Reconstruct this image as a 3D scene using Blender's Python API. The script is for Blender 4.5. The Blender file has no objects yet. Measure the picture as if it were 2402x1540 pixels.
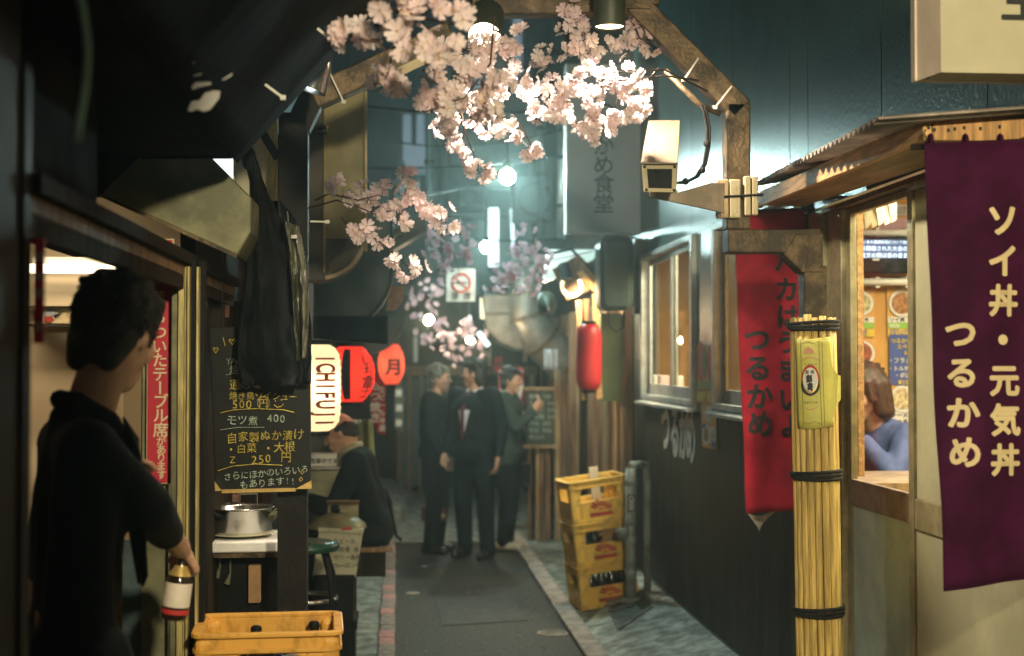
import bpy, bmesh, math, random
from mathutils import Vector, Matrix, Euler, noise
random.seed(11)
sc = bpy.context.scene
col = sc.collection
PI = math.pi
# ------------------------------------------------------------------ camera
F = 3336.0                                   # focal length in units of a 2402 px wide picture (50 mm on 36 mm film)
TH = math.atan(80 / F)                       # pitched up a little
PS = math.atan(271 / F * math.cos(TH))       # turned right of the alley's axis
cd = bpy.data.cameras.new('camera')
cam = bpy.data.objects.new('camera', cd)
col.objects.link(cam)
CAM = Vector((0, 0, 1.7))
cam.location = CAM
cam.rotation_euler = (PI / 2 + TH, 0, -PS)
cd.lens = 50
cd.sensor_width = 36
cd.clip_start = 0.05
cd.clip_end = 500
cd.dof.use_dof = True
cd.dof.focus_distance = 5.0
cd.dof.aperture_fstop = 2.4
sc.camera = cam
ROT = Euler(cam.rotation_euler).to_matrix()
def ray(u, v):
    return ROT @ Vector(((u - 1201) / F, (770 - v) / F, -1))
def P(u, v, Y):
    d = ray(u, v)
    return CAM + d * (Y / d.y)
def PX(u, v, X):
    d = ray(u, v)
    return CAM + d * (X / d.x)
def PZ(u, v, Z=0):
    d = ray(u, v)
    return CAM + d * ((Z - CAM.z) / d.z)
# ------------------------------------------------------------------ sky: the last of dusk
w = bpy.data.worlds.new('World')
sc.world = w
w.use_nodes = True
nt = w.node_tree
bg = nt.nodes['Background']
sky = nt.nodes.new('ShaderNodeTexSky')
sky.sky_type = 'NISHITA'
sky.sun_disc = False
sky.sun_elevation = math.radians(-1.5)
sky.sun_rotation = math.radians(200)
nt.links.new(sky.outputs[0], bg.inputs[0])
bg.inputs[1].default_value = 0.46
# ------------------------------------------------------------------ exposure
sc.view_settings.view_transform = 'Standard'
sc.view_settings.look = 'None'
sc.view_settings.exposure = 0.0
sc.view_settings.gamma = 1.0
sc.view_settings.use_curve_mapping = False
sc.render.engine = 'CYCLES'
sc.cycles.use_denoising = True
sc.cycles.max_bounces = 7
sc.cycles.diffuse_bounces = 3
sc.cycles.transparent_max_bounces = 12
sc.cycles.volume_bounces = 0
sc.cycles.sample_clamp_indirect = 3.0
sc.cycles.caustics_reflective = False
sc.cycles.caustics_refractive = False
# ------------------------------------------------------------------ lamps' own light (most sit in a lamp that is built below)
def light(kind, loc, W, c, size=0.05, rot=None, spot=None):
    l = bpy.data.lights.new('lamp_light', kind)
    l.energy = W
    l.color = c
    if kind == 'AREA':
        l.shape = 'RECTANGLE'
        l.size = size[0]
        l.size_y = size[1]
    else:
        l.shadow_soft_size = size
    if kind == 'SPOT':
        l.spot_size = math.radians(spot or 120)
        l.spot_blend = 0.6
    o = bpy.data.objects.new('lamp_light', l)
    o.location = loc
    if rot: o.rotation_euler = rot
    col.objects.link(o)
    o['kind'] = 'helper'
    return o
# ------------------------------------------------------------------ materials
def lin(c):
    return tuple(((x / 255) / 12.92 if x / 255 <= .04045 else ((x / 255 + .055) / 1.055) ** 2.4) for x in c)
def mat(name, c, rough=.6, metal=0., var=.25, scale=5., bump=.15, bscale=60., stretch=None, spec=.5, c2=None, coat=0., trans=0., dist=.01, vlo=.42, vhi=.62, sheen=0.):
    m = bpy.data.materials.new(name)
    m.use_nodes = True
    n = m.node_tree.nodes
    L = m.node_tree.links
    b = n['Principled BSDF']
    tc = n.new('ShaderNodeTexCoord')
    mp = n.new('ShaderNodeMapping')
    mp.inputs['Scale'].default_value = stretch or (1, 1, 1)
    L.new(tc.outputs['Object'], mp.inputs[0])
    nz = n.new('ShaderNodeTexNoise')
    nz.inputs['Scale'].default_value = scale
    nz.inputs['Detail'].default_value = 7
    nz.inputs['Roughness'].default_value = .62
    L.new(mp.outputs[0], nz.inputs[0])
    mr = n.new('ShaderNodeMapRange')
    mr.inputs[1].default_value = vlo
    mr.inputs[2].default_value = vhi
    L.new(nz.outputs[0], mr.inputs[0])
    mx = n.new('ShaderNodeMix')
    mx.data_type = 'RGBA'
    lo = tuple(x * (1 - var) for x in c)
    hi = c2 or tuple(min(1, x * (1 + var)) for x in c)
    mx.inputs[6].default_value = (*lo, 1)
    mx.inputs[7].default_value = (*hi, 1)
    L.new(mr.outputs[0], mx.inputs[0])
    L.new(mx.outputs[2], b.inputs['Base Color'])
    rr = n.new('ShaderNodeMapRange')
    rr.inputs[3].default_value = min(1, rough * 1.25)
    rr.inputs[4].default_value = rough * .8
    L.new(nz.outputs[0], rr.inputs[0])
    L.new(rr.outputs[0], b.inputs['Roughness'])
    b.inputs['Metallic'].default_value = metal
    b.inputs['Specular IOR Level'].default_value = spec
    b.inputs['Coat Weight'].default_value = coat
    b.inputs['Transmission Weight'].default_value = trans
    b.inputs['Sheen Weight'].default_value = sheen
    if bump:
        bz = n.new('ShaderNodeTexNoise')
        bz.inputs['Scale'].default_value = bscale
        bz.inputs['Detail'].default_value = 4
        L.new(mp.outputs[0], bz.inputs[0])
        bp = n.new('ShaderNodeBump')
        bp.inputs['Strength'].default_value = bump
        bp.inputs['Distance'].default_value = dist
        L.new(bz.outputs[0], bp.inputs['Height'])
        L.new(bp.outputs[0], b.inputs['Normal'])
    return m
def emit(name, c, s, base=None):
    m = bpy.data.materials.new(name)
    m.use_nodes = True
    b = m.node_tree.nodes['Principled BSDF']
    b.inputs['Base Color'].default_value = (*(base or c), 1)
    b.inputs['Emission Color'].default_value = (*c, 1)
    b.inputs['Emission Strength'].default_value = s
    b.inputs['Roughness'].default_value = .6
    return m
def thin(name, c, tr=.45, rough=.7, var=.15, scale=30, bump=.2, bscale=40):
    """cloth, paper and petals: some of the light passes through"""
    m = mat(name, c, rough, var=var, scale=scale, bump=bump, bscale=bscale, spec=.2)
    n = m.node_tree.nodes
    L = m.node_tree.links
    b = n['Principled BSDF']
    out = n['Material Output']
    t = n.new('ShaderNodeBsdfTranslucent')
    src = b.inputs['Base Color'].links[0].from_socket
    L.new(src, t.inputs[0])
    ms = n.new('ShaderNodeMixShader')
    ms.inputs[0].default_value = tr
    L.new(b.outputs[0], ms.inputs[1])
    L.new(t.outputs[0], ms.inputs[2])
    L.new(ms.outputs[0], out.inputs[0])
    return m
def glassmat(name, tint=(.92, .97, .95), lo=.04):
    m = bpy.data.materials.new(name)
    m.use_nodes = True
    n = m.node_tree.nodes
    L = m.node_tree.links
    n.remove(n['Principled BSDF'])
    t = n.new('ShaderNodeBsdfTransparent')
    t.inputs[0].default_value = (*tint, 1)
    g = n.new('ShaderNodeBsdfGlossy')
    g.inputs['Roughness'].default_value = .03
    fr = n.new('ShaderNodeLayerWeight')
    pw = n.new('ShaderNodeMath')
    pw.operation = 'POWER'
    pw.inputs[1].default_value = 4
    L.new(fr.outputs['Facing'], pw.inputs[0])
    ma = n.new('ShaderNodeMath')
    ma.operation = 'MULTIPLY_ADD'
    ma.inputs[1].default_value = .35
    ma.inputs[2].default_value = .03
    L.new(pw.outputs[0], ma.inputs[0])
    ms = n.new('ShaderNodeMixShader')
    L.new(ma.outputs[0], ms.inputs[0])
    L.new(t.outputs[0], ms.inputs[1])
    L.new(g.outputs[0], ms.inputs[2])
    L.new(ms.outputs[0], n['Material Output'].inputs[0])
    return m
def petalmat(name, c, tr):
    m = thin(name, c, tr, .6, var=.10, scale=40, bump=.1)
    n = m.node_tree.nodes
    L = m.node_tree.links
    b = n['Principled BSDF']
    src = b.inputs['Base Color'].links[0].from_socket
    oi = n.new('ShaderNodeObjectInfo')
    mx = n.new('ShaderNodeMix')
    mx.data_type = 'RGBA'
    mx.blend_type = 'MULTIPLY'
    mx.inputs[0].default_value = 1
    cr = n.new('ShaderNodeMix')
    cr.data_type = 'RGBA'
    cr.inputs[6].default_value = (1, .86, .90, 1)
    cr.inputs[7].default_value = (1, 1, .98, 1)
    L.new(oi.outputs['Random'], cr.inputs[0])
    L.new(src, mx.inputs[6])
    L.new(cr.outputs[2], mx.inputs[7])
    L.new(mx.outputs[2], b.inputs['Base Color'])
    for k in n:
        if k.type == 'BSDF_TRANSLUCENT': L.new(mx.outputs[2], k.inputs[0])
    return m
# ------------------------------------------------------------------ mesh helpers
BASE = {}
class MB:
    def __init__(s):
        s.v = []; s.f = []; s.m = []
    def add(s, vs, fs, mi=0):
        o = len(s.v)
        s.v += [Vector(v) for v in vs]
        for f in fs:
            s.f.append(tuple(i + o for i in f)); s.m.append(mi)
        return s
    def b2(s, p, q, mi=0):
        x0, y0, z0 = (min(a, b) for a, b in zip(p, q))
        x1, y1, z1 = (max(a, b) for a, b in zip(p, q))
        return s.add([(x0, y0, z0), (x1, y0, z0), (x1, y1, z0), (x0, y1, z0), (x0, y0, z1), (x1, y0, z1), (x1, y1, z1), (x0, y1, z1)],
                     [(0, 3, 2, 1), (4, 5, 6, 7), (0, 1, 5, 4), (1, 2, 6, 5), (2, 3, 7, 6), (3, 0, 4, 7)], mi)
    def box(s, c, sz, R=None, mi=0):
        k = len(s.v)
        h = Vector(sz) / 2
        s.b2(-h, h, mi)
        for i in range(k, len(s.v)):
            s.v[i] = (R @ s.v[i] if R else s.v[i]) + Vector(c)
        return s
    def prism(s, pts, d, mi=0):
        pts = [Vector(p) for p in pts]
        d = Vector(d)
        n = len(pts)
        return s.add(pts + [p + d for p in pts], [tuple(range(n - 1, -1, -1)), tuple(range(n, 2 * n))] + [(i, (i + 1) % n, n + (i + 1) % n, n + i) for i in range(n)], mi)
    def bar(s, a, b, w, h=None, up=(0, 0, 1), mi=0):
        a = Vector(a); b = Vector(b)
        d = (b - a).normalized()
        u = Vector(up)
        if abs(d.dot(u)) > .95: u = Vector((0, 1, 0))
        r = d.cross(u).normalized()
        u = r.cross(d)
        h = h or w
        q = [a + r * w / 2 * i + u * h / 2 * j for i, j in ((-1, -1), (1, -1), (1, 1), (-1, 1))]
        return s.prism(q, b - a, mi)
    def tube(s, pts, r, n=8, mi=0, closed=False):
        pts = [Vector(p) for p in pts]
        k = len(pts)
        rs = r if isinstance(r, (list, tuple)) else [r] * k
        ref = None
        rings = []
        for i, p in enumerate(pts):
            d = (pts[min(i + 1, k - 1)] - pts[max(i - 1, 0)]).normalized()
            if ref is None:
                ref = Vector((0, 0, 1)) if abs(d.z) < .9 else Vector((1, 0, 0))
            a = d.cross(ref).normalized()
            ref = a.cross(d).normalized()
            rings.append([p + (a * math.cos(t) + ref * math.sin(t)) * rs[i] for t in (2 * PI * j / n for j in range(n))])
        vs = [v for q in rings for v in q]
        fs = [(i * n + j, i * n + (j + 1) % n, (i + 1) * n + (j + 1) % n, (i + 1) * n + j) for i in range(k - 1) for j in range(n)]
        fs += [tuple(range(n - 1, -1, -1)), tuple(range((k - 1) * n, k * n))]
        return s.add(vs, fs, mi)
    def lathe(s, prof, c=(0, 0, 0), n=24, M=None, mi=0, a0=0., a1=2 * PI):
        """prof: (radius, height) pairs, turned round z"""
        c = Vector(c)
        full = abs(a1 - a0 - 2 * PI) < 1e-4
        m = n if full else n + 1
        vs = []
        for r, z in prof:
            for j in range(m):
                t = a0 + (a1 - a0) * j / n
                p = Vector((max(r, 1e-4) * math.cos(t), max(r, 1e-4) * math.sin(t), z))
                vs.append((M @ p if M else p) + c)
        fs = []
        for i in range(len(prof) - 1):
            for j in range(n):
                k = (j + 1) % m
                fs.append((i * m + j, i * m + k, (i + 1) * m + k, (i + 1) * m + j))
        return s.add(vs, fs, mi)
    def ball(s, c, r, n=12, R=None, mi=0):
        if not isinstance(r, (tuple, list)): r = (r, r, r)
        k = len(s.v)
        s.lathe([(math.sin(t), -math.cos(t)) for t in (PI * i / (n // 2 + 1) for i in range(n // 2 + 2))], (0, 0, 0), n, mi=mi)
        for i in range(k, len(s.v)):
            v = Vector((s.v[i].x * r[0], s.v[i].y * r[1], s.v[i].z * r[2]))
            s.v[i] = (R @ v if R else v) + Vector(c)
        return s
    def caps(s, a, b, r1, r2, n=14):
        """a tapered round-ended limb"""
        a = Vector(a); b = Vector(b)
        d = (b - a)
        L_ = max(d.length, 1e-5)
        q = d.to_track_quat('Z', 'Y').to_matrix()
        pr = []
        for i in range(5):
            t = PI / 2 * i / 4
            pr.append((r1 * math.sin(t), -r1 * math.cos(t)))
        for i in range(5):
            t = PI / 2 * i / 4
            pr.append((r2 * math.cos(t), L_ + r2 * math.sin(t)))
        return s.lathe(pr, a, n, q)
    def sheet(s, fn, nu, nv, th=.003, mi=0):
        """a thin surface fn(u,v) given real thickness"""
        pts = [[Vector(fn(i / nu, j / nv)) for j in range(nv + 1)] for i in range(nu + 1)]
        off = []
        for i in range(nu + 1):
            for j in range(nv + 1):
                du = pts[min(i + 1, nu)][j] - pts[max(i - 1, 0)][j]
                dv = pts[i][min(j + 1, nv)] - pts[i][max(j - 1, 0)]
                nn = du.cross(dv)
                off.append(nn.normalized() * th if nn.length > 1e-9 else Vector((0, th, 0)))
        a = [p for r in pts for p in r]
        N = len(a)
        m = nv + 1
        fs = []
        for i in range(nu):
            for j in range(nv):
                q = (i * m + j, (i + 1) * m + j, (i + 1) * m + j + 1, i * m + j + 1)
                fs += [q, tuple(N + k for k in reversed(q))]
        rim = [i * m for i in range(nu + 1)] + [nu * m + j for j in range(1, nv + 1)] + [i * m + nv for i in range(nu - 1, -1, -1)] + [j for j in range(nv - 1, 0, -1)]
        for k in range(len(rim)):
            x, y = rim[k], rim[(k + 1) % len(rim)]
            fs.append((x, y, N + y, N + x))
        return s.add(a + [p + o for p, o in zip(a, off)], fs, mi)
def obj(name, mb, m, parent=None, smooth=False, bevel=0., kind=None, remesh=0., smooth_it=6, recalc=True):
    base = BASE.get(parent.name, Vector()) if parent else Vector()
    if not mb.v:                                  # a part that only holds sub-parts
        o = bpy.data.objects.new(name, None)
        o.empty_display_size = .05
        col.objects.link(o)
        o.parent = parent
        BASE[o.name] = base
        return o
    me = bpy.data.meshes.new(name)
    bm = bmesh.new()
    vs = [bm.verts.new(v - base) for v in mb.v]
    for f, mi in zip(mb.f, mb.m):
        try:
            q = bm.faces.new([vs[i] for i in f])
            q.material_index = mi
            q.smooth = smooth
        except ValueError:
            pass
    if recalc: bmesh.ops.recalc_face_normals(bm, faces=bm.faces)
    bm.to_mesh(me)
    bm.free()
    for x in (m if isinstance(m, (list, tuple)) else [m]): me.materials.append(x)
    o = bpy.data.objects.new(name, me)
    col.objects.link(o)
    if parent:
        o.parent = parent
        BASE[o.name] = base
    if bevel:
        b = o.modifiers.new('Bevel', 'BEVEL'); b.width = bevel; b.segments = 2; b.limit_method = 'ANGLE'; b.angle_limit = math.radians(40)
    if remesh:
        r = o.modifiers.new('Remesh', 'REMESH'); r.mode = 'VOXEL'; r.voxel_size = remesh; r.use_smooth_shade = True
        k = o.modifiers.new('Smooth', 'SMOOTH'); k.factor = .5; k.iterations = smooth_it
    if kind: o['kind'] = kind
    return o
def tag(o, label=None, cat=None, group=None, kind=None):
    if label: o['label'] = label
    if cat: o['category'] = cat
    if group: o['group'] = group
    if kind: o['kind'] = kind
    return o
def thing(name, label, cat, loc=(0, 0, 0), group=None, local=False):
    o = bpy.data.objects.new(name, None)
    o.empty_display_size = .1
    col.objects.link(o)
    tag(o, label, cat, group)
    if local: BASE[o.name] = Vector()
    else:
        o.location = loc
        BASE[o.name] = Vector(loc)
    return o
def copy_tree(o, label=None, parent=None):
    c = o.copy()
    col.objects.link(c)
    if parent: c.parent = parent
    if label: c['label'] = label
    BASE[c.name] = BASE.get(o.name, Vector())
    for k in list(o.children): copy_tree(k, None, c)
    return c
def share(o, loc, parent, rot=None, s=None, m=None):
    c = o.copy()
    col.objects.link(c)
    c.parent = parent
    c.location = Vector(loc) - BASE.get(parent.name, Vector())
    if rot: c.rotation_euler = rot
    if s: c.scale = s if isinstance(s, (tuple, list)) else (s, s, s)
    return c
# ------------------------------------------------------------------ lettering
_G = {}
def glyph(ch, bold):
    k = (ch, round(bold, 3))
    if k not in _G:
        cu = bpy.data.curves.new('lettering', 'FONT')
        cu.body = ch
        cu.size = 1
        cu.offset = bold
        cu.resolution_u = 3
        t = bpy.data.objects.new('lettering', cu)
        me = bpy.data.meshes.new_from_object(t)
        _G[k] = ([v.co.copy() for v in me.vertices], [tuple(p.vertices) for p in me.polygons])
        bpy.data.meshes.remove(me)
        bpy.data.objects.remove(t)
        bpy.data.curves.remove(cu)
    return _G[k]
CJK = lambda ch: ord(ch) > 0x2000
def put(mb, ch, c, size, r=(1, 0, 0), u=(0, 0, 1), bold=.02, sx=1., rot=0., mi=0):
    """one character centred on c, its em box `size` metres"""
    extra = []
    if CJK(ch):                                 # heavy strokes: the sign painter's brush goes over the character again beside itself
        if bold > .006: extra = [(bold * .9 * math.cos(t), bold * .9 * math.sin(t)) for t in (PI / 4 * k for k in range(8))]
        bold = 0
    vs, fs = glyph(ch, bold)
    if not vs: return
    xs = [v.x for v in vs]
    if CJK(ch): cx, cy = .5, .37
    else: cx, cy = (min(xs) + max(xs)) / 2, .36
    r = Vector(r); u = Vector(u); c = Vector(c)
    ca, sa = math.cos(rot), math.sin(rot)
    n_ = r.cross(u).normalized() * .00012
    for k, (ex, ey) in enumerate([(0, 0)] + extra):
        out = []
        for v in vs:
            x, y = (v.x - cx + ex) * sx, v.y - cy + ey
            out.append(c + r * (x * ca - y * sa) * size + u * (x * sa + y * ca) * size + n_ * k)
        mb.add(out, fs, mi)
def split(vs, fs, times=2):
    """cut a flat glyph finer, so that it can be bent round a lantern"""
    for _ in range(times):
        nv = []; nf = []
        for f in fs:
            for k in range(1, len(f) - 1):
                a, b, c = vs[f[0]], vs[f[k]], vs[f[k + 1]]
                i = len(nv)
                nv += [a, b, c, (a + b) / 2, (b + c) / 2, (c + a) / 2]
                nf += [(i, i + 3, i + 5), (i + 3, i + 1, i + 4), (i + 5, i + 4, i + 2), (i + 3, i + 4, i + 5)]
        vs, fs = nv, nf
    return vs, fs
def line(mb, text, c, size, pitch=.62, r=(1, 0, 0), u=(0, 0, 1), bold=.0, jit=0., mi=0):
    """a row of characters starting at c"""
    p = Vector(c)
    r = Vector(r).normalized()
    for ch in text:
        a = size * (1.0 if CJK(ch) else pitch)
        if ch != ' ':
            put(mb, ch, p + r * a / 2 + Vector(u) * random.uniform(-jit, jit) * size, size * random.uniform(1 - jit, 1 + jit), r, u, bold, rot=random.uniform(-jit, jit))
        p = p + r * a
def flat(name, pts, m, parent, th=.002, n=(0, 1, 0)):
    return obj(name, MB().prism(pts, Vector(n) * th), m, parent)
# ------------------------------------------------------------------ palette
T = {}
T['asphalt'] = mat('asphalt', (.046, .048, .042), .55, var=.65, scale=38, bump=1.0, bscale=170, spec=.5, dist=.012)
T['concrete'] = mat('concrete', (.20, .22, .19), .7, var=.55, scale=9, bump=.6, bscale=70)
T['slab'] = mat('slab_concrete', (.38, .44, .40), .6, var=.45, scale=11, bump=1.0, bscale=60, dist=.014)
T['kerb'] = mat('kerb_stone', (.34, .30, .27), .75, var=.3, scale=12, bump=.5)
T['brick_pink'] = mat('pink_brick', (.45, .22, .21), .75, var=.25, scale=25, bump=.5)
T['brick_grey'] = mat('grey_brick', (.24, .20, .18), .75, var=.35, scale=25, bump=.5)
T['soil'] = mat('dark_ground', (.05, .052, .05), .8, var=.4)
T['teal'] = mat('teal_panel', (.052, .104, .094), .30, var=.22, scale=1.6, bump=.32, bscale=48, spec=.6, dist=.006)
T['teal_dark'] = mat('dark_teal_trim', (.02, .036, .036), .4, var=.3, bump=.2)
T['black_wall'] = mat('black_painted_wall', (.012, .015, .012), .5, var=.55, scale=7, bump=.4, bscale=30, spec=.4, c2=(.03, .036, .028), stretch=(1, 1, .25), vlo=.45, vhi=.8)
T['alu'] = mat('aluminium', (.42, .44, .42), .38, .75, var=.15, scale=10, bump=.05)
T['alu_white'] = mat('white_aluminium', (.55, .58, .56), .42, .2, var=.15, scale=10, bump=.05)
T['bronze'] = mat('bronze_aluminium', (.42, .38, .22), .42, .45, var=.2, scale=14, bump=.08)
T['door_panel'] = mat('door_panel', (.50, .48, .29), .5, var=.16, scale=2.2, bump=.12, bscale=20)
T['door_panel2'] = mat('door_panel_cool', (.54, .64, .55), .45, var=.2, scale=2.5, bump=.12, bscale=20)
T['rail'] = mat('brown_rail', (.30, .22, .17), .55, var=.25, scale=8)
T['steel'] = mat('rusty_steel', (.095, .062, .028), .5, .25, var=.55, scale=14, bump=.35, bscale=70)
T['steel_dark'] = mat('dark_steel', (.013, .011, .009), .6, 0, var=.4, spec=.2)
T['timber'] = mat('timber', (.64, .38, .16), .6, var=.3, scale=9, bump=.2, bscale=40, stretch=(6, .6, 6))
T['timber_near'] = mat('timber_end', (.50, .28, .10), .6, var=.3, scale=9, bump=.2, bscale=40, stretch=(7, 7, .5))
T['ply'] = mat('plywood', (.36, .25, .12), .65, var=.25, scale=5, bump=.15, stretch=(3, .5, 3))
T['roofing'] = thin('corrugated_roofing', (.66, .58, .50), .5, .5, var=.25, scale=8, bump=.1)
T['wood_dark'] = mat('dark_wood', (.024, .016, .009), .75, var=.45, scale=6, bump=.3, stretch=(5, 5, .5), spec=.15)
T['wood_mid'] = mat('brown_wood', (.21, .12, .062), .6, var=.4, scale=6, bump=.3, stretch=(5, 5, .5))
T['wood_pale'] = mat('pale_wood', (.42, .29, .15), .6, var=.3, scale=7, bump=.25, stretch=(5, 5, .5))
T['bamboo'] = mat('bamboo', (.62, .44, .13), .5, var=.34, scale=11, bump=.25, bscale=60, stretch=(9, 9, .45))
T['rope'] = mat('black_rope', (.008, .008, .007), .8, var=.3, bump=.8, bscale=160)
T['white'] = mat('white_paint', (.75, .74, .70), .5, var=.08)
T['sign_cream'] = mat('cream_sign', (.48, .44, .29), .6, var=.1, scale=2, bump=.05)
T['sign_edge'] = mat('cream_sign_edge', (.70, .58, .46), .55, var=.1)
T['ink'] = mat('black_ink', (.012, .014, .013), .6, var=.2, bump=0)
T['ink_grey'] = mat('dark_grey_ink', (.03, .035, .035), .6, var=.2, bump=0)
T['cream_ink'] = mat('cream_ink', (.66, .52, .28), .7, var=.08, bump=.1)
T['purple'] = thin('purple_cloth', (.048, .0025, .028), .12, .8, var=.25, scale=6, bump=.35, bscale=300)
T['red_cloth'] = thin('red_cloth', (.50, .018, .045), .3, .7, var=.22, scale=6, bump=.3, bscale=250)
T['white_cloth'] = thin('white_cloth', (.72, .66, .56), .35, .8)
T['sign_grey'] = mat('grey_sign', (.38, .44, .50), .5, var=.08, scale=2, bump=.03)
T['crate'] = mat('yellow_crate_plastic', (.72, .36, .05), .45, var=.30, scale=22, bump=.12, spec=.4, stretch=(1, 1, .5), c2=(.76, .40, .07), vlo=.36, vhi=.52)
T['crate_far'] = mat('mustard_crate_plastic', (.80, .55, .13), .45, var=.32, scale=20, bump=.12, spec=.4, c2=(.84, .54, .11), vlo=.36, vhi=.52)
T['logo'] = mat('red_print', (.48, .03, .025), .6, var=.2, bump=0)
T['bottle'] = mat('brown_glass', (.02, .010, .005), .12, var=.2, bump=0, spec=.8)
T['label'] = mat('paper_label', (.70, .60, .50), .7, var=.1)
T['gold'] = mat('gold_foil', (.6, .42, .14), .4, .5, var=.1)
T['chrome'] = mat('stainless_steel', (.55, .54, .50), .22, .95, var=.12, scale=6, bump=.03)
T['hood'] = mat('greased_hood', (.20, .195, .11), .42, .25, var=.4, scale=4, bump=.12, bscale=12)
T['black'] = mat('black_plastic', (.006, .006, .006), .55, var=.3, bump=.1, spec=.15)
T['apron'] = mat('black_vinyl', (.006, .007, .008), .7, var=.4, scale=6, bump=.5, bscale=34, spec=.14)
T['clear'] = mat('clear_vinyl', (.10, .10, .065), .28, var=.5, scale=9, bump=.4, bscale=30, spec=.7)
T['tarp'] = mat('dark_tarp', (.006, .0042, .0035), .9, var=.5, scale=4, bump=.3, bscale=15, spec=.05)
T['tie'] = mat('white_nylon_tie', (.62, .60, .52), .5, var=.15)
T['olive'] = mat('olive_sign', (.26, .22, .07), .5, var=.3, scale=3, bump=.1)
T['olive_dark'] = mat('brown_sign_side', (.045, .032, .016), .55, var=.4)
T['bluegreen'] = mat('blue_green_sign', (.045, .075, .08), .5, var=.3, scale=4)
T['pale_trim'] = mat('pale_trim', (.55, .45, .26), .5, var=.15)
T['cream_wall'] = mat('cream_wall', (.66, .56, .40), .7, var=.06, scale=2, bump=.05)
T['orange_wall'] = mat('orange_wall', (.62, .33, .07), .6, var=.1, scale=3, bump=.05)
T['jamb'] = mat('yellowed_aluminium', (.45, .37, .15), .45, .25, var=.3, scale=16, bump=.15, stretch=(5, 5, .4))
T['red_sign'] = mat('red_sign', (.50, .012, .035), .5, var=.08, bump=.02)
T['sign_print'] = mat('cream_print', (.72, .60, .38), .6, var=.05, bump=0)
T['board'] = mat('blackboard', (.007, .008, .007), .5, var=.4, scale=8, bump=.05)
T['chalk_w'] = mat('white_chalk', (.50, .60, .50), .9, var=.3, scale=90, bump=0)
T['chalk_y'] = mat('yellow_chalk', (.62, .50, .10), .9, var=.3, scale=90, bump=0)
T['paper'] = mat('white_paper', (.74, .72, .68), .8, var=.06, bump=.05)
T['tile'] = mat('pink_tile', (.42, .24, .19), .4, var=.25, scale=12)
T['brown_paper'] = mat('beige_paper', (.30, .26, .16), .8, var=.25, scale=8, bump=.2)
T['green_seat'] = mat('green_vinyl', (.012, .075, .045), .28, var=.25, spec=.6)
T['carton'] = mat('cream_carton', (.52, .50, .36), .7, var=.12, scale=10)
T['cardboard'] = mat('cardboard', (.42, .25, .12), .8, var=.2, scale=9)
T['bark'] = mat('twig', (.05, .025, .014), .75, var=.4, bump=.3)
T['petal'] = petalmat('petal', (.94, .82, .82), .42)
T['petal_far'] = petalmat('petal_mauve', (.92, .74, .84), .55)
T['stamen'] = mat('stamen', (.75, .55, .10), .7, var=.1, bump=0)
T['cam_body'] = mat('camera_housing', (.19, .14, .09), .45, .2, var=.15, scale=12, bump=.08)
T['cam_front'] = mat('camera_bezel', (.50, .42, .24), .45, var=.1)
T['lens'] = mat('dark_glass', (.02, .02, .014), .1, var=.3, bump=0)
T['greenbox'] = mat('green_cabinet', (.025, .048, .036), .42, var=.35, scale=4, bump=.15)
T['greensign'] = mat('moss_green_sign', (.075, .115, .03), .5, var=.2, scale=5)
T['lamp_dark'] = mat('dark_green_shade', (.045, .055, .035), .5, .2, var=.3)
T['yellow_poster'] = mat('yellow_poster', (.60, .56, .13), .55, var=.1, scale=8, bump=.1, bscale=20)
T['poster_line'] = mat('olive_print', (.24, .22, .05), .6, var=.1, bump=0)
T['pink_print'] = mat('pink_print', (.62, .30, .20), .6, var=.1, bump=0)
T['skin'] = mat('skin', (.52, .30, .20), .5, var=.1, scale=12, bump=.08, bscale=120)
T['hair'] = mat('black_hair', (.009, .008, .007), .6, var=.4, scale=20, bump=.6, bscale=120, stretch=(1, 1, 1))
T['hair_brown'] = mat('brown_hair', (.045, .022, .012), .45, var=.4, scale=30, bump=.5, bscale=90, stretch=(2, 2, .7))
T['hair_grey'] = mat('greying_hair', (.10, .10, .085), .5, var=.4, scale=30, bump=.5, bscale=100)
T['suit'] = mat('navy_suit', (.007, .010, .013), .85, var=.25, scale=12, bump=.2, spec=.15)
T['coat'] = mat('black_coat', (.007, .009, .009), .9, var=.3, scale=10, bump=.25, spec=.15)
T['jacket_green'] = mat('green_jacket', (.018, .038, .034), .8, var=.3, scale=10, bump=.25)
T['shirt'] = mat('white_shirt', (.68, .66, .70), .75, var=.06)
T['necktie'] = mat('maroon_tie', (.13, .012, .022), .5, var=.2)
T['blue'] = mat('blue_shirt', (.065, .092, .24), .8, var=.2, scale=14, bump=.3, bscale=30)
T['beige_shirt'] = mat('beige_collar', (.38, .36, .26), .8, var=.1)
T['shoe'] = mat('black_shoe', (.012, .011, .010), .35, var=.2)
T['shoe_pale'] = mat('pale_shoe', (.42, .36, .28), .6, var=.2)
T['glass'] = glassmat('window_glass')
T['lantern_w'] = thin('white_lantern_paper', (.86, .79, .64), .72, .7, var=.06, scale=60)
T['lantern_r'] = thin('red_lantern_paper', (.82, .045, .03), .72, .6, var=.08, scale=60)
T['lantern_o'] = thin('orange_lantern_paper', (.88, .15, .09), .72, .6, var=.08, scale=60)
T['bulb_cool'] = emit('cool_bulb', (.80, .95, 1.0), 60)
T['bulb_warm'] = emit('warm_bulb', (1.0, .78, .50), 40)
T['disc_warm'] = emit('lamp_disc', (1.0, .74, .46), 16)
T['tube_light'] = emit('lit_tube', (.80, .97, 1.0), 1.5)
T['dusk_glow'] = emit('painted_dusk_glow', (.40, .56, .70), .30, (.4, .5, .6))  # faint emission put in for dusk light reflected off panes and balcony
T['far_wall'] = mat('far_wall', (.05, .08, .095), .7, var=.3, scale=1.5, bump=.1)
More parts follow.
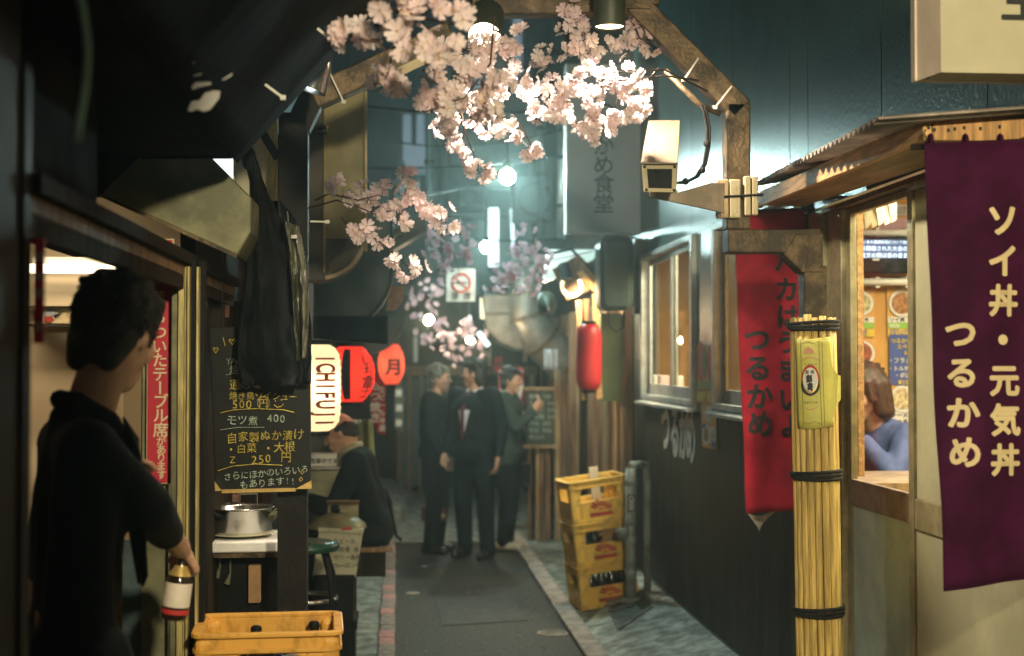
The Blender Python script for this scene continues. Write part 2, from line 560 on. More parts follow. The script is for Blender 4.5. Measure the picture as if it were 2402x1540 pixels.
T['far_wall2'] = mat('far_wall_grey', (.11, .15, .16), .7, var=.3, scale=1.5, bump=.1)
# ================================================================== SETTING
WX = 1.8           # face of the restaurant on the right
LX = -.62          # face of the stall on the left
obj('ground', MB().b2((-8, -8, -.3), (9, 28, -.012)), T['soil'], kind='structure')
obj('road', MB().b2((0, -6, -.012), (1.08, 13.4, 0)), T['asphalt'], kind='structure')
obj('far_pavement', MB().b2((-.6, 13.41, -.012), (1.7, 24, .008)), T['concrete'], kind='structure')
obj('gutter_pavement', MB().b2((-3.2, -6, -.012), (-.105, 13.4, .006)), T['concrete'], kind='structure')
obj('doorstep', MB().b2((-.62, 15.2, .01), (.1, 19, .16)), T['concrete'], kind='structure')
# left kerb: bricks in a mortar bed
kb = obj('kerb_strip', MB().b2((-.104, -6, -.012), (-.001, 13.4, .008)), T['soil'], kind='structure')
b0 = {}
for k in ('brick_pink', 'brick_grey'):
    q = MB().b2((-.05, -.098, 0), (.046, .098, .03))
    b0[k] = obj('brick', q, T[k], kb, bevel=.005)
    b0[k].location = (-.052, -5.6 if k == 'brick_pink' else -5.4, -.006)
y = 5.0
i = 0
pat = ['brick_grey', 'brick_grey', 'brick_grey', 'brick_grey', 'brick_pink', 'brick_pink', 'brick_grey', 'brick_grey']
while y < 13.3:
    share(b0[random.choice(['brick_pink', 'brick_grey', 'brick_grey']) if y > 7 else pat[i % 8]], (-.052 + random.uniform(-.004, .004), y, -.006 + random.uniform(-.003, .003)), kb, (0, 0, random.uniform(-.02, .02)))
    y += .203
    i += 1
# right kerb stones
ks = obj('kerb_bed', MB().b2((1.081, -6, -.012), (1.215, 13.4, .006)), T['soil'], kind='structure')
k0 = obj('kerb_stone', MB().b2((-.064, -.296, 0), (.064, .296, .03)), T['kerb'], ks, bevel=.008)
k0.location = (1.148, -5.5, 0)
for i in range(17):
    share(k0, (1.148 + random.uniform(-.004, .004), 4.2 + i * .602, random.uniform(-.004, .002)), ks)
obj('side_pavement', MB().b2((1.216, 9.0, -.012), (1.8, 13.4, .004)), T['concrete'], kind='structure')
# the raised sloping slab before the restaurant, broken at its far edge
sl = []
far = [(1.216, 9.15), (1.30, 9.32), (1.40, 9.55), (1.50, 9.86), (1.60, 10.15), (1.72, 10.38), (1.79, 10.42)]
q = MB()
nn = 26
rows = []
for x, ye in far:
    t = (x - 1.216) / .574
    r_ = []
    for j in range(nn + 1):
        yy = -6 + (ye + 6) * (j / nn) ** .45
        r_.append((x, yy, .012 + .15 * t + .006 * noise.noise((x * 9, yy * 3, 0))))
    rows.append(r_)
m = nn + 1
vs = [p for r_ in rows for p in r_]
fs = [(i * m + j, (i + 1) * m + j, (i + 1) * m + j + 1, i * m + j + 1) for i in range(len(far) - 1) for j in range(nn)]
q.add(vs, fs)
top = [r_[-1] for r_ in rows]
q.add(top + [(a, b, -.012) for a, b, c in top], [(i, i + 1, len(top) + i + 1, len(top) + i) for i in range(len(top) - 1)])
lf = rows[0]
q.add(lf + [(a, b, -.012) for a, b, c in lf], [(j, j + 1, m + j + 1, m + j) for j in range(nn)])
obj('slab_pavement', q, T['slab'], kind='structure')
# crack and hatch in the slab
def slabz(x): return .012 + .15 * (x - 1.216) / .574
h = thing('cover_plate', 'dark iron cover plate set in the sloping slab by the standpipe', 'cover plate', (1.5, 9.55, .06))
c0 = [PZ(u, v, .06) for u, v in ((1430, 1433), (1512, 1412), (1530, 1448), (1452, 1476))]
for p in c0: p.z = slabz(p.x) + .004
q = MB()
for a_, b_ in zip(c0, c0[1:] + c0[:1]): q.bar(a_ + Vector((0, 0, .004)), b_ + Vector((0, 0, .004)), .02, .006)
obj('frame', q, T['concrete'], h)
obj('plate', MB().prism(c0, (0, 0, .003)), mat('grate_plate', (.10, .135, .135), .45, .3, var=.4, scale=14), h)
obj('lifting_slot', MB().bar(c0[0].lerp(c0[2], .42) + Vector((0, 0, .004)), c0[0].lerp(c0[2], .58) + Vector((0, 0, .004)), .02, .003), T['black'], h)
obj('road_patch', MB().prism([(.30, 9.2, .001), (.86, 9.35, .001), (.82, 10.9, .001), (.27, 10.7, .001)], (0, 0, .004)), mat('fresh_asphalt', (.030, .031, .030), .55, var=.4, scale=12, bump=.9, bscale=260, dist=.006), kind='structure')
obj('road_patch', MB().prism([(.06, 6.4, .001), (.42, 6.5, .001), (.40, 7.9, .001), (.05, 7.8, .001)], (0, 0, .004)), mat('grey_asphalt', (.075, .078, .072), .7, var=.4, scale=12, bump=.9, bscale=260, dist=.006), kind='structure')
# things lying about on the asphalt
lit = [(968, 1393, 34), (1100, 1392, 9), (995, 1330, 14), (985, 1545, 30), (1200, 1487, 12), (1300, 1486, 40), (1010, 1306, 12), (1233, 1318, 20), (1250, 1455, 14), (1130, 1512, 10), (1175, 1530, 12), (1070, 1475, 8), (1275, 1520, 10), (1060, 1420, 7), (1240, 1400, 9)]
for k, (u, v, wpx) in enumerate(lit[:4]):
    p = PZ(u, v, 0)
    r_ = wpx / 2 * p.y / F
    q = MB().lathe([(0, 0), (r_, .001), (r_ * .96, .006), (0, .007)], p, 10)
    tag(obj('paper_scrap', q, T['kerb']), ['flattened pale paper scrap on the asphalt near the left kerb', 'tiny pale scrap in the middle of the asphalt', 'grey scrap on the asphalt before the left kerb, farther off', 'pale flat scrap on the asphalt at the lower edge by the kerb'][k], 'paper scrap')
random.seed(9)
lit += [(random.uniform(930, 1330), random.uniform(1330, 1540), random.uniform(3, 8)) for _ in range(70)]
q = MB()
for u, v, wpx in lit[4:]:
    p = PZ(u, v, 0)
    r_ = wpx / 2 * p.y / F
    q.lathe([(r_, .001), (r_ * .9, .004), (0, .005)], p, 7)
tag(obj('litter', q, T['concrete']), kind='stuff', label='small pale specks of litter over the asphalt')
mh = thing('manhole_cover', 'small round iron cover sunk at the right kerb of the road', 'manhole cover', PZ(1300, 1487))
p = PZ(1296, 1487)
obj('ring', MB().lathe([(.10, .001), (.10, .006), (.085, .006), (.085, .001)], p, 24), T['kerb'], mh)
obj('plate', MB().lathe([(.084, .003), (0, .004)], p, 24), T['steel'], mh)
# ------------------------------------------------------------------ buildings that close the alley
fb = thing('apartment_building', 'dark blue building closing the alley above the stalls', 'building', (.6, 24, 0))
obj('wall', MB().b2((-6, 24, 0), (9, 24.4, 12)), T['far_wall'], fb)
def win(u0, v0, u1, v1, Y, m, par, fr=.05):
    a = P(u0, v0, Y); b = P(u1, v1, Y)
    wn = obj('window', MB().b2((a.x, Y, a.z), (b.x, Y + .03, b.z)), m, par)
    q = MB()
    for x in (a.x, b.x): q.b2((x - fr / 2, Y - .04, b.z - fr / 2), (x + fr / 2, Y - .001, a.z + fr / 2))
    for z in (a.z, b.z): q.b2((a.x - fr, Y - .045, z - fr / 2), (b.x + fr, Y - .002, z + fr / 2))
    obj('frame', q, T['far_wall2'], wn)
    return wn
win(942, 265, 968, 385, 23.9, T['dusk_glow'], fb)
win(974, 265, 1000, 385, 23.9, T['dusk_glow'], fb)
win(1013, 300, 1032, 420, 23.9, T['far_wall2'], fb)
win(1108, 120, 1130, 260, 23.9, T['dusk_glow'], fb)
win(1200, 30, 1228, 180, 23.9, T['dusk_glow'], fb)
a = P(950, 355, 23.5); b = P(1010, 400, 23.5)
obj('balcony', MB().b2((a.x, 22.9, b.z), (b.x, 23.99, a.z)), T['dusk_glow'], fb)
fm = thing('building', 'grey concrete block half way down the alley with a ledge and pipes', 'building', (.9, 19, 0))
a = P(1060, 300, 18.6); b = P(1330, 500, 18.6)
obj('wall', MB().b2((P(1040, 0, 19.2).x, 19.2, 2.6), (3.4, 19.6, P(0, 250, 19.2).z)), T['far_wall2'], fm)
obj('ledge', MB().b2((P(1050, 0, 18.4).x, 18.4, P(0, 492, 18.4).z), (3.0, 19.19, P(0, 430, 18.4).z)), T['far_wall'], fm, bevel=.02)
for u in (1022, 1048, 1250, 1303):
    obj('pipe', MB().tube([P(u, -60, 18.9), P(u, 640, 18.9)], .05, 8), T['far_wall2'], fm)
obj('cable', MB().tube([P(1130 + 16 * k, 300 + (k * k - 6 * k) * 3, 18.2) for k in range(8)], .012, 5), T['steel_dark'], fm)
eb = thing('eatery', 'dark timber eatery front across the end of the alley', 'building', (.6, 18.6, 0))
obj('back_wall', MB().b2((-2.5, 19.21, 0), (3.2, 19.3, 2.6)), T['wood_dark'], eb)
obj('lintel', MB().b2((P(930, 0, 18.3).x, 18.3, P(0, 882, 18.3).z), (2.2, 18.5, P(0, 858, 18.3).z)), T['wood_mid'], eb)
for u in (938, 962, 990, 1014, 1248, 1275, 1300, 1322):
    obj('post', MB().b2((P(u - 5, 0, 18.35).x, 18.35, 0), (P(u + 5, 0, 18.35).x, 18.45, P(0, 870, 18.35).z)), T['wood_mid'] if u % 4 else T['wood_pale'], eb)
for k, (u0, u1) in enumerate(((944, 958), (968, 986), (995, 1010))):
    obj('panel', MB().b2((P(u0, 0, 18.5).x, 18.5, .1), (P(u1, 0, 18.5).x, 18.52, P(0, 890, 18.5).z)), T['bluegreen'], eb)
# things dangling at the eatery: strips of paper and shelves of oddments
for k, (u, v, hh, m) in enumerate(((975, 850, 60, 'paper'), (1232, 850, 40, 'wood_pale'), (1270, 820, 46, 'wood_mid'), (1292, 845, 52, 'wood_pale'))):
    a = P(u, v - hh, 17.9)
    tag(obj('menu_strip', MB().prism([P(u - 5, v - hh, 17.9), P(u + 5, v - hh, 17.9), P(u + 5, v, 17.9), P(u - 5, v, 17.9)], (0, .02, 0)), T[m]),
        ['narrow white menu strip hanging left of the far blossoms', 'thin wooden menu strip hanging above the red noren sign', 'brown wooden menu strip over the green menu board', 'pale wooden menu strip beside the hanging grey cloth'][k], 'menu strip')
obj('haze', MB().b2((-9, -9, -1.3), (10, 29, 13)), mat('air', (.5, .5, .5)), kind='stuff')
hz = bpy.data.objects['haze']
hm = bpy.data.materials.new('haze')
hm.use_nodes = True
n = hm.node_tree.nodes
n.remove(n['Principled BSDF'])
pv = n.new('ShaderNodeVolumePrincipled')
pv.inputs['Color'].default_value = (.78, .95, .93, 1)
pv.inputs['Density'].default_value = .010
pv.inputs['Anisotropy'].default_value = .78
hm.node_tree.links.new(pv.outputs[0], n['Material Output'].inputs['Volume'])
hz.data.materials[0] = hm
hz['label'] = 'thin smoke hanging over the alley'
# ================================================================== RIGHT SIDE
def wpanel(par, y0, y1, z0, z1, m, x=WX, th=.03, name='panel', gap=.004):
    return obj(name, MB().b2((x, y0 + gap, z0), (x + th, y1 - gap, z1)), m, par)
rb = thing('restaurant', 'dark teal panelled restaurant with lit windows along the right of the alley', 'building', (2.4, 7, 0))
obj('wall_backing', MB().b2((WX + .031, 6.0, 2.45), (WX + .08, 10.7, 9)), T['teal_dark'], rb)
for a, b in ((-.6, 2.0), (2.0, 3.1), (3.1, 4.2), (4.2, 5.15), (5.15, 6.1), (6.1, 6.39), (6.39, 7.5), (7.5, 8.58), (8.58, 9.65), (9.65, 10.7)):
    wpanel(rb, a, b, 2.36 if b < 6.2 else 2.48, 5.2, T['teal'])
    wpanel(rb, a, b, 5.204, 8.8, T['teal'])
# black lower wall, pillars between the windows
wpanel(rb, 6.0, 10.7, 0, 1.40, T['black_wall'], name='lower_wall', th=.06)
wpanel(rb, 7.92, 8.44, 1.402, 2.478, T['teal'], name='pillar', th=.05)
wpanel(rb, 6.0, 6.22, 1.402, 2.478, T['teal'], name='pillar', th=.05)
wpanel(rb, 10.28, 10.7, 1.402, 2.478, T['teal_dark'], name='pillar', th=.05)
obj('skirting', MB().b2((WX - .012, 6.0, .05), (WX - .001, 10.6, .17)), T['teal_dark'], rb)
def window(y0, y1, z0, z1, mull):
    wn = obj('window', MB(), T['alu'], rb)
    q = MB()
    for y in (y0, y1): q.b2((WX - .03, y - .03, z0), (WX + .05, y + .03, z1))
    q.b2((WX - .03, y0 + .031, z1 - .035), (WX + .05, y1 - .031, z1))
    q.b2((WX - .03, y0 + .031, z0), (WX + .05, y1 - .031, z0 + .035))
    obj('frame', q, T['alu_white'], wn, bevel=.003)
    for k, (ya, yb, x) in enumerate(((y0 + .032, mull + .03, WX + .012), (mull - .03, y1 - .032, WX + .034))):
        s_ = MB()
        for y in (ya, yb - .045): s_.b2((x - .009, y, z0 + .036), (x + .009, y + .045, z1 - .036))
        s_.b2((x - .009, ya + .046, z0 + .036), (x + .009, yb - .046, z0 + .11))
        s_.b2((x - .009, ya + .046, z1 - .08), (x + .009, yb - .046, z1 - .036))
        obj('sash', s_, T['alu_white'], wn, bevel=.003)
        obj('pane', MB().b2((x - .002, ya + .046, z0 + .11), (x + .002, yb - .046, z1 - .08)), T['glass'], wn)
    obj('sill', MB().prism([(WX - .07, y0 - .05, z0 - .035), (WX - .001, y0 - .05, z0 - .035), (WX - .001, y0 - .05, z0 - .002), (WX - .07, y0 - .05, z0 - .018)], (0, y1 - y0 + .1, 0)), T['alu_white'], wn)
    return wn
window(8.48, 10.24, 1.435, 2.475, 9.25)
window(6.26, 7.88, 1.435, 2.475, 7.0)
# lettering painted on the black wall
q = MB()
for ch, u, v, s_ in (('つ', 1561, 1003, .24), ('る', 1583, 1012, .24), ('か', 1603, 1017, .24), ('め', 1620, 1023, .24)):
    p = PX(u, v, WX - .004)
    put(q, ch, p, s_ * 1.25, (0, -1, 0), (0, 0, 1.25), .045, sx=1.0)
obj('painted_lettering', q, T['white'], rb)
wpanel(rb, -.6, 3.09, 0, 2.355, T['door_panel'], name='side_panel', th=.05)
# ---------------- doors
D = []
def door(y0, y1, x, par, glass):
    d_ = obj('sliding_door', MB(), T['bronze'], par)
    q = MB()
    for y in (y0, y1 - .05): q.b2((x - .014, y, .02), (x + .014, y + .05, 2.316))
    q.b2((x - .014, y0 + .051, 2.288), (x + .014, y1 - .051, 2.316))
    obj('stile', q, T['bronze'], d_, bevel=.003)
    obj('rail', MB().b2((x - .013, y0 + .051, 1.13), (x + .013, y1 - .051, 1.235)), T['rail'] if glass else T['bronze'], d_, bevel=.003)
    obj('lower_panel', MB().b2((x - .006, y0 + .051, .06), (x + .006, y1 - .051, 1.129)), T['door_panel2'] if glass else T['door_panel'], d_)
    obj('glass_pane' if glass else 'upper_panel', MB().b2((x - .003, y0 + .051, 1.236), (x + .003, y1 - .051, 2.287)), T['glass'] if glass else T['door_panel'], d_)
    return d_
d1 = door(4.78, 5.60, WX + .02, rb, True)
d2 = door(3.1, 4.79, WX - .025, rb, False)
# bronze corner post, thin black gaskets and a wooden strip with screws
q = MB()
q.b2((WX - .03, 5.80, 0), (WX + .05, 6.0, 2.34)); q.b2((WX - .012, 5.61, 0), (WX + .05, 5.785, 2.34))
obj('door_frame', q, T['bronze'], rb, bevel=.004)
obj('gasket', MB().b2((WX - .006, 5.786, 0), (WX + .03, 5.799, 2.33)), T['black'], rb)
obj('head_rail', MB().b2((WX - .035, 3.1, 2.318), (WX + .06, 5.79, 2.337)), T['wood_mid'], rb)
ws = obj('wooden_strip', MB().b2((WX + .05, 5.59, 1.24), (WX + .075, 5.71, 2.3)), T['timber'], rb)
for v in (740, 960, 834, 1045):
    p = PX(1990, v, WX + .049)
    obj('screw', MB().ball((p.x, 5.66, p.z), .008, 8), T['black'], ws)
# ---------------- the room behind the door and windows
q = MB()
q.b2((WX + .06, 7.46, 0), (4.6, 7.52, 2.7))
obj('interior_wall', q, T['orange_wall'], rb)
obj('interior_side_wall', MB().b2((4.61, 2.5, 0), (4.7, 12, 2.7)), T['orange_wall'], rb)
obj('interior_far_wall', MB().b2((2.2, 11.9, 0), (4.6, 12, 2.7)), T['orange_wall'], rb)
obj('interior_partition', MB().b2((2.75, 7.53, 0), (2.80, 11.89, 2.7)), T['orange_wall'], rb)
obj('interior_near_wall', MB().b2((WX + .06, 2.5, 0), (4.6, 2.56, 2.7)), T['orange_wall'], rb)
obj('interior_floor', MB().b2((WX + .06, 2.57, .0), (4.6, 11.89, .02)), T['wood_mid'], rb)
obj('interior_ceiling', MB().b2((WX + .06, 2.4, 2.71), (4.7, 12, 2.76)), T['white'], rb)
obj('interior_dado', MB().b2((WX + .07, 7.44, 0), (4.6, 7.459, .95)), T['wood_mid'], rb)
light('AREA', (2.9, 5.4, 2.66), 210, (1, .80, .52), (1.6, 1.6))
light('AREA', (2.3, 9.2, 2.66), 130, (1, .82, .56), (.6, 1.8))
for x, y in ((2.9, 5.4), (2.3, 9.2)):
    cl = thing('assumed_ceiling_light', 'assumed square white ceiling light in the dining room' if y < 7 else 'assumed long white ceiling light behind the far window', 'ceiling light', (x, y, 2.7))  # fittings out of view, assumed from the light in the rooms
    obj('diffuser', MB().b2((x - .3, y - .3, 2.685), (x + .3, y + .3, 2.709)), emit('diffuser', (1, .85, .6), 2.5), cl)
    obj('frame', MB().b2((x - .32, y - .32, 2.69), (x - .301, y + .32, 2.709)).b2((x + .301, y - .32, 2.69), (x + .32, y + .32, 2.709)), T['white'], cl)
# white rails on the back wall
for v in (547, 662):
    a = P(1985, v, 7.36); b = P(2240, v, 7.36)
    t_ = thing('wall_pipe', 'white pipe along the orange wall above the screen' if v < 600 else 'white pipe along the orange wall below the screen', 'pipe', a)
    obj('pipe', MB().tube([a, b], .019, 12), T['white'], t_, smooth=True)
    for u in (2000, 2060, 2130, 2200):
        c = P(u, v, 7.36)
        obj('bracket', MB().b2((c.x - .01, 7.365, c.z - .03), (c.x + .01, 7.458, c.z + .03)), T['white'], t_)
tv = thing('television', 'flat screen on the orange wall showing rows of text', 'television', P(2070, 600, 7.3))
a = P(1960, 556, 7.30); b = P(2160, 640, 7.30)
obj('case', MB().b2((a.x, 7.30, b.z), (b.x, 7.40, a.z)), T['black'], tv, bevel=.006)
a = P(1966, 562, 7.29); b = P(2154, 607, 7.29)
obj('screen', MB().b2((a.x, 7.292, b.z), (b.x, 7.299, a.z)), emit('screen', (.05, .09, .22), .9), tv)
q = MB()
random.seed(4)
for v, n_, s_ in ((568, 16, 9), (583, 12, 13), (599, 15, 13)):
    line(q, {16: 'ただいまの混雑状況についてお知ら', 12: '本日開催された大会の結果です', 15: 'ご注文の際は係の者までどうぞ'}[n_][:n_], P(2006, v, 7.285), s_ * 7.3 / F, .6, bold=.02)
obj('caption', q, emit('caption', (.75, .86, 1), 1.6), tv)
obj('led', MB().b2(P(2047, 612, 7.294), P(2062, 606, 7.298) + Vector((0, .003, 0))), T['paper'], tv)
# notes high on the wall
for k, (u0, v0, u1, v1, m, lb) in enumerate(((2092, 480, 2142, 505, 'paper', 'white notice pinned high on the orange wall above the screen'), (2060, 512, 2140, 538, 'petal_far', 'mauve patterned paper pinned between notice and white pipe'))):
    t_ = thing('notice', lb, 'notice', P(u0, v1, 7.44))
    a = P(u0, v0, 7.44); b = P(u1, v1, 7.44)
    obj('sheet', MB().b2((a.x, 7.44, b.z), (b.x, 7.444, a.z)), T[m], t_)
    q = MB()
    if k == 0:
        line(q, 'お品書き', P(u0 + 6, v0 + 9, 7.437), 10 * 7.4 / F)
        line(q, 'お持帰り', P(u0 + 6, v0 + 19, 7.437), 9 * 7.4 / F)
        obj('lettering', q, T['ink_grey'], t_)
# menu posters: a card with a bowl of food and printed lines
food = {'curry': (.38, .17, .05), 'salad': (.50, .47, .22), 'stew': (.30, .08, .03), 'noodle': (.62, .50, .30)}
FM = {k: mat('food_' + k, v, .5, var=.5, scale=45, bump=.4) for k, v in food.items()}
PR = {k: mat('print_' + k, v, .6, var=.06, bump=0) for k, v in {'green': (.26, .50, .08), 'yellow': (.68, .50, .05), 'blue': (.06, .10, .36), 'orange': (.66, .36, .08), 'white': (.72, .70, .66), 'blueink': (.10, .12, .42)}.items()}
def bowl_poster(lb, u, v, r, fk, strips):
    Yp = 7.44
    t_ = thing('menu_poster', lb, 'menu poster', P(u, v + r, Yp))
    a = P(u - r * 1.05, v - r * 1.1, Yp); b = P(u + r * 1.05, strips[-1][1] + 2 if strips else v + r * 1.1, Yp)
    obj('card', MB().b2((a.x, Yp + .006, b.z), (b.x, Yp + .010, a.z)), PR['orange'], t_)
    c = P(u, v, Yp)
    s_ = Yp / F
    Mx = Matrix.Rotation(PI / 2, 3, 'X')
    dish = obj('bowl_print', MB().lathe([(r * s_, .004), (r * s_ * .98, .0005), (r * s_ * .8, .0), (0, .001)], c, 28, Mx), PR['white'], t_)
    obj('food_print', MB().lathe([(r * s_ * .78, .0), (r * s_ * .75, .002), (0, .003)], c - Vector((0, .0015, 0)), 20, Mx), FM[fk], dish)
    for v0, v1, m, txt, ink, sz in strips:
        a = P(u - r, v0, Yp); b = P(u + r, v1, Yp)
        st = obj('caption_strip', MB().b2((a.x, Yp + .001, b.z), (b.x, Yp + .0055, a.z)), PR[m], t_)
        q = MB()
        rowsn = txt.split('/')
        for k, tx in enumerate(rowsn):
            vv = v0 + (v1 - v0) * (k + .5) / len(rowsn)
            line(q, tx, P(u - r + 3, vv, Yp - .001), sz * s_, .55, bold=.025)
        obj('lettering', q, T['ink'] if ink == 'k' else PR[ink], st)
bowl_poster('menu poster with a bowl of greens, topmost beside the wooden strip', 2022, 712, 29, 'salad', [(744, 757, 'white', '山かけ丼', 'k', 11), (757, 771, 'green', '¥550', 'white', 12), (772, 790, 'yellow', '人気の一品/お味噌汁付', 'blueink', 8)])
bowl_poster('menu poster with a bowl of brown curry above the blue card', 2116, 712, 33, 'curry', [(744, 757, 'white', 'ソイ丼', 'k', 13), (757, 771, 'green', '¥550', 'white', 12), (772, 790, 'yellow', '大豆たっぷり/元気の出る丼', 'blueink', 9)])
bowl_poster('menu poster with a white bowl of red stew over a chilli card', 2022, 829, 32, 'stew', [(866, 905, 'white', '玉子チリ丼/¥650', 'k', 15)])
bowl_poster('menu poster with a plate of noodles at the bottom by the doorpost', 2118, 936, 33, 'noodle', [(966, 1014, 'white', 'ラーメンと/おつまみ/¥550', 'k', 15)])
bp = thing('menu_card', 'blue menu card with yellow and white writing and a price', 'menu card', P(2120, 905, 7.44))
a = P(2086, 786, 7.44); b = P(2160, 904, 7.44)
obj('card', MB().b2((a.x, 7.44, b.z), (b.x, 7.447, a.z)), PR['blue'], bp)
q = MB(); q2 = MB()
for tx, u, v, s_, k in (('つるかめ', 2089, 800, 13, 1), ('スペイン風', 2103, 814, 13, 1), ('おすすめ', 2120, 828, 11, 1), ('・フラメンコ', 2083, 846, 14, 0), ('・トルティーヤ', 2083, 865, 13, 0), ('・ポジャ', 2098, 881, 13, 0), ('¥1000', 2107, 897, 15, 1)):
    line(q2 if k else q, tx, P(u, v, 7.436), s_ * 7.44 / F, .6, bold=.035)
obj('lettering', q, PR['white'], bp)
obj('heading', q2, PR['yellow'], bp)
# hanging paper fringe under the door head
fr = thing('paper_fringe', 'folded brown paper fringe hanging inside the top of the glass door', 'paper fringe', P(2050, 500, 6.0))
for k in range(7):
    u = 1988 + k * 15
    a = P(u, 470 - k * 6, 5.95 + .03 * (k % 2)); b = P(u + 26, 466 - k * 6, 5.95 + .03 * (k % 2)); c = P(u + 34, 528 + (k % 2) * 6 - k * 2, 5.97); d_ = P(u + 6, 540 - k * 4, 5.97)
    obj('strip', MB().prism([a, b, c.lerp(d_, .3), c.lerp(d_, .75) + Vector((0, 0, -.014))], (0, .003, 0)), T['brown_paper'] if k < 4 else T['label'], fr)
# table
tb = thing('dining_table', 'brown dining table inside the glass door by the woman in blue', 'table', (2.3, 6.1, 0))
obj('table_top', MB().b2((1.95, 5.74, 1.17), (2.62, 6.40, 1.20)), T['rail'], tb, bevel=.006)
for x in (2.0, 2.57):
    for yy in (5.80, 6.34): obj('leg', MB().b2((x - .02, yy - .02, .02), (x + .02, yy + .02, 1.169)), T['wood_dark'], tb)
obj('edge_strip', MB().b2((1.94, 5.72, 1.168), (2.63, 5.739, 1.202)), T['wood_pale'], tb)
# ---------------- things seen through the far window
wp = thing('notice', 'white notice with a coloured top behind the far window', 'notice', (2.7, 9.0, 1.5))
a = PX(1600, 705, 2.73); b = PX(1645, 855, 2.73)
obj('sheet', MB().b2((2.742, b.y, b.z), (2.748, a.y, a.z)), T['paper'], wp)
obj('heading', MB().b2((2.736, b.y + .1, a.z - .24), (2.741, a.y - .1, a.z - .06)), PR['yellow'], wp)
q = MB()
for k, ch in enumerate('定休日'): put(q, ch, Vector((2.738, (a.y + b.y) / 2 + .2, a.z - .45 - k * .18)), .15, (0, -1, 0), (0, 0, 1), .03)
obj('lettering', q, T['ink'], wp)
jk = thing('hanging_coat', 'olive coat hanging behind the far window', 'coat', PX(1575, 700, 2.4))
c = PX(1572, 640, 2.4)
q = MB().sheet(lambda u, v: (2.4 + .05 * math.sin(u * 14 + v * 3), c.y - .35 + .7 * u * (.35 + .65 * v) + .2 * (1 - v), c.z - .75 * v), 18, 10, .02)
obj('coat_body', q, T['greensign'], jk, smooth=True)
obj('hook', MB().tube([c + Vector((0, 0, .14)), c + Vector((.02, 0, .08)), c], .008, 6), T['alu'], jk)
for k, (u, m) in enumerate(((1541, 'paper'), (1556, 'petal'), (1588, 'white'))):
    p = PX(u, 905, 1.92)
    tag(obj('napkin_box', MB().box((1.92, p.y, 1.555), (.07, .11, .10)), T[m], bevel=.006), ['white paper box on the ledge inside the far window', 'pink box on the ledge between two white ones', 'white folded card on the ledge by the window mullion'][k], 'box')
obj('window_ledge', MB().b2((WX + .06, 8.5, 1.46), (2.1, 10.2, 1.50)), T['wood_pale'], rb)
# posters on the pillar and the black wall
def wall_poster(lb, pts, m, bits, x=WX - .006):
    q4 = [PX(u, v, x) for u, v in pts]
    t_ = thing('menu_poster', lb, 'menu poster', q4[3])
    obj('sheet', MB().prism(q4, (.005, 0, 0)), m, t_)
    cnt = 0
    for kind, u, v, ru, rv, mm in bits:
        cnt += 1
        if kind == 'o':
            a = [PX(u + ru * math.cos(t), v + rv * math.sin(t), x - .002 - .0008 * cnt) for t in (2 * PI * k / 20 for k in range(20))]
        else:
            a = [PX(u + ru * sx, v + rv * sy, x - .002 - .0008 * cnt) for sx, sy in ((-1, -1), (1, -1), (1, 1), (-1, 1))]
        obj('picture' if kind == 'o' else 'caption', MB().prism(a, (.0006, 0, 0)), mm, t_)
RED = mat('print_red', (.60, .05, .04), .6, var=.3, scale=40, bump=0)
BRN = mat('print_brown', (.24, .10, .04), .6, var=.4, scale=40, bump=0)
OLV = mat('print_olive', (.20, .24, .05), .6, var=.3, scale=40, bump=0)
wall_poster('tall brown menu poster with two dishes on the pillar between the windows', [(1632, 810), (1678, 808), (1681, 948), (1634, 945)], PR['orange'],
    [('o', 1644, 850, 9, 48, RED), ('o', 1651, 848, 5, 40, OLV), ('o', 1667, 850, 10, 46, BRN), ('o', 1663, 855, 4, 36, RED), ('r', 1657, 905, 22, 10, OLV), ('r', 1645, 930, 10, 9, PR['yellow']), ('r', 1669, 933, 10, 9, PR['yellow'])])
wall_poster('small menu poster with three white bowls on the black wall below the pillar', [(1645, 949), (1679, 951), (1681, 1056), (1647, 1048)], PR['orange'],
    [('o', 1662, 972, 8, 18, PR['white']), ('o', 1662, 973, 5, 12, FM['noodle']), ('o', 1656, 1020, 9, 24, PR['white']), ('o', 1656, 1021, 6, 17, FM['curry']), ('o', 1671, 1022, 8, 22, PR['white']), ('o', 1671, 1023, 5, 16, FM['salad']), ('r', 1651, 1000, 4, 5, PR['blueink']), ('r', 1673, 966, 5, 6, PR['blueink']), ('r', 1673, 1044, 5, 7, PR['blueink'])])
# ---------------- canopy over the door
cp = thing('canopy', 'timber canopy with corrugated roofing over the restaurant door', 'canopy', (1.65, 5, 2.34))
Y0, Y1 = 3.90, 6.02
A_, B_ = P(2165, 329, Y0), P(1770, 489, Y1)          # near and far lower corners of the front edge
X1 = 1.79
up = Vector((0, 0, .062))
obj('fascia_board', MB().prism([A_, B_, B_ + up, A_ + up], (.026, 0, 0)), T['timber'], cp, bevel=.003)
obj('fascia_board', MB().prism([A_ + Vector((.028, 0, 0)), Vector((2.2, Y0, A_.z)), Vector((2.2, Y0, A_.z + .075)), A_ + up + Vector((.028, 0, 0))], (0, .028, 0)), T['timber_near'], cp, bevel=.003)
obj('soffit', MB().prism([A_ + Vector((.028, .03, .012)), B_ + Vector((.028, 0, .012)), Vector((X1 - .03, Y1, B_.z + .012)), Vector((X1 - .03, Y0 + .03, A_.z + .012))], (0, 0, .008)), T['ply'], cp)
for f in (.2, .45, .7, .97):
    c = A_.lerp(B_, f)
    obj('rafter', MB().b2((c.x + .03, c.y - .02, c.z + .022), (X1 - .002, c.y + .02, c.z + .058)), T['timber'], cp)
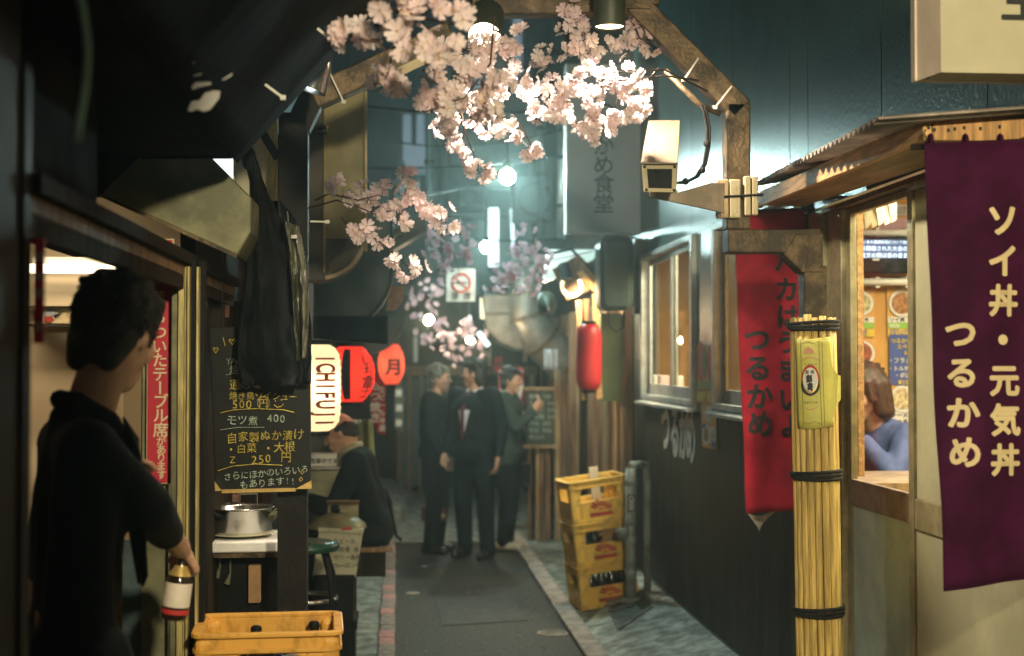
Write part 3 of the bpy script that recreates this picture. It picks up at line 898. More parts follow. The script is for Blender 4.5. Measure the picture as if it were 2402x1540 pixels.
for u, v in ((2178, 300), (2192, 305), (2225, 306), (2240, 303), (2262, 300), (2300, 302), (2345, 298)):
    p = P(u, v, Y0 - .002)
    obj('nail', MB().b2(p - Vector((.004, 0, .005)), p + Vector((.004, .003, .005))), T['ink'], cp)
R0, R1, R2 = P(2061, 279, 3.79), P(1772, 432, 6.1), P(2402, 250, 3.79)
def roof(u, v):
    f = R0.lerp(R1, u)
    return (f.x + (1.785 - f.x) * v, f.y, f.z + (R2.z - R0.z) * v + .009 * math.sin(u * 2 * PI * 34))
q = MB().sheet(roof, 340, 3, .003)
obj('roof_sheet', q, T['roofing'], cp, smooth=True)
hk = thing('banner_hook', 'small brass hook and cord on the canopy corner above the purple banner', 'hook', P(2170, 320, 4.06))
obj('hook', MB().tube([P(2171, 306, 3.89), P(2166, 312, 3.88), P(2171, 322, 3.86), P(2176, 330, 3.83)], .004, 6), T['gold'], hk)
obj('cord', MB().tube([P(2176, 328, 3.83), P(2169, 336, 3.78), P(2170, 346, 3.72)], .0025, 5), T['rope'], hk)
br = thing('banner_rod', 'dark square rod sticking out under the canopy to carry the purple banner', 'rod', P(2140, 345, 3.98))
obj('rod', MB().bar(P(2138, 346, 3.735), P(2466, 330, 3.735), .016), T['wood_dark'], br)
# cream box sign at the top right corner
sg = thing('box_sign', 'cream box sign with black writing high above the canopy', 'sign', P(2290, 170, 3.6))
a = P(2209, 170, 3.58); b = P(2209, -220, 3.58)
e0 = P(2184, 176, 3.66); 
bx = MB().prism([(a.x, 3.58, a.z), (WX - .002, 3.58, a.z), (WX - .002, 3.58, b.z), (a.x, 3.58, b.z)], (0, .1, 0))
obj('sign_face', bx, T['sign_cream'], sg)
obj('sign_edge', MB().prism([(a.x - .001, 3.578, a.z), (a.x - .001, 3.578, b.z), (a.x - .026, 3.70, b.z), (a.x - .026, 3.70, a.z - .002)], (-.001, .0, 0)).b2((a.x - .03, 3.69, a.z), (WX - .003, 3.72, b.z)), T['sign_edge'], sg)
q = MB()
put(q, '生', P(2400, -2, 3.575), 118 * 3.575 / F, bold=.02)
put(q, '中', P(2400, -110, 3.575), 118 * 3.575 / F, bold=.02)
obj('lettering', q, T['ink'], sg)
# ---------------- banners
def banner(name, lb, TL, TR, BR, BL, Y, m, ph, amp, nu=26, nv=40):
    t_ = thing(name, lb, 'banner', P(*TL, Y))
    def f(u, v):
        a = Vector(TL).lerp(Vector(TR), u); b = Vector(BL).lerp(Vector(BR), u)
        p = a.lerp(b, v)
        q_ = P(p.x, p.y, Y)
        q_.y += amp * (math.sin(u * 8 + v * 2.2 + ph) * .6 + math.sin(v * 13 + u * 3 + ph) * .5 * (.4 + v)) * min(1, v * 4)
        return q_
    obj('cloth', MB().sheet(f, nu, nv, .0015), m, t_, smooth=True)
    return t_, f
def bend(q, TL, TR, BR, BL, Y, ph, amp):
    """lays lettering on the rippled cloth"""
    a = P(*TL, Y); b = P(*TR, Y); c = P(*BL, Y)
    for p in q.v:
        v = (a.z - p.z) / (a.z - c.z)
        x0 = a.x + (c.x - a.x) * v
        u = (p.x - x0) / (b.x - a.x)
        p.y = Y - .003 + amp * (math.sin(u * 8 + v * 2.2 + ph) * .6 + math.sin(v * 13 + u * 3 + ph) * .5 * (.4 + v)) * min(1, v * 4) + (p.y - Y) * .02
pb, pf = banner('purple_banner', 'long purple cloth banner with cream writing hanging from the canopy corner', (2168, 340), (2460, 333), (2455, 1353), (2217, 1390), 3.70, T['purple'], .4, .014)
q = MB()
s4 = 3.68 / F
for ch, u, v, s_ in (('ソ', 2357, 516, 84), ('イ', 2357, 612, 84), ('丼', 2360, 705, 80), ('・', 2360, 798, 90), ('元', 2363, 893, 80), ('気', 2363, 986, 80), ('丼', 2362, 1080, 80),
                     ('つ', 2260, 782, 80), ('る', 2264, 875, 80), ('か', 2266, 970, 80), ('め', 2268, 1062, 80)):
    put(q, ch, P(u, v, 3.679), s_ * s4, bold=.042, sx=1.0)
bend(q, (2168, 340), (2460, 333), (2455, 1353), (2217, 1390), 3.70, .4, .014)
obj('lettering', q, T['cream_ink'], pb)
for k in range(4):
    c = P(2186 + 82 * k, 338, 3.70)
    obj('loop', MB().tube([c + Vector((0, .014 * math.cos(t) + .012, .02 * math.sin(t) + .006)) for t in (2 * PI * j / 12 for j in range(13))], .005, 6), T['purple'], pb, smooth=True)
obj('hem', MB().tube([P(2166, 341, 3.705), P(2462, 332, 3.705)], .006, 8), T['purple'], pb)
rbn, rf = banner('red_banner', 'red cloth banner with black writing hanging behind the bamboo wrapped post', (1722, 500), (1897, 492), (1884, 1196), (1750, 1206), 6.15, T['red_cloth'], 1.3, .016)
q = MB()
s6 = 6.1 / F
for ch, u, v, s_ in (('つ', 1782, 796, 66), ('る', 1783, 864, 66), ('か', 1786, 931, 66), ('め', 1788, 995, 66),
                     ('ハ', 1850, 612, 62), ('カ', 1852, 678, 62), ('は', 1856, 742, 62), ('う', 1856, 803, 62), ('ま', 1858, 868, 62), ('い', 1860, 938, 62), ('よ', 1864, 1000, 62)):
    put(q, ch, P(u, v, 6.105), s_ * s6, bold=.04)
bend(q, (1722, 500), (1897, 492), (1884, 1196), (1750, 1206), 6.15, 1.3, .016)
obj('lettering', q, T['ink'], rbn)
obj('lining_tip', MB().sheet(lambda u, v: P(1752 + 70 * u * (1 - v) + v * 30, 1203 + v * 38 + 8 * math.sin(u * 4), 6.17 + .02 * u), 6, 6, .002), T['white_cloth'], rbn)
obj('clip', MB().box(P(1905, 505, 6.13), (.05, .03, .085)).tube([P(1888, 500, 6.13), P(1915, 494, 6.1)], .008, 6), T['chrome'], rbn)
obj('rod', MB().bar(P(1725, 497, 6.17), P(1930, 490, 6.17), .012), T['steel_dark'], rbn)
# ---------------- steel gate across the alley
G = 5.0
gt = thing('steel_gate', 'rusty square steel arch spanning the alley under the blossoms', 'gate', (1.4, G, 0))
def sq(a, b, w_=.085, ext=.0, name='beam', m='steel'):
    a = Vector(a); b = Vector(b)
    d_ = (b - a).normalized()
    return obj(name, MB().bar(a - d_ * ext, b + d_ * ext, w_, w_ * .98, (0, 1, 0)), T[m], gt, bevel=.006 if m == 'steel' else .001)
R1, R2, R3, R4 = P(1905, 560, G), P(1727, 568, G), P(1727, 246, G), P(1497, 20, G)
pb_ = Vector((R1.x + .03, G, 0))
sq(pb_, Vector((R1.x, G, R1.z - .10)), name='post')
sq(Vector((R1.x + .02, G, R1.z - .012)), Vector((R2.x - .04, G, R2.z + .0)))
obj('elbow', MB().prism([P(1932, 548, G - .045), P(1868, 548, G - .045), P(1838, 596, G - .045), P(1882, 640, G - .045), P(1932, 640, G - .045)], (0, .09, 0)), T['steel'], gt, bevel=.005)
sq(R2 + Vector((0, 0, .042)), R3 + Vector((0, 0, .0)), name='post')
sq(R3 + Vector((0, 0, -.01)), R4, ext=.02)
sq(R4 + Vector((.03, 0, .0)), P(1497, -90, G), name='post')
TB0, TB1 = P(1470, 8, G), P(1130, 12, G)
sq(TB0, TB1, .085)
sq(P(1133, -60, G), P(1133, 60, G), .085, name='post')
sq(P(1060, 82, G), P(735, 232, G), .085)
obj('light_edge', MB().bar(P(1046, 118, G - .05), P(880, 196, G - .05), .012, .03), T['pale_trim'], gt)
sq(P(735, 228, G + .005), P(700, 300, G + .005), .085, m='steel_dark')
sq(P(690, 270, G + .01), Vector((P(690, 640, G).x, G + .01, 0)), .10, name='post', m='steel_dark')
obj('gusset', MB().bar(P(1497, 20, G - .05), P(1497, -60, G - .05), .1, .004, (0, 1, 0)), T['steel'], gt)
# conduit along the diagonal and nylon ties
cdt = thing('conduit', 'thin brown conduit tied along the right diagonal of the steel arch', 'conduit', R3)
obj('pipe', MB().tube([P(1560, 165, G - .055), P(1640, 245, G - .055), P(1690, 268, G - .055)], .011, 8), T['steel'], cdt, smooth=True)
def tie_(lb, a, b, tail=None):
    t_ = thing('cable_tie', lb, 'cable tie', a, group='white nylon cable ties')
    obj('strap', MB().bar(a, b, .009, .006), T['tie'], t_)
    obj('head', MB().box(b, (.014, .012, .012)), T['tie'], t_)
tie_('white cable tie across the upper part of the right diagonal beam', P(1638, 137, G - .06), P(1604, 188, G - .06))
tie_('white cable tie round the lower bend of the right diagonal beam', P(1716, 203, G - .06), P(1677, 253, G - .06))
tie_('thin white cable tie hanging from the left diagonal beam', P(772, 168, G - .06), P(806, 240, G - .06))
tie_('white cable tie folded against the olive sign box by the blossoms', P(728, 520, G - .06), P(768, 521, G - .06))
# black shadowy cable clamp on arch
# ---------------- bamboo round the post
bw = thing('bamboo_screen', 'bundle of yellow split bamboo bound with black cord round the gate post', 'bamboo screen', (pb_.x, G, 0))
cx0, cxb = P(1907, 740, G).x, pb_.x
zt = P(0, 737, G).z
NB = 17
for k in range(NB):
    t = 2 * PI * k / NB + .1
    rr = .071 + random.uniform(-.003, .003)
    w_ = .0125 + random.uniform(-.002, .0025)
    sx = rr * math.cos(t); sy = rr * .9 * math.sin(t)
    zt_ = zt + random.uniform(-.012, .006)
    pts = []
    for j in range(9):
        f = j / 8
        x = cxb + (cx0 - cxb) * f + sx * (1 - .08 * math.exp(-((f - .96) / .03) ** 2))
        pts.append((x + random.uniform(-.0012, .0012), G + sy + random.uniform(-.0012, .0012), f * zt_))
    o_ = obj('slat', MB().tube(pts, w_, 7), T['bamboo'], bw, smooth=True)
for v, dz in ((760, .022), (1125, .022), (1458, .022)):
    z = P(0, v, G).z
    f = z / zt
    x = cxb + (cx0 - cxb) * f
    q = MB()
    for k in range(3):
        q.tube([(x + .088 * math.cos(t), G + .082 * math.sin(t), z + (k - 1) * .009 + .006 * math.sin(t + k)) for t in (2 * PI * j / 22 for j in range(23))], .0065, 6)
    obj('binding_cord', q, T['rope'], bw, smooth=True)
# yellow poster wrapped about the bamboo
yp = thing('yellow_poster', 'torn yellow printed poster with an oval crest wrapped on the bamboo', 'poster', P(1910, 1005, 4.9))
def cyl(u, v, off=0.):
    """a point of the poster, bent round the bundle: u runs across the picture, v down it"""
    p = P(u, v, 4.9)
    f = p.z / zt
    x = cxb + (cx0 - cxb) * f
    t = max(-1.25, min(1.25, (p.x - x) / .088))
    return Vector((x + (.089 + off) * math.sin(t), G - (.083 + off) * math.cos(t), p.z))
q = MB().sheet(lambda a, b: cyl(1866 + 90 * a + 8 * b, 793 + 212 * b + 3 * math.sin(a * 5)), 16, 12, .0015)
obj('sheet', q, T['yellow_poster'], yp, smooth=True)
tf = [cyl(1950, 800), cyl(1958, 860), P(1966, 880, 4.93), P(1972, 882, 4.94), P(1972, 938, 4.94), P(1962, 952, 4.93), cyl(1955, 1000)]
obj('torn_flap', MB().prism(tf, (0, .002, 0)), T['yellow_poster'], yp)
def strip(pts, w_, off=.002):
    q = MB()
    for a, b in zip(pts, pts[1:]):
        q.bar(cyl(*a, off), cyl(*b, off), w_, .0012, (0, 1, 0))
    return q
q = strip([(1882, 800), (1884, 860), (1887, 930), (1890, 1000)], .0018)
for pp in ([(1924, 800), (1927, 900), (1931, 1000)], [(1931, 800), (1934, 900), (1938, 1000)], [(1886, 990), (1900, 996), (1915, 990), (1930, 996)], [(1884, 806), (1898, 800), (1912, 806), (1928, 800)]):
    q.v, q.f, q.m = q.v, q.f, q.m
    s_ = strip(pp, .0018); q.add(s_.v, s_.f)
obj('border_print', q, T['poster_line'], yp)
def disc(cu, cv, ru, rv, off, m, name):
    n_ = 22
    vs = [cyl(cu, cv, off)] + [cyl(cu + ru * math.cos(2 * PI * k / n_), cv + rv * math.sin(2 * PI * k / n_), off) for k in range(n_)]
    return obj(name, MB().add(vs, [(0, 1 + k, 1 + (k + 1) % n_) for k in range(n_)]), m, yp, recalc=False)
disc(1905, 893, 21, 37, .003, T['logo'], 'crest')
disc(1905, 905, 21, 24, .0036, T['ink'], 'crest')
disc(1905, 893, 17, 31, .0042, T['gold'], 'crest')
disc(1905, 891, 16, 28, .0048, T['paper'], 'crest')
q = MB()
put(q, '越', cyl(1899, 873, .006), .015, bold=.01); put(q, '後', cyl(1910, 873, .006), .015, bold=.01)
put(q, '鶴', cyl(1905, 889, .006), .030, bold=.03); put(q, '亀', cyl(1907, 908, .006), .030, bold=.03)
obj('lettering', q, T['ink'], yp)
q = MB().prism([cyl(1890, 829, .003), cyl(1912, 829, .003), cyl(1912, 822, .003), cyl(1901, 813, .003), cyl(1890, 822, .003)], (0, -.0005, 0))
s_ = strip([(1886, 846), (1900, 838), (1914, 840), (1926, 846)], .003); q.add(s_.v, s_.f)
s_ = strip([(1890, 956), (1902, 962), (1914, 960), (1922, 954)], .0025); q.add(s_.v, s_.f)
obj('ribbon_print', q, T['pink_print'], yp)
q = MB()
for k, ch in enumerate('清酒大吟醸'): put(q, ch, cyl(1893 + k * 6.5, 945, .005), .008, bold=.0)
for k, ch in enumerate('新潟地酒'): put(q, ch, cyl(1896 + k * 7, 855, .005), .008, bold=.0)
obj('small_lettering', q, T['poster_line'], yp)
# ---------------- surveillance camera
cc = thing('surveillance_camera', 'beige box surveillance camera on a bracket clamped to the arch post', 'camera', P(1548, 452, 4.75))
def camP(u, v, Y): return P(u, v, Y)
f_ = [camP(1507, 383, 4.735), camP(1588, 384, 4.735), camP(1587, 448, 4.705), camP(1512, 446, 4.705)]
k_ = [camP(1524, 289, 5.06), camP(1592, 288, 5.06), camP(1592, 352, 5.03), camP(1524, 352, 5.03)]
obj('housing', MB().add(f_ + k_, [(0, 1, 2, 3), (7, 6, 5, 4), (0, 4, 5, 1), (1, 5, 6, 2), (2, 6, 7, 3), (3, 7, 4, 0)]), T['cam_body'], cc, bevel=.006)
hd = [camP(1503, 386, 4.70), camP(1590, 386, 4.70), camP(1595, 286, 5.08), camP(1521, 287, 5.08)]
obj('sunshield', MB().prism(hd, (0, 0, .006)), T['cam_body'], cc, bevel=.002)
fr_ = [camP(1506, 388, 4.712), camP(1588, 388, 4.712), camP(1587, 452, 4.682), camP(1511, 450, 4.682)]
c_ = sum(fr_, Vector()) / 4
q = MB()
ins = [c_ + (p - c_) * .72 for p in fr_]
for k in range(4):
    a, b, c, d_ = fr_[k], fr_[(k + 1) % 4], ins[(k + 1) % 4], ins[k]
    q.prism([a, b, c, d_], (0, .012, .0))
obj('bezel', q, T['cam_front'], cc, bevel=.002)
obj('window', MB().prism([p + Vector((0, .004, 0)) for p in ins], (0, .004, 0)), T['lens'], cc)
for p in fr_:
    obj('screw', MB().ball(c_ + (p - c_) * .86, .0055, 8), T['wood_dark'], cc)
obj('back_shell', MB().ball(camP(1533, 353, 4.80) - Vector((0, 0, .0)), .006, 6), T['white'], cc)
cb = thing('camera_bracket', 'beige tapered bracket plate with clamp blocks holding the surveillance camera', 'bracket', P(1690, 480, 4.9))
obj('arm', MB().prism([P(1524, 452, 4.86), P(1590, 452, 4.86), P(1668, 429, 4.86), P(1700, 430, 4.86), P(1698, 500, 4.86), P(1524, 463, 4.86)], (0, .012, 0)).prism([P(1524, 452, 4.86), P(1590, 452, 4.86), P(1560, 455, 5.0), P(1524, 456, 5.0)], (0, 0, .008)), T['cam_body'], cb, bevel=.002)
for u0, u1, v0, v1, nm in ((1682, 1710, 421, 512, 'clamp_block'), (1712, 1738, 421, 512, 'clamp_block'), (1747, 1762, 413, 506, 'clamp_block'), (1764, 1779, 414, 505, 'clamp_block')):
    a = P(u0, v0, G - .075); b = P(u1, v1, G - .075)
    obj(nm, MB().b2((a.x, G - .075, b.z), (b.x, G - .045, a.z)), T['wood_pale'] if u0 < 1700 else T['cam_front'], cb, bevel=.004)
obj('bolt', MB().tube([P(1688, 463, 4.91), P(1790, 457, 4.91)], .005, 6), T['steel_dark'], cb)
for v in (434, 504): obj('bolt', MB().ball(P(1684, v, 4.90), .008, 8), T['chrome'], cb)
cw = thing('camera_cable', 'pair of dark cables looping from the arch to the surveillance camera', 'cable', P(1650, 330, G))
for dx in (0, 6):
    obj('cable', MB().tube([P(u + dx, v, G - .06) for u, v in ((1640, 240), (1651, 262), (1659, 300), (1658, 345), (1650, 385), (1632, 415), (1605, 428), (1588, 430))], .005, 6), T['steel_dark'], cw, smooth=True)
q = MB()
for u, v in ((1655, 338), (1644, 400), (1605, 426)): q.ball(P(u + 3, v, G - .06), .013, 8)
obj('knot', q, T['steel_dark'], cw)
# ---------------- grey hanging sign of the eatery
gs = thing('hanging_sign', 'grey vertical sign board with black eatery name beside the surveillance camera', 'sign', P(1417, 548, 10.4))
a = P(1331, 150, 10.4); b = P(1504, 548, 10.4)
obj('board', MB().b2((a.x, 10.4, b.z), (b.x, 10.52, a.z)), T['sign_grey'], gs, bevel=.006)
obj('edge', MB().b2((a.x - .012, 10.39, b.z - .003), (a.x - .001, 10.53, a.z)), T['alu_white'], gs)
q = MB()
for ch, v in (('つ', 258), ('る', 300), ('か', 343), ('め', 387), ('食', 431), ('堂', 478)):
    put(q, ch, P(1416, v, 10.392), 50 * 10.4 / F, bold=.012, sx=1.05)
obj('lettering', q, T['ink'], gs)
for v in (200, 520): obj('arm', MB().bar(P(1504, v, 10.46), (WX + .01, 10.46, P(0, v, 10.46).z), .03), T['steel_dark'], gs)
# green cabinet under the sign
gc = thing('meter_cabinet', 'dark green rounded cabinet hung on the wall beneath the grey sign', 'cabinet', P(1455, 735, 10.2))
def rrect(u0, v0, u1, v1, r, Y, n_=5):
    o_ = []
    for cu, cv, a0 in ((u1 - r, v0 + r, -90), (u1 - r, v1 - r, 0), (u0 + r, v1 - r, 90), (u0 + r, v0 + r, 180)):
        for k in range(n_ + 1):
            t = math.radians(a0 + 90 * k / n_)
            o_.append(P(cu + r * math.cos(t), cv + r * math.sin(t), Y))
    return o_
obj('body', MB().prism(rrect(1408, 556, 1486, 728, 18, 10.2), (0, .28, 0)), T['greenbox'], gc, bevel=.01)
obj('cover', MB().prism(rrect(1416, 562, 1478, 722, 14, 10.17), (0, .028, 0)), T['greenbox'], gc, bevel=.012)
obj('bracket', MB().b2(P(1488, 560, 10.3), P(1505, 738, 10.42)), T['teal_dark'], gc)
obj('cable', MB().tube([P(1425, 730, 10.2), P(1428, 765, 10.2), P(1445, 780, 10.2), P(1462, 768, 10.2), P(1464, 730, 10.2)], .008, 6), T['black'], gc)
# moss green vertical sign with a lit wooden edge
ms_ = thing('vertical_sign', 'moss green vertical sign with a yellow lit wooden edge behind the red lantern', 'sign', P(1432, 940, 10.5))
a = P(1409, 735, 10.5); b = P(1458, 942, 10.5)
obj('board', MB().b2((a.x, 10.5, b.z), (b.x, 10.6, a.z)), T['greensign'], ms_)
obj('edge', MB().prism([P(1390, 765, 10.45), P(1404, 760, 10.45), P(1414, 936, 10.45), P(1402, 936, 10.45)], (0, .05, 0)), T['timber'], ms_)
obj('edge', MB().b2(P(1459, 735, 10.5), P(1466, 955, 10.58)), T['wood_mid'], ms_)
# ---------------- shops farther along the right
fs_ = thing('timber_shopfront', 'smoke browned timber shopfront past the restaurant on the right', 'building', (1.75, 13, 0))
obj('wall', MB().b2((1.80, 10.72, 0), (1.95, 19.1, 5.5)), T['wood_dark'], fs_)
y = 10.75
k = 0
while y < 17.6:
    w_ = .14 + .1 * random.random()
    obj('board', MB().b2((1.80 - .02 - .05 * (k % 3 == 0), y, 0.02), (1.799, y + w_, 2.2)), T[['wood_mid', 'wood_dark', 'wood_mid', 'wood_pale'][k % 4] if k % 5 else 'wood_mid'], fs_, bevel=.006)
    y += w_ + .03 + .1 * random.random()
    k += 1
obj('eave', MB().prism([(1.45, 11.3, 2.62), (1.80, 11.3, 2.80), (1.80, 11.3, 2.74), (1.45, 11.3, 2.56)], (0, 6.5, 0)), T['wood_dark'], fs_)
for u, m in ((1462, 'wood_pale'), (1445, 'wood_pale'), (1428, 'wood_mid')):
    p = PX(u, 1000, 1.70)
    obj('pole', MB().tube([(1.70, p.y, 0), (1.70, p.y, 2.0)], .018, 8), T[m], fs_)
rd = [P(1347, 700, 10.8), P(1368, 700, 10.8)]
for k, (u, v0, v1, m) in enumerate(((1358, 705, 772, 'wood_pale'), (1376, 702, 765, 'wood_mid'), (1398, 690, 780, 'timber'))):
    tag(obj('wooden_tag', MB().prism([P(u - 8, v0, 10.9), P(u + 8, v0, 10.9), P(u + 7, v1, 10.9), P(u - 3, v1 + 4, 10.9)], (0, .02, 0)), T[m], bevel=.004),
        ['pale wooden name tag hanging left above the red lantern', 'brown wooden name tag hanging in the middle above the red lantern', 'bright lit wooden name tag hanging next to the green cabinet'][k], 'wooden tag')
lp_ = thing('lamp_board', 'tilted wooden board carrying a black spot lamp with a glowing ring', 'spot lamp', P(1350, 660, 10.9))
c = [P(1296, 632, 10.9), P(1355, 598, 10.9), P(1410, 668, 10.9), P(1330, 706, 10.9)]
obj('board', MB().prism(c, (0, .03, 0)), T['wood_mid'], lp_, bevel=.004)
obj('strip', MB().prism([P(1352, 640, 10.88), P(1366, 634, 10.88), P(1404, 680, 10.88), P(1392, 684, 10.88)], (0, .015, 0)), T['timber'], lp_)
obj('canister', MB().tube([P(1322, 622, 10.86), P(1331, 658, 10.80)], .045, 16), T['black'], lp_)
q = MB()
ctr = P(1341, 672, 10.78)
q.tube([ctr + Vector((.075 * math.cos(t), 0, .075 * math.sin(t))) for t in (2 * PI * (j / 20) + 2.6 for j in range(15))], .014, 8)
obj('ring', q, emit('lamp_ring', (1, .86, .55), 1.3), lp_, smooth=True)
light('SPOT', P(1341, 676, 10.72), 80, (1, .70, .38), .06, Vector((-.55, -.1, .8)).to_track_quat('Z', 'Y').to_euler(), 165)
obj('cable', MB().tube([P(1250, 590, 10.95), P(1290, 595, 10.95), P(1340, 585, 10.95), P(1372, 618, 10.95), P(1404, 640, 10.95)], .014, 6), T['black'], lp_)
wb = thing('white_hood', 'white sheet metal hood above the tilted lamp board', 'hood', P(1310, 600, 11.2))
obj('hood', MB().prism([P(1288, 586, 11.2), P(1405, 586, 11.2), P(1392, 610, 11.2), P(1300, 655, 11.2), P(1278, 660, 11.2)], (0, .2, 0)), T['white'], wb)
# blackboard menu and noren at the far right
mb_ = thing('menu_board', 'far green menu board written in chalk leaning behind the man with raised hand', 'menu board', P(1265, 1045, 13.4))
a = P(1236, 916, 13.4); b = P(1296, 1044, 13.4)
obj('board', MB().b2((a.x, 13.4, b.z), (b.x, 13.44, a.z)), T['greenbox'], mb_)
q = MB()
q.b2((a.x - .03, 13.37, b.z - .03), (b.x + .03, 13.44, b.z - .001)); q.b2((a.x - .03, 13.37, a.z + .001), (b.x + .03, 13.44, a.z + .03))
obj('frame', q, T['wood_pale'], mb_)
q = MB()
for k, tx in enumerate(('焼鳥 120', 'もつ煮 400', 'ビール 500', 'お新香 250', '冷奴 300', '枝豆 300', '煮込み')):
    line(q, tx, P(1241, 930 + k * 16, 13.39), 12 * 13.4 / F, .6, bold=.0, jit=.06)
obj('chalk_writing', q, T['chalk_w'], mb_)
ss = thing('slat_screen', 'screen of upright timber slats under the far green menu board', 'screen', P(1275, 1250, 13.5))
u = 1238
k = 0
while u < 1326:
    w_ = random.choice((6, 8, 11))
    obj('slat', MB().b2((P(u, 0, 13.5).x, 13.47 + .02 * (k % 2), 0.01), (P(u + w_, 0, 13.5).x, 13.52 + .02 * (k % 2), 1.5 + .25 * random.random() if u > 1298 else 1.02)), T[('wood_mid', 'wood_dark', 'wood_pale', 'wood_mid')[k % 4]], ss, bevel=.004)
    u += w_ + 3
    k += 1
obj('rail', MB().b2((P(1236, 0, 13.5).x, 13.55, .35), (P(1326, 0, 13.5).x, 13.58, .42)), T['wood_dark'], ss)
nr = thing('red_shop_sign', 'dull red shop sign with a pale drawn face of curves behind the right man', 'sign', P(1205, 960, 14))
obj('panel', MB().prism(rrect(1170, 862, 1229, 962, 12, 14), (0, .04, 0)), mat('dull_red', (.36, .05, .05), .6), nr)
q = MB()
q.tube([P(1178, 880, 13.98), P(1200, 868, 13.98), P(1224, 876, 13.98)], .022, 6)
q.tube([P(1216, 880, 13.98), P(1224, 905, 13.98), P(1216, 940, 13.98)], .02, 6)
q.tube([P(1182, 945, 13.98), P(1204, 930, 13.98), P(1214, 942, 13.98)], .02, 6)
obj('drawing', q, T['paper'], nr)
hc = tag(obj('hanging_cloth', MB().sheet(lambda u, v: P(1276 + 32 * u, 820 + 48 * v, 13.0 + .03 * math.sin(u * 9)), 10, 4, .004), T['sign_grey'], smooth=True), 'grey cloth hanging at the far right above the green menu board', 'cloth')
# the large grey duct bending over the alley
dc = thing('exhaust_duct', 'fat grey exhaust duct bending out over the alley by the warm spot bulb', 'duct', P(1250, 760, 14.5))
pts = [P(1420, 900, 14.6), P(1330, 850, 14.6), P(1270, 800, 14.5), P(1235, 745, 14.5), P(1235, 690, 14.5), P(1240, 600, 14.5)]
obj('pipe', MB().tube(pts, [.24, .23, .2, .18, .17, .17], 18), mat('duct_metal', (.16, .15, .13), .45, .5, var=.3), dc, smooth=True)
q = MB()
for i in (1, 2, 3, 4):
    d_ = (pts[i + 1] - pts[i - 1]).normalized()
    q.tube([pts[i] - d_ * .02, pts[i] + d_ * .02], [.245, .235, .215, .19, .185][i], 18)
obj('flange', q, T['steel'], dc)
hd_ = thing('smoke_hood', 'wide rounded beige smoke hood under the duct', 'hood', P(1210, 830, 15.2))
obj('hood', MB().prism([P(1130, 690, 15.2), P(1245, 690, 15.2), P(1300, 780, 15.2), P(1312, 800, 15.2), P(1308, 815, 15.2), P(1270, 826, 15.2), P(1210, 822, 15.2), P(1170, 805, 15.2), P(1140, 770, 15.2)], (0, .5, 0)), mat('beige_metal', (.25, .20, .15), .5, .2, var=.3), hd_, bevel=.03)
obj('seam', MB().b2(P(1140, 738, 15.17), P(1300, 734, 15.19)), T['steel'], hd_)
obj('seam', MB().b2(P(1226, 690, 15.16), P(1229, 820, 15.18)), T['steel'], hd_)
# ================================================================== LEFT SIDE
st = thing('stall', 'dark narrow eatery with an open doorway and cream lit room at the left', 'building', (-1.4, 3.6, 0))
# lintel boards, threshold, the near black wall and the door frames
obj('near_wall', MB().b2((LX - .1, -1.5, 0), (LX, 2.40, 2.9)), T['black'], st)
obj('near_jamb', MB().b2((LX - .05, 2.405, 0), (LX + .006, 2.455, 2.2)), T['black'], st)
obj('lintel', MB().b2((LX - .06, 2.46, 1.955), (LX, 5.5, 1.984)), T['wood_mid'], st)
obj('lintel', MB().b2((LX - .06, 2.46, 1.988), (LX + .02, 5.5, 2.02)), T['wood_dark'], st)
obj('lintel', MB().b2((LX - .02, 2.46, 1.915), (LX - .001, 5.5, 1.953)), T['wood_dark'], st)
obj('transom_panel', MB().b2((LX - .36, 2.46, 2.02), (LX - .331, 4.42, 2.6)), T['tarp'], st)
obj('transom_panel', MB().b2((LX - .05, 2.46, 2.031), (LX - .01, 3.05, 2.29)), T['tarp'], st)
obj('lintel_board', MB().b2((LX - .33, 2.46, 2.021), (LX - .001, 4.42, 2.030)), T['wood_dark'], st)
def vstrip(u0, u1, Y, z0, z1, m, d=.04, name='door_frame'):
    a = P(u0, 800, Y); b = P(u1, 800, Y)
    return obj(name, MB().b2((a.x, Y, z0), (b.x, Y + d, z1)), T[m], st, bevel=.002)
vstrip(402, 416, 4.24, 0, 1.98, 'hood', .06)
vstrip(417, 431, 4.22, 0, 1.98, 'jamb', .05)
vstrip(432, 437, 4.23, 0, 1.98, 'jamb', .05)
vstrip(438, 444, 4.21, 0, 1.98, 'jamb', .05)
vstrip(445, 459, 4.24, 0, 2.0, 'black', .05)
vstrip(459.5, 465, 4.22, 0, 1.98, 'jamb', .05)
vstrip(465.5, 480, 4.26, 0, 2.0, 'black', .05)
obj('doorstep', MB().b2((LX - .12, 2.46, .007), (LX + .02, 4.3, .10)), T['concrete'], st)
# the room behind
obj('interior_wall', MB().b2((-3.1, 6.0, 0), (LX - .1, 6.06, 2.6)), T['cream_wall'], st)
obj('interior_side_wall', MB().b2((-3.16, .5, 0), (-3.1, 6.06, 2.6)), T['cream_wall'], st)
obj('interior_near_wall', MB().b2((-3.1, .5, 0), (LX - .11, .56, 2.6)), T['wood_dark'], st)
obj('interior_ceiling', MB().b2((-3.16, .5, 2.6), (LX - .07, 6.06, 2.64)), T['cream_wall'], st)
obj('interior_floor', MB().b2((-3.1, .57, .0), (LX - .12, 5.99, .10)), T['wood_mid'], st)
obj('partition_wall', MB().b2((LX - .095, 4.78, 0), (LX - .045, 6.06, 2.6)), T['wood_dark'], st)
obj('shelf', MB().b2((P(60, 0, 5.85).x, 5.85, P(0, 766, 5.85).z), (P(300, 0, 5.85).x, 5.99, P(0, 760, 5.85).z)), T['chrome'], st)
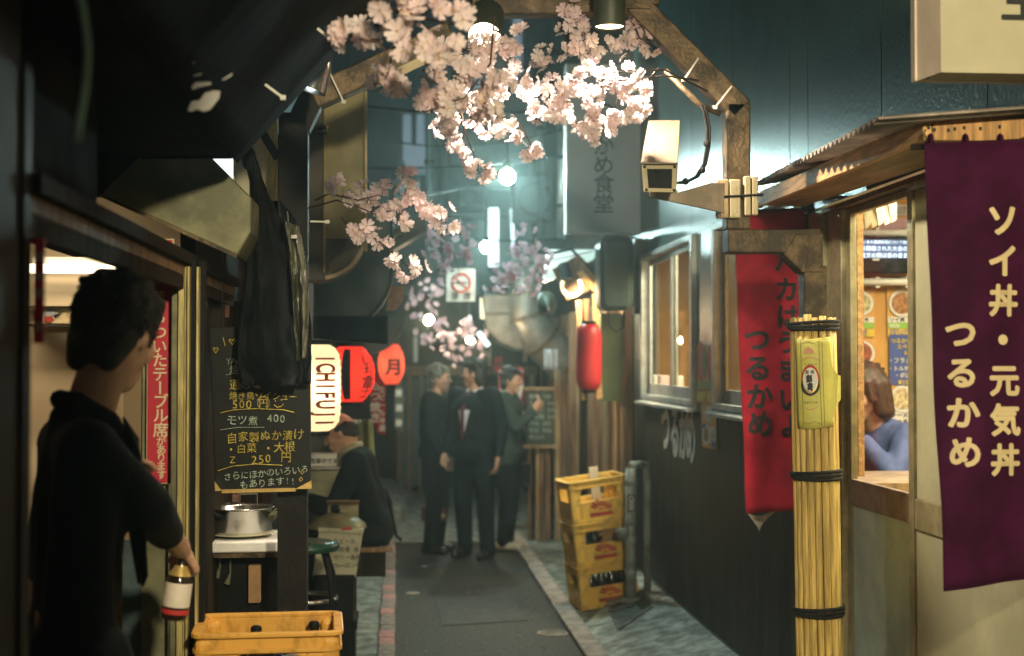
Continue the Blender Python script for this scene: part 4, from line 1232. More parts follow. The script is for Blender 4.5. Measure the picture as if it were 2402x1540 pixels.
obj('picture_rail', MB().b2((P(60, 0, 5.93).x, 5.93, P(0, 721, 5.93).z), (P(300, 0, 5.93).x, 5.99, P(0, 718, 5.93).z)), T['wood_dark'], st)
light('AREA', (-1.55, 5.55, 2.25), 7, (1, .76, .46), (.9, .12), (0, 0, 0))
light('AREA', (-1.9, 4.6, 2.55), 2.2, (1, .74, .44), (.6, .6))  # general light of the left room, no lamp body built for it
tl = thing('strip_light', 'glowing strip light along the cream back wall of the room', 'strip light', (-1.5, 5.8, 2.1))
a = P(60, 628, 5.8); b = P(330, 645, 5.8)
obj('tube', MB().tube([Vector((a.x, 5.86, a.z)), Vector((b.x, 5.86, a.z))], .02, 10), emit('strip_tube', (1, .82, .55), 6), tl)
obj('holder', MB().b2((a.x, 5.9, a.z + .02), (b.x, 5.99, a.z + .05)), T['white'], tl)
# picture strip of a fish and a face, painted flat on the wall
pic = thing('picture', 'strip picture with a fish and a person drawn on cream above the shelf', 'picture', P(140, 760, 5.95))
a = P(92, 722, 5.955); b = P(260, 759, 5.955)
obj('sheet', MB().b2((a.x, 5.955, b.z), (b.x, 5.96, a.z)), T['sign_print'], pic)
def blob(pts, Y, m, name, par):
    return obj(name, MB().prism([P(u, v, Y) for u, v in pts], (0, .001, 0)), m, par)
blob([(102, 730), (112, 726), (124, 728), (132, 736), (124, 741), (112, 744), (104, 742)], 5.951, T['sign_grey'], 'fish_print', pic)
blob([(104, 744), (122, 742), (126, 750), (118, 757), (104, 756)], 5.950, T['logo'], 'fish_print', pic)
blob([(126, 741), (148, 730), (136, 742), (128, 748)], 5.9495, T['ink'], 'fish_print', pic)
blob([(166, 728), (180, 726), (187, 734), (184, 744), (188, 757), (168, 757), (172, 746), (165, 738)], 5.951, T['skin'], 'figure_print', pic)
blob([(164, 729), (172, 723), (184, 724), (187, 732), (176, 729)], 5.950, T['ink'], 'figure_print', pic)
# bottle and plant on the counter behind
ct = thing('counter', 'dim counter inside the left room', 'counter', (-1.5, 5.4, .1))
obj('body', MB().b2((-2.4, 5.3, .1), (-.8, 5.75, .95)), T['wood_mid'], ct)
obj('top', MB().b2((-2.42, 5.28, .951), (-.78, 5.77, .98)), T['wood_pale'], ct)
# red strip at the near jamb
rs = thing('red_notice', 'narrow red notice strip with blurred pale characters on the near door jamb', 'notice', P(90, 805, 2.46))
a = P(79, 560, 2.458); b = P(102, 806, 2.458)
obj('strip', MB().b2((a.x, 2.458, b.z), (b.x, 2.466, a.z)), T['red_sign'], rs)
q = MB()
for ch, v in (('全', 602), ('席', 648), ('禁', 688), ('煙', 768)): put(q, ch, P(91, v, 2.456), 22 * 2.456 / F, bold=.01)
obj('lettering', q, T['tie'], rs)
# sliding door leaf with the long red sign
dl = thing('sliding_door', 'dim glazed sliding door leaf carrying the long red sign', 'door', P(360, 1540, 4.35))
a = P(268, 640, 4.4)
obj('pane', MB().b2((P(296, 0, 4.36).x, 4.36, .15), (P(345, 0, 4.36).x, 4.366, 1.97)), mat('dim_glazing', (.30, .20, .10), .5, var=.3, scale=2, bump=.05), dl)
obj('stile', MB().b2((P(340, 0, 4.34).x, 4.34, .12), (P(402, 0, 4.34).x, 4.37, 1.97)), T['hood'], dl)
obj('lower_panel', MB().b2((P(296, 0, 4.35).x, 4.35, .12), (P(339, 0, 4.35).x, 4.358, P(0, 1270, 4.35).z)), T['bluegreen'], dl)
rsn = thing('red_sign', 'long red vertical sign with cream writing about table seats on the door', 'sign', P(375, 1135, 4.30))
a = P(345, 560, 4.30); b = P(404, 1136, 4.30)
obj('border', MB().b2((a.x, 4.306, b.z), (b.x, 4.316, a.z)), T['sign_print'], rsn, bevel=.002)
a = P(348, 563, 4.30); b = P(401, 1133, 4.30)
obj('panel', MB().b2((a.x, 4.302, b.z), (b.x, 4.3055, a.z)), T['red_sign'], rsn)
q = MB()
s_ = 4.3 / F
for ch, u, v, z in (('落', 372, 700, 36), ('ち', 373, 744, 36), ('つ', 374, 780, 36), ('い', 374, 813, 36), ('た', 375, 845, 36), ('テ', 375, 878, 36), ('ブ', 377, 942, 36), ('ル', 377, 975, 36), ('席', 377, 1009, 36),
                 ('が', 378, 1035, 23), ('あ', 378, 1055, 23), ('り', 378, 1074, 23), ('ま', 378, 1094, 23), ('す', 379, 1114, 23)):
    put(q, ch, P(u, v, 4.3), z * s_, bold=.018)
put(q, 'ー', P(375, 910, 4.3), 36 * s_, bold=.018, rot=-PI / 2)
obj('lettering', q, T['sign_print'], rsn)
# ---------------- dark awning overhead
aw = thing('awning', 'dark tarpaulin awning sloping up over the left of the alley', 'awning', (-.8, 3, 2.4))
A0 = P(545, 372, 4.2); A1 = P(790, 95, 4.2); A2 = P(930, -50, 4.2)
def aws(u, v):
    p = A0.lerp(A2, u)
    return Vector((p.x, 4.2 - 3.2 * v, p.z + .012 * math.sin(v * 30) * math.sin(u * 3)))
obj('sloping_sheet', MB().sheet(aws, 10, 30, .02), T['tarp'], aw, smooth=True)
obj('flat_sheet', MB().sheet(lambda u, v: (A0.x - .001 - 1.3 * u, 4.2 - 3.2 * v, A0.z + .006 * math.sin(u * 20 + v * 9)), 14, 14, .02), T['tarp'], aw, smooth=True)
obj('edge_pole', MB().tube([A0 + Vector((0, .02, .01)), A2 + Vector((0, .02, .01))], .018, 8), T['steel_dark'], aw)
obj('hanging_edge', MB().prism([P(0, 372, 4.18), P(543, 372, 4.18), P(543, 366, 4.18), P(0, 366, 4.18)], (0, .012, 0)), T['tarp'], aw)
obj('valance', MB().prism([P(-40, 360, 4.14), P(335, 362, 4.14), P(232, 462, 4.14), P(100, 456, 4.14), P(-40, 452, 4.14)], (0, .02, 0)), T['wood_dark'], aw)
# torn bits of the sheet let pale paper show
tp = thing('torn_paper', 'torn scraps of pale paper stuck to the underside of the awning', 'torn paper', P(480, 200, 3.2))
for pts in ([(440, 260), (449, 238), (468, 236), (480, 219), (500, 213), (516, 214), (514, 230), (493, 257), (478, 262), (462, 256), (448, 262)], [(449, 205), (458, 194), (494, 193), (495, 199), (470, 204), (452, 211)], [(433, 149), (445, 142), (457, 146), (448, 151), (434, 152)], [(452, 178), (474, 172), (468, 177), (453, 179)], [(520, 188), (545, 172), (543, 178), (524, 188)]):
    obj('scrap', MB().prism([P(u, v, 3.0) + Vector((0, 0, 0)) for u, v in pts], (0, .004, 0)), T['paper'], tp)
hs = thing('hose', 'pale green hose hanging in a curve beneath the dark awning', 'hose', P(200, 200, 1.9))
obj('tube', MB().tube([P(u, v, 1.9) for u, v in ((186, -30), (196, 30), (203, 80), (206, 120), (203, 180), (197, 230), (188, 280), (180, 330))], .0045, 8), mat('green_hose', (.42, .66, .52), .4), hs, smooth=True)
for lb, a, b, Y in (('long pale tie under the awning pointing down to its corner', (560, 153), (664, 230), 3.7), ('pale bent tie under the awning by the nearest blossoms', (655, -6), (774, 92), 3.7), ('yellowed slat slanting under the awning near the upper edge', (441, -10), (512, 92), 3.3)):
    t_ = thing('cable_tie', lb, 'cable tie', P(*a, Y), group='white nylon cable ties')
    obj('strap', MB().bar(P(*a, Y), P(*b, Y), .009 if 'slat' not in lb else .016, .006), T['tie'] if 'slat' not in lb else T['pale_trim'], t_)
    obj('head', MB().box(P(*b, Y), (.014, .012, .012)), T['tie'], t_)
obj_ = thing('roof_slats', 'pair of dim thin battens crossing under the dark awning', 'batten', P(500, 150, 3.5))
obj('batten', MB().bar(P(420, 245, 3.6), P(560, 168, 3.6), .012), T['wood_mid'], obj_)
obj('batten', MB().bar(P(560, 168, 3.6), P(690, 60, 3.6), .012), T['wood_mid'], obj_)
# ---------------- extractor hood over the doorway
hd = thing('extractor_hood', 'greasy metal extractor hood wedged under the dark awning', 'extractor hood', P(420, 480, 4.4))
f0 = [P(330, 362, 4.45), P(488, 362, 4.45), P(590, 464, 4.45), P(588, 545, 4.45), P(556, 600, 4.45), P(235, 456, 4.45)]
bk = [p + Vector((0, .3, 0)) for p in f0]
n_ = len(f0)
obj('shell', MB().add(f0 + bk, [tuple(range(n_)), tuple(range(2 * n_ - 1, n_ - 1, -1))] + [(i, n_ + i, n_ + (i + 1) % n_, (i + 1) % n_) for i in range(n_)]), T['hood'], hd, bevel=.006)
obj('rim', MB().bar(P(235, 458, 4.44), P(556, 602, 4.44), .014, .01), T['steel'], hd)
wl = thing('work_lamp', 'white glowing panel lamp glimpsed above the extractor hood', 'lamp', P(520, 390, 4.9))
obj('panel', MB().prism([P(470, 350, 4.9), P(546, 350, 4.9), P(546, 440, 4.9), P(520, 410, 4.9)], (0, .02, 0)), emit('panel_glow', (.84, .95, 1), 1.6), wl)
obj('frame', MB().prism([P(547, 330, 4.89), P(552, 330, 4.89), P(552, 440, 4.89), P(547, 440, 4.89)], (0, .03, 0)), T['sign_cream'], wl)
cw_ = thing('wall_board', 'cream stained wall boards behind the hanging aprons under the awning edge', 'board', P(610, 400, 5.3))
for k, (u0, u1, m) in enumerate(((553, 596, 'sign_cream'), (597, 622, 'pale_trim'), (623, 650, 'jamb'))):
    obj('plank', MB().prism([P(u0, 250, 5.3), P(u1, 270, 5.3), P(u1, 470, 5.3), P(u0, 470, 5.3)], (0, .03, 0)), T[m], cw_)
obj('batten', MB().bar(P(590, 270, 5.2), P(652, 372, 5.2), .03), T['steel_dark'], cw_)
# silver lamp shade caught by the light at the awning edge
sv = thing('reflector_lamp', 'small silver reflector lamp at the edge of the dark awning', 'lamp', P(738, 165, 4.5))
d_ = (P(765, 100, 4.5) - P(725, 215, 4.5)).normalized()
qm = d_.to_track_quat('Z', 'Y').to_matrix()
obj('reflector', MB().lathe([(.052, 0), (.05, .02), (.044, .07), (.03, .12), (.012, .15)], P(727, 212, 4.5), 24, qm), T['chrome'], sv, smooth=True)
obj('bulb', MB().ball(P(731, 200, 4.5), .02, 12), T['tube_light'], sv, smooth=True)
# ---------------- hanging black aprons
ap = thing('hanging_aprons', 'black vinyl aprons bunched and hung from the awning corner', 'aprons', P(650, 620, 4.75))
def drape(pl, pr, Y, amp, fold, th=.004, nu=40, nv=36, ph=0.):
    """outline given as left and right edges down the picture"""
    def lerp(q_, t):
        x = t * (len(q_) - 1); i = min(int(x), len(q_) - 2); f = x - i
        return Vector(q_[i]).lerp(Vector(q_[i + 1]), f)
    def f(u, v):
        a = lerp(pl, v); b = lerp(pr, v)
        p = a.lerp(b, u)
        o_ = P(p.x, p.y, Y)
        o_.y += amp * math.sin(u * fold + ph + 1.7 * math.sin(v * 3)) * (.5 + .5 * v) + .020 * noise.noise((u * 5, v * 8, ph)) + .010 * noise.noise((u * 13, v * 19, ph)) + .05 * (u - .5) * math.sin(v * 4 + ph)
        return o_
    return MB().sheet(f, nu, nv, th)
obj('apron', drape([(572, 350), (588, 430), (585, 520), (580, 600), (575, 700), (560, 770), (556, 860), (570, 905)], [(596, 352), (612, 420), (640, 480), (668, 560), (690, 660), (700, 780), (706, 880), (700, 906)], 4.72, .028, 7), T['apron'], ap, smooth=True)
obj('apron', drape([(655, 470), (668, 540), (674, 640), (672, 760), (676, 860), (672, 905)], [(692, 512), (712, 590), (722, 680), (728, 760), (731, 850), (731, 900)], 4.80, .02, 5, ph=1.), T['apron'], ap, smooth=True)
obj('clear_sheet', drape([(668, 520), (678, 600), (684, 700), (690, 800), (692, 850)], [(700, 530), (716, 620), (724, 700), (722, 790), (716, 840)], 4.69, .025, 11, .002, ph=2.), T['clear'], ap, smooth=True)
obj('knot', MB().ball(P(583, 372, 4.72), (.025, .03, .04), 10).tube([P(570, 345, 4.72), P(575, 360, 4.72), P(588, 362, 4.72), P(600, 385, 4.72), P(606, 430, 4.72)], .010, 7), T['apron'], ap, smooth=True)
obj('hook', MB().tube([P(574, 340, 4.72), P(575, 300, 4.72), P(580, 270, 4.72)], .004, 6), T['steel_dark'], ap)
obj('clip', MB().box(P(690, 556, 4.66), (.018, .012, .012)).tube([P(674, 497, 4.66), P(676, 522, 4.66)], .003, 6), T['chrome'], ap)
# ---------------- facade between the doorway and the lanterns
lf_ = thing('stall_row', 'row of dark stalls along the left side of the alley', 'building', (-1, 9, 0))
obj('wall', MB().b2((-.80, 6.10, 0), (-.72, 18.9, 2.5)), T['wood_dark'], lf_)
obj('upper_wall', MB().b2((-.86, 4.9, 2.8), (-.76, 22.5, 9)), T['far_wall'], lf_)
obj('soffit', MB().b2((-.86, 5.4, 2.5), (-.42, 18.9, 2.56)), T['tarp'], lf_)
obj('tile_wall', MB().b2((P(480, 0, 5.9).x - .04, 5.9, .4), (P(640, 0, 5.9).x, 5.98, 1.95)), T['wood_dark'], lf_)
vs_ = [(484, 500), (504, 523), (527, 546)]
for k, v in enumerate((1130, 1150, 1170, 1190)):
    for j, u in enumerate((488, 510, 532, 554)):
        a = P(u - 9.5 + 10 * (k % 2), v - 9, 5.88); b = P(u + 9.5 + 10 * (k % 2), v + 9, 5.88)
        if k and j: o_ = share(tile0, (a.x, 5.88, b.z), lf_)
        else:
            if k == 0 and j == 0:
                tile0 = obj('tile', MB().b2((0, 0, 0), (b.x - a.x, .015, a.z - b.z)), T['tile'], lf_, bevel=.002)
                tile0.location = Vector((a.x, 5.88, b.z)) - BASE[lf_.name]
                for vtx in tile0.data.vertices: vtx.co += BASE[lf_.name]
            else: share(tile0, (a.x, 5.88, b.z), lf_)
for k, (u0, v0, u1, v1, m) in enumerate(((485, 664, 508, 688, 'sign_grey'), (484, 690, 508, 745, 'bluegreen'), (514, 662, 536, 690, 'bluegreen'), (515, 692, 537, 745, 'tile'))):
    a = P(u0, v0, 5.6); b = P(u1, v1, 5.6)
    tag(obj('menu_sheet', MB().b2((a.x, 5.6, b.z), (b.x, 5.606, a.z)), T[m]), ['small pale grey sheet high beside the yellow door frame', 'tall blue grey sheet under the pale grey one on the stall wall', 'small dim blue sheet left of the black aprons', 'pinkish sheet behind the left edge of the black aprons'][k], 'sheet')
wm = thing('white_menu', 'tall white paper menu strip half hidden behind the blackboard', 'menu', P(492, 1135, 5.4))
a = P(481, 822, 5.4); b = P(540, 962, 5.4)
for k, (v0, v1) in enumerate(((822, 962), (966, 1136))):
    a = P(481, v0, 5.4); b = P(540, v1, 5.4)
    obj('sheet', MB().b2((a.x, 5.4, b.z), (b.x, 5.406, a.z)), T['paper'], wm)
q = MB()
put(q, '円', P(488, 935, 5.396), 26 * 5.4 / F); put(q, '本', P(488, 880, 5.396), 24 * 5.4 / F); put(q, '酒', P(488, 1010, 5.396), 24 * 5.4 / F)
obj('lettering', q, T['logo'], wm)
# ---------------- menu blackboard
bb = thing('blackboard', 'blackboard menu with yellow and white chalk handwriting hanging beneath black aprons', 'blackboard', P(610, 1150, 4.88))
cr = [P(490, 768, 4.9), P(728, 764, 4.86), P(730, 1146, 4.86), P(506, 1152, 4.9)]
obj('board', MB().prism(cr, (0, .012, 0)), T['board'], bb, bevel=.003)
for a, b, c in ((P(693, 1148, 4.845), P(731, 1147, 4.845), P(730, 1128, 4.845)), (P(505, 1153, 4.88), P(520, 1152, 4.88), P(503, 1130, 4.88))):
    obj('corner', MB().prism([a, b, c], (0, .012, 0)), T['gold'], bb)
obj('lower_edge', MB().bar(P(520, 1153, 4.87), P(694, 1149, 4.87), .006, .012), T['gold'], bb)
def bY(u): return 4.889 - .04 * (u - 490) / 238
qw = MB(); qy = MB()
sB = 4.87 / F
def chalk(q, tx, u, v, s_, slope=-.02, b=-.012):
    p = P(u, v, bY(u) - .0)
    e = P(u + 100, v + slope * 100, bY(u + 100))
    r_ = (e - p).normalized()
    line(q, tx, p, s_ * sB, .62, r_, (0, 0, 1), b, .07)
random.seed(5)
chalk(qw, 'YAKI', 530, 848, 19); chalk(qw, '焼鳥', 537, 868, 24, 0); chalk(qy, '通の味', 538, 902, 25, 0); chalk(qy, '焼き鳥ソイシュー', 537, 930, 20, .0)
chalk(qy, '500', 543, 948, 26, -.02, .0); put(qy, '円', P(618, 946, bY(618)), 22 * sB, bold=0); qy.tube([P(618 + 14 * math.cos(t), 946 + 15 * math.sin(t), bY(618)) for t in (2 * PI * k / 14 for k in range(15))], .0012, 5)
chalk(qw, 'モツ煮', 531, 987, 25); chalk(qw, '400', 625, 983, 24, -.02, .0)
chalk(qy, '自家製ぬか漬け', 531, 1028, 26, -.05); chalk(qy, '・白菜', 530, 1054, 24, -.03); chalk(qy, '・大根', 617, 1051, 25, -.03)
chalk(qy, 'Z', 538, 1080, 24); chalk(qy, '250', 588, 1078, 26, -.02, 0); chalk(qy, '円', 658, 1074, 26)
chalk(qw, 'さらにほかのいろいろ', 524, 1120, 20, -.10); chalk(qw, 'もあります!!', 562, 1138, 21, -.08)
def sweep(q, pts, r_):
    q.tube([P(u, v, bY(u)) for u, v in pts], r_, 5)
sweep(qy, [(517, 969), (548, 962), (600, 959), (665, 962), (690, 968)], .0014)
sweep(qw, [(517, 1009), (560, 1003), (620, 1003)], .0010)
sweep(qy, [(511, 1105), (545, 1094), (600, 1089), (662, 1092)], .0014)
sweep(qw, [(530, 880), (562, 875)], .0009)
for u, v in ((646, 941), (660, 939)): qy.ball(P(u, v, bY(u)), .0022, 6)
sweep(qy, [(643, 950), (650, 956), (660, 954), (665, 948)], .0014)
for u, v, s_ in ((545, 802, 1), (506, 822, .8)):
    sweep(qy, [(u - 8 * s_, v - 3), (u - 4 * s_, v - 6), (u, v - 2), (u + 5 * s_, v - 7), (u + 8 * s_, v - 3), (u, v + 7), (u - 8 * s_, v - 3)], .0018)
sweep(qy, [(523, 792), (528, 812)], .0016)
for u, v in ((709, 1108), (706, 1125)): sweep(qy, [(u - 4, v), (u, v - 5), (u + 4, v), (u, v + 5), (u - 4, v)], .0012)
obj('white_chalk_writing', qw, T['chalk_w'], bb)
obj('yellow_chalk_writing', qy, T['chalk_y'], bb)
for u in (520, 690): obj('cord', MB().tube([P(u, 768, 4.89), P(u + 4, 560, 4.9)], .002, 5), T['rope'], bb)
# ---------------- counter with a pot
kt = thing('cooking_counter', 'dark cooking counter with a shelf under the menu blackboard', 'counter', (-.62, 5.5, 0))
a = P(470, 1280, 5.3); b = P(664, 1280, 5.3)
obj('top', MB().b2((a.x - .1, 5.28, .985), (b.x, 6.0, 1.005)), T['steel'], kt)
obj('front_panel', MB().b2((a.x - .08, 5.42, .1), (b.x - .05, 5.44, .984)), T['black'], kt)
for x in (a.x - .06, b.x - .03): obj('leg', MB().b2((x - .02, 5.30, .006), (x + .02, 5.34, .984)), T['steel_dark'], kt)
obj('side_rail', MB().bar(P(636, 1215, 5.35), P(690, 1160, 5.9), .02), T['hood'], kt)
cbd = thing('cutting_board', 'white cutting board under the steel pot', 'cutting board', P(565, 1270, 5.35))
obj('board', MB().b2((P(478, 0, 5.26).x, 5.26, 1.006), (P(655, 0, 5.26).x, 5.62, 1.045)), T['white'], cbd, bevel=.006)
plt = thing('plate', 'pale plate beneath the steel pot', 'plate', (P(570, 0, 5.42).x, 5.42, 1.046))
pc = Vector((P(570, 0, 5.43).x, 5.43, 1.047))
obj('dish', MB().lathe([(0, 0), (.07, .0), (.125, .012), (.128, .016), (.07, .006), (0, .006)], pc, 32), T['carton'], plt, smooth=True)
def pot(name, lb, c, r, h, black=True):
    t_ = thing(name, lb, 'pot', c)
    obj('body', MB().lathe([(0, 0), (r * .94, 0), (r, .015), (r, h), (r + .008, h + .004), (r + .006, h + .008), (r - .004, h), (r - .006, .006), (0, .006)], c, 36), T['chrome'], t_, smooth=True)
    for sgn in ((-1, -1.0), (1, .5)):
        an = math.atan2(sgn[1], sgn[0])
        d_ = Vector((math.cos(an), math.sin(an), 0)); e = Vector((-d_.y, d_.x, 0))
        pts = [c + d_ * (r - .004) + e * s_ * .04 + Vector((0, 0, h * .78)) for s_ in (-1,)] + [c + d_ * (r + .035) - e * .04 + Vector((0, 0, h * .9)), c + d_ * (r + .035) + e * .04 + Vector((0, 0, h * .9)), c + d_ * (r - .004) + e * .04 + Vector((0, 0, h * .78))]
        obj('handle', MB().tube(pts, .010, 8), T['black'], t_, smooth=True)
    return t_
pt = pot('steel_pot', 'wide steel pot with black handles on the white cutting board', pc + Vector((0, 0, .007)), .118, .095)
obj('broth', MB().lathe([(0, .06), (.110, .06), (.110, .062), (0, .064)], pc + Vector((0, 0, .007)), 24), T['brown_paper'], pt)
hx = P(570, 1170, 5.43)
obj('lid_bracket', MB().tube([P(562, 1188, 5.46), P(562, 1160, 5.46), P(603, 1158, 5.46), P(603, 1186, 5.46)], .004, 6), T['chrome'], pt)
pot('small_pot', 'smaller steel pot behind the left of the wide pot', Vector((P(495, 0, 5.62).x, 5.62, 1.046)), .075, .10)
for k, (u, v, m) in enumerate(((516, 1330, 'chrome'), (540, 1345, 'chrome'), (497, 1325, 'chrome'))):
    p = P(u, v, 5.39)
    tag(obj('ladle', MB().tube([p + Vector((0, 0, .05)), p, p - Vector((.012, 0, .04))], [.004, .004, .012], 7), T['hood']), ['middle of three dim ladles hanging under the counter', 'right one of three dim ladles hanging under the counter', 'left one of three dim ladles hanging under the counter'][k], 'ladle', 'ladles under the counter')
p = P(597, 1370, 5.38)
tag(obj('wooden_block', MB().b2((p.x - .022, 5.37, p.z - .07), (p.x + .022, 5.41, p.z + .07)), T['cardboard'], bevel=.003), 'brown wooden block hanging below the right end of the counter', 'block')
kl = thing('assumed_counter_lamp', 'assumed small lamp over the cooking counter, added out of sight behind the black aprons', 'lamp', (-.50, 5.55, 1.95))  # assumed lamp, added unseen to light the pot and cutting board
obj('shade', MB().lathe([(.06, 0), (.062, .01), (.03, .09), (.01, .10), (.008, .5)], (-.50, 5.55, 1.95), 20), T['lamp_dark'], kl, smooth=True)
obj('glowing_face', MB().lathe([(.055, .006), (0, .004)], (-.50, 5.55, 1.95), 20), T['disc_warm'], kl)
light('SPOT', (-.50, 5.55, 1.945), 16, (1, .80, .52), .04, (0, 0, 0), 110)
# ---------------- stool
so = thing('bar_stool', 'bar stool with glossy green round seat and black legs', 'stool', (P(722, 0, 7.0).x, 7.0, 0))
c = Vector((P(722, 0, 7.0).x, 7.0, 0))
zs = P(0, 1282, 7.0).z
obj('seat', MB().lathe([(0, zs - .035), (.155, zs - .035), (.165, zs - .02), (.160, zs), (.12, zs + .012), (0, zs + .014)], c, 32), T['green_seat'], so, smooth=True)
for sx in (-1, 1):
    for sy in (-1, 1):
        obj('leg', MB().tube([c + Vector((sx * .09, sy * .09, zs - .036)), c + Vector((sx * .125, sy * .125, zs * .8)), c + Vector((sx * .16, sy * .16, .006))], .013, 8), T['black'], so, smooth=True)
zf = P(0, 1425, 6.85).z
obj('footrest', MB().tube([c + Vector((.15 * math.cos(t), .15 * math.sin(t), zf)) for t in (2 * PI * j / 24 for j in range(25))], .010, 8), T['chrome'], so, smooth=True)
# ---------------- carton, crate, pan lid, boxes
bx_ = thing('black_crate', 'black plastic crate on the ground under the cream carton', 'crate', (P(800, 0, 7.9).x, 7.9, 0))
a = P(740, 0, 7.8).x; b = P(836, 0, 7.8).x
obj('tray', MB().b2((a, 7.8, .007), (b, 8.15, .25)), T['black'], bx_, bevel=.01)
obj('rim', MB().b2((a - .012, 7.785, .251), (b + .012, 8.16, .29)), T['black'], bx_, bevel=.004)
q_ = thing('second_crate', 'upper black plastic crate carrying the cream carton', 'crate', (P(800, 0, 7.9).x, 7.9, .291))
zt_ = P(0, 1357, 7.82).z
obj('tray', MB().b2((a + .01, 7.8, .291), (b - .01, 8.13, zt_ - .03)), T['black'], q_, bevel=.01)
obj('rim', MB().b2((a, 7.79, zt_ - .029), (b, 8.14, zt_ - .001)), T['black'], q_, bevel=.004)
ca = thing('carton', 'cream foam carton with handwriting on its side behind the green stool', 'carton', P(790, 1355, 7.85))
c4 = [P(744, 1316, 7.83), P(840, 1318, 7.83), P(836, 1354, 7.83), P(736, 1350, 7.83)]
c4 = [P(746, 1240, 7.84), P(852, 1252, 7.84), P(832, 1356, 7.84), P(730, 1352, 7.84)]
obj('side', MB().prism([P(748, 1244, 7.84), P(851, 1250, 7.80), P(834, 1356, 7.80), P(732, 1352, 7.84)], (0, .25, 0)), T['carton'], ca, bevel=.006)
obj('rim', MB().prism([P(746, 1238, 7.82), P(853, 1244, 7.78), P(852, 1254, 7.78), P(746, 1248, 7.82)], (0, .30, 0)), T['carton'], ca, bevel=.004)
q = MB()
for k, tx in enumerate(('生ビール', 'お新香 品', 'サワー各種', 'ウーロン茶')):
    line(q, tx, P(782, 1270 + 19 * k, 7.785), 13 * 7.8 / F, .6, bold=-.01, jit=.08)
obj('lettering', q, T['ink_grey'], ca)
obj('red_mark', MB().b2(P(800, 1243, 7.775), P(826, 1237, 7.78)), T['logo'], ca)
ld = thing('pan_lid', 'wide dull pan lid lying on the cream carton', 'lid', P(790, 1215, 8.0))
lc = P(790, 1238, 7.97)
obj('dome', MB().lathe([(.165, 0), (.16, .02), (.12, .055), (.06, .075), (0, .08)], lc, 28), T['hood'], ld, smooth=True)
obj('knob', MB().ball(lc + Vector((0, 0, .095)), .02, 10), T['black'], ld)
cdb = thing('cardboard_box', 'small cardboard box behind the pan lid by the seated man', 'box', P(815, 1225, 8.06))
a = P(768, 1186, 8.06); b = P(840, 1240, 8.06)
obj('body', MB().b2((a.x, 8.06, .6), (b.x, 8.14, a.z)), T['brown_paper'], cdb, bevel=.004)
obj('flap', MB().prism([(a.x, 8.06, a.z + .001), (b.x, 8.06, a.z + .001), (b.x + .01, 7.99, a.z + .03), (a.x, 7.99, a.z + .03)], (0, .004, .004)), T['cardboard'], cdb)
# steel counter of the next stall, with a white label box
sc_ = thing('steel_counter', 'steel serving counter of the second stall in front of the seated man', 'counter', (P(770, 0, 8.2).x, 8.2, 0))
a = P(690, 0, 8.2).x; b = P(816, 0, 8.2).x
obj('body', MB().b2((a, 8.2, P(0, 1185, 8.2).z), (b, 8.5, P(0, 1108, 8.2).z)), T['hood'], sc_, bevel=.004)
obj('top', MB().b2((a - .02, 8.17, P(0, 1107, 8.2).z), (b + .012, 8.52, P(0, 1098, 8.2).z)), T['chrome'], sc_, bevel=.005)
obj('shelf_foot', MB().b2((a, 8.22, .006), (b - .06, 8.48, P(0, 1186, 8.2).z)), T['black'], sc_)
lbx = thing('label_box', 'white box with a dark printed label on the steel counter', 'box', P(755, 1097, 8.2))
a = P(715, 1066, 8.18); b = P(790, 1097, 8.18)
obj('box', MB().b2((a.x, 8.19, b.z), (b.x, 8.32, a.z)), T['paper'], lbx, bevel=.004)
q = MB(); line(q, '営業中です', P(727, 1082, 8.185), 13 * 8.18 / F, bold=.02)
obj('lettering', q, T['ink_grey'], lbx)
# ---------------- lanterns
def lantern(name, lb, c, r, h, m, ribs, flatk=.75, caps=True, group=None):
    t_ = thing(name, lb, 'lantern', c, group)
    pr = []
    n_ = ribs * 2
    for k in range(n_ + 1):
        z = -h / 2 + h * k / n_
        f = abs(2 * z / h)
        rr = r * (1 - (f ** flatk_pow(flatk)) * (.42 if flatk > .5 else .52)) + (.004 if k % 2 else 0)
        pr.append((rr, z))
    obj('paper_shade', MB().lathe(pr, c, 32), m, t_, smooth=True)
    if caps:
        for z in (-1, 1):
            obj('ring', MB().lathe([(r * .60, z * h / 2), (r * .60, z * (h / 2 + .022)), (r * .50, z * (h / 2 + .022)), (r * .50, z * h / 2)], c, 28), T['black'], t_)
        obj('cord', MB().tube([c + Vector((0, 0, h / 2 + .02)), c + Vector((0, 0, h / 2 + .30))], .004, 5), T['rope'], t_)
    return t_
def flatk_pow(k): return 4 + 4 * k if k > .5 else 2.5
L1 = P(737, 910, 6.8)
r1 = 60 * 6.8 / F
l1 = lantern('white_lantern', 'tall white paper lantern lettered in red capitals beside the blackboard', L1, r1, 200 * 6.8 / F, T['lantern_w'], 13, .9)
q = MB()
for k, ch in enumerate('ICHIFUJI'):
    v = 842 + k * 21.5
    cz = P(0, v, 6.8).z
    an0 = math.radians(-90 + 30)
    # letters read downwards, lying on their side, bent to the paper
    vs, fs = split(*glyph(ch, .03))
    xs = [p_.x for p_ in vs]
    cx = (min(xs) + max(xs)) / 2
    s_ = .100
    out = []
    for p_ in vs:
        t = (p_.y - .36) * s_ * 1.3 / r1
        zz = cz - (p_.x - cx) * s_ * .62
        f = abs(2 * (zz - L1.z) / (200 * 6.8 / F))
        rr = r1 * (1 - (f ** flatk_pow(.9)) * .42) + .009
        out.append(L1 + Vector((rr * math.cos(an0 + t), rr * math.sin(an0 + t), zz - L1.z)))
    q.add(out, fs)
obj('lettering', q, mat('maroon_ink', (.30, .012, .015), .6, bump=0), l1, recalc=False)
L2 = P(822, 878, 8.4)
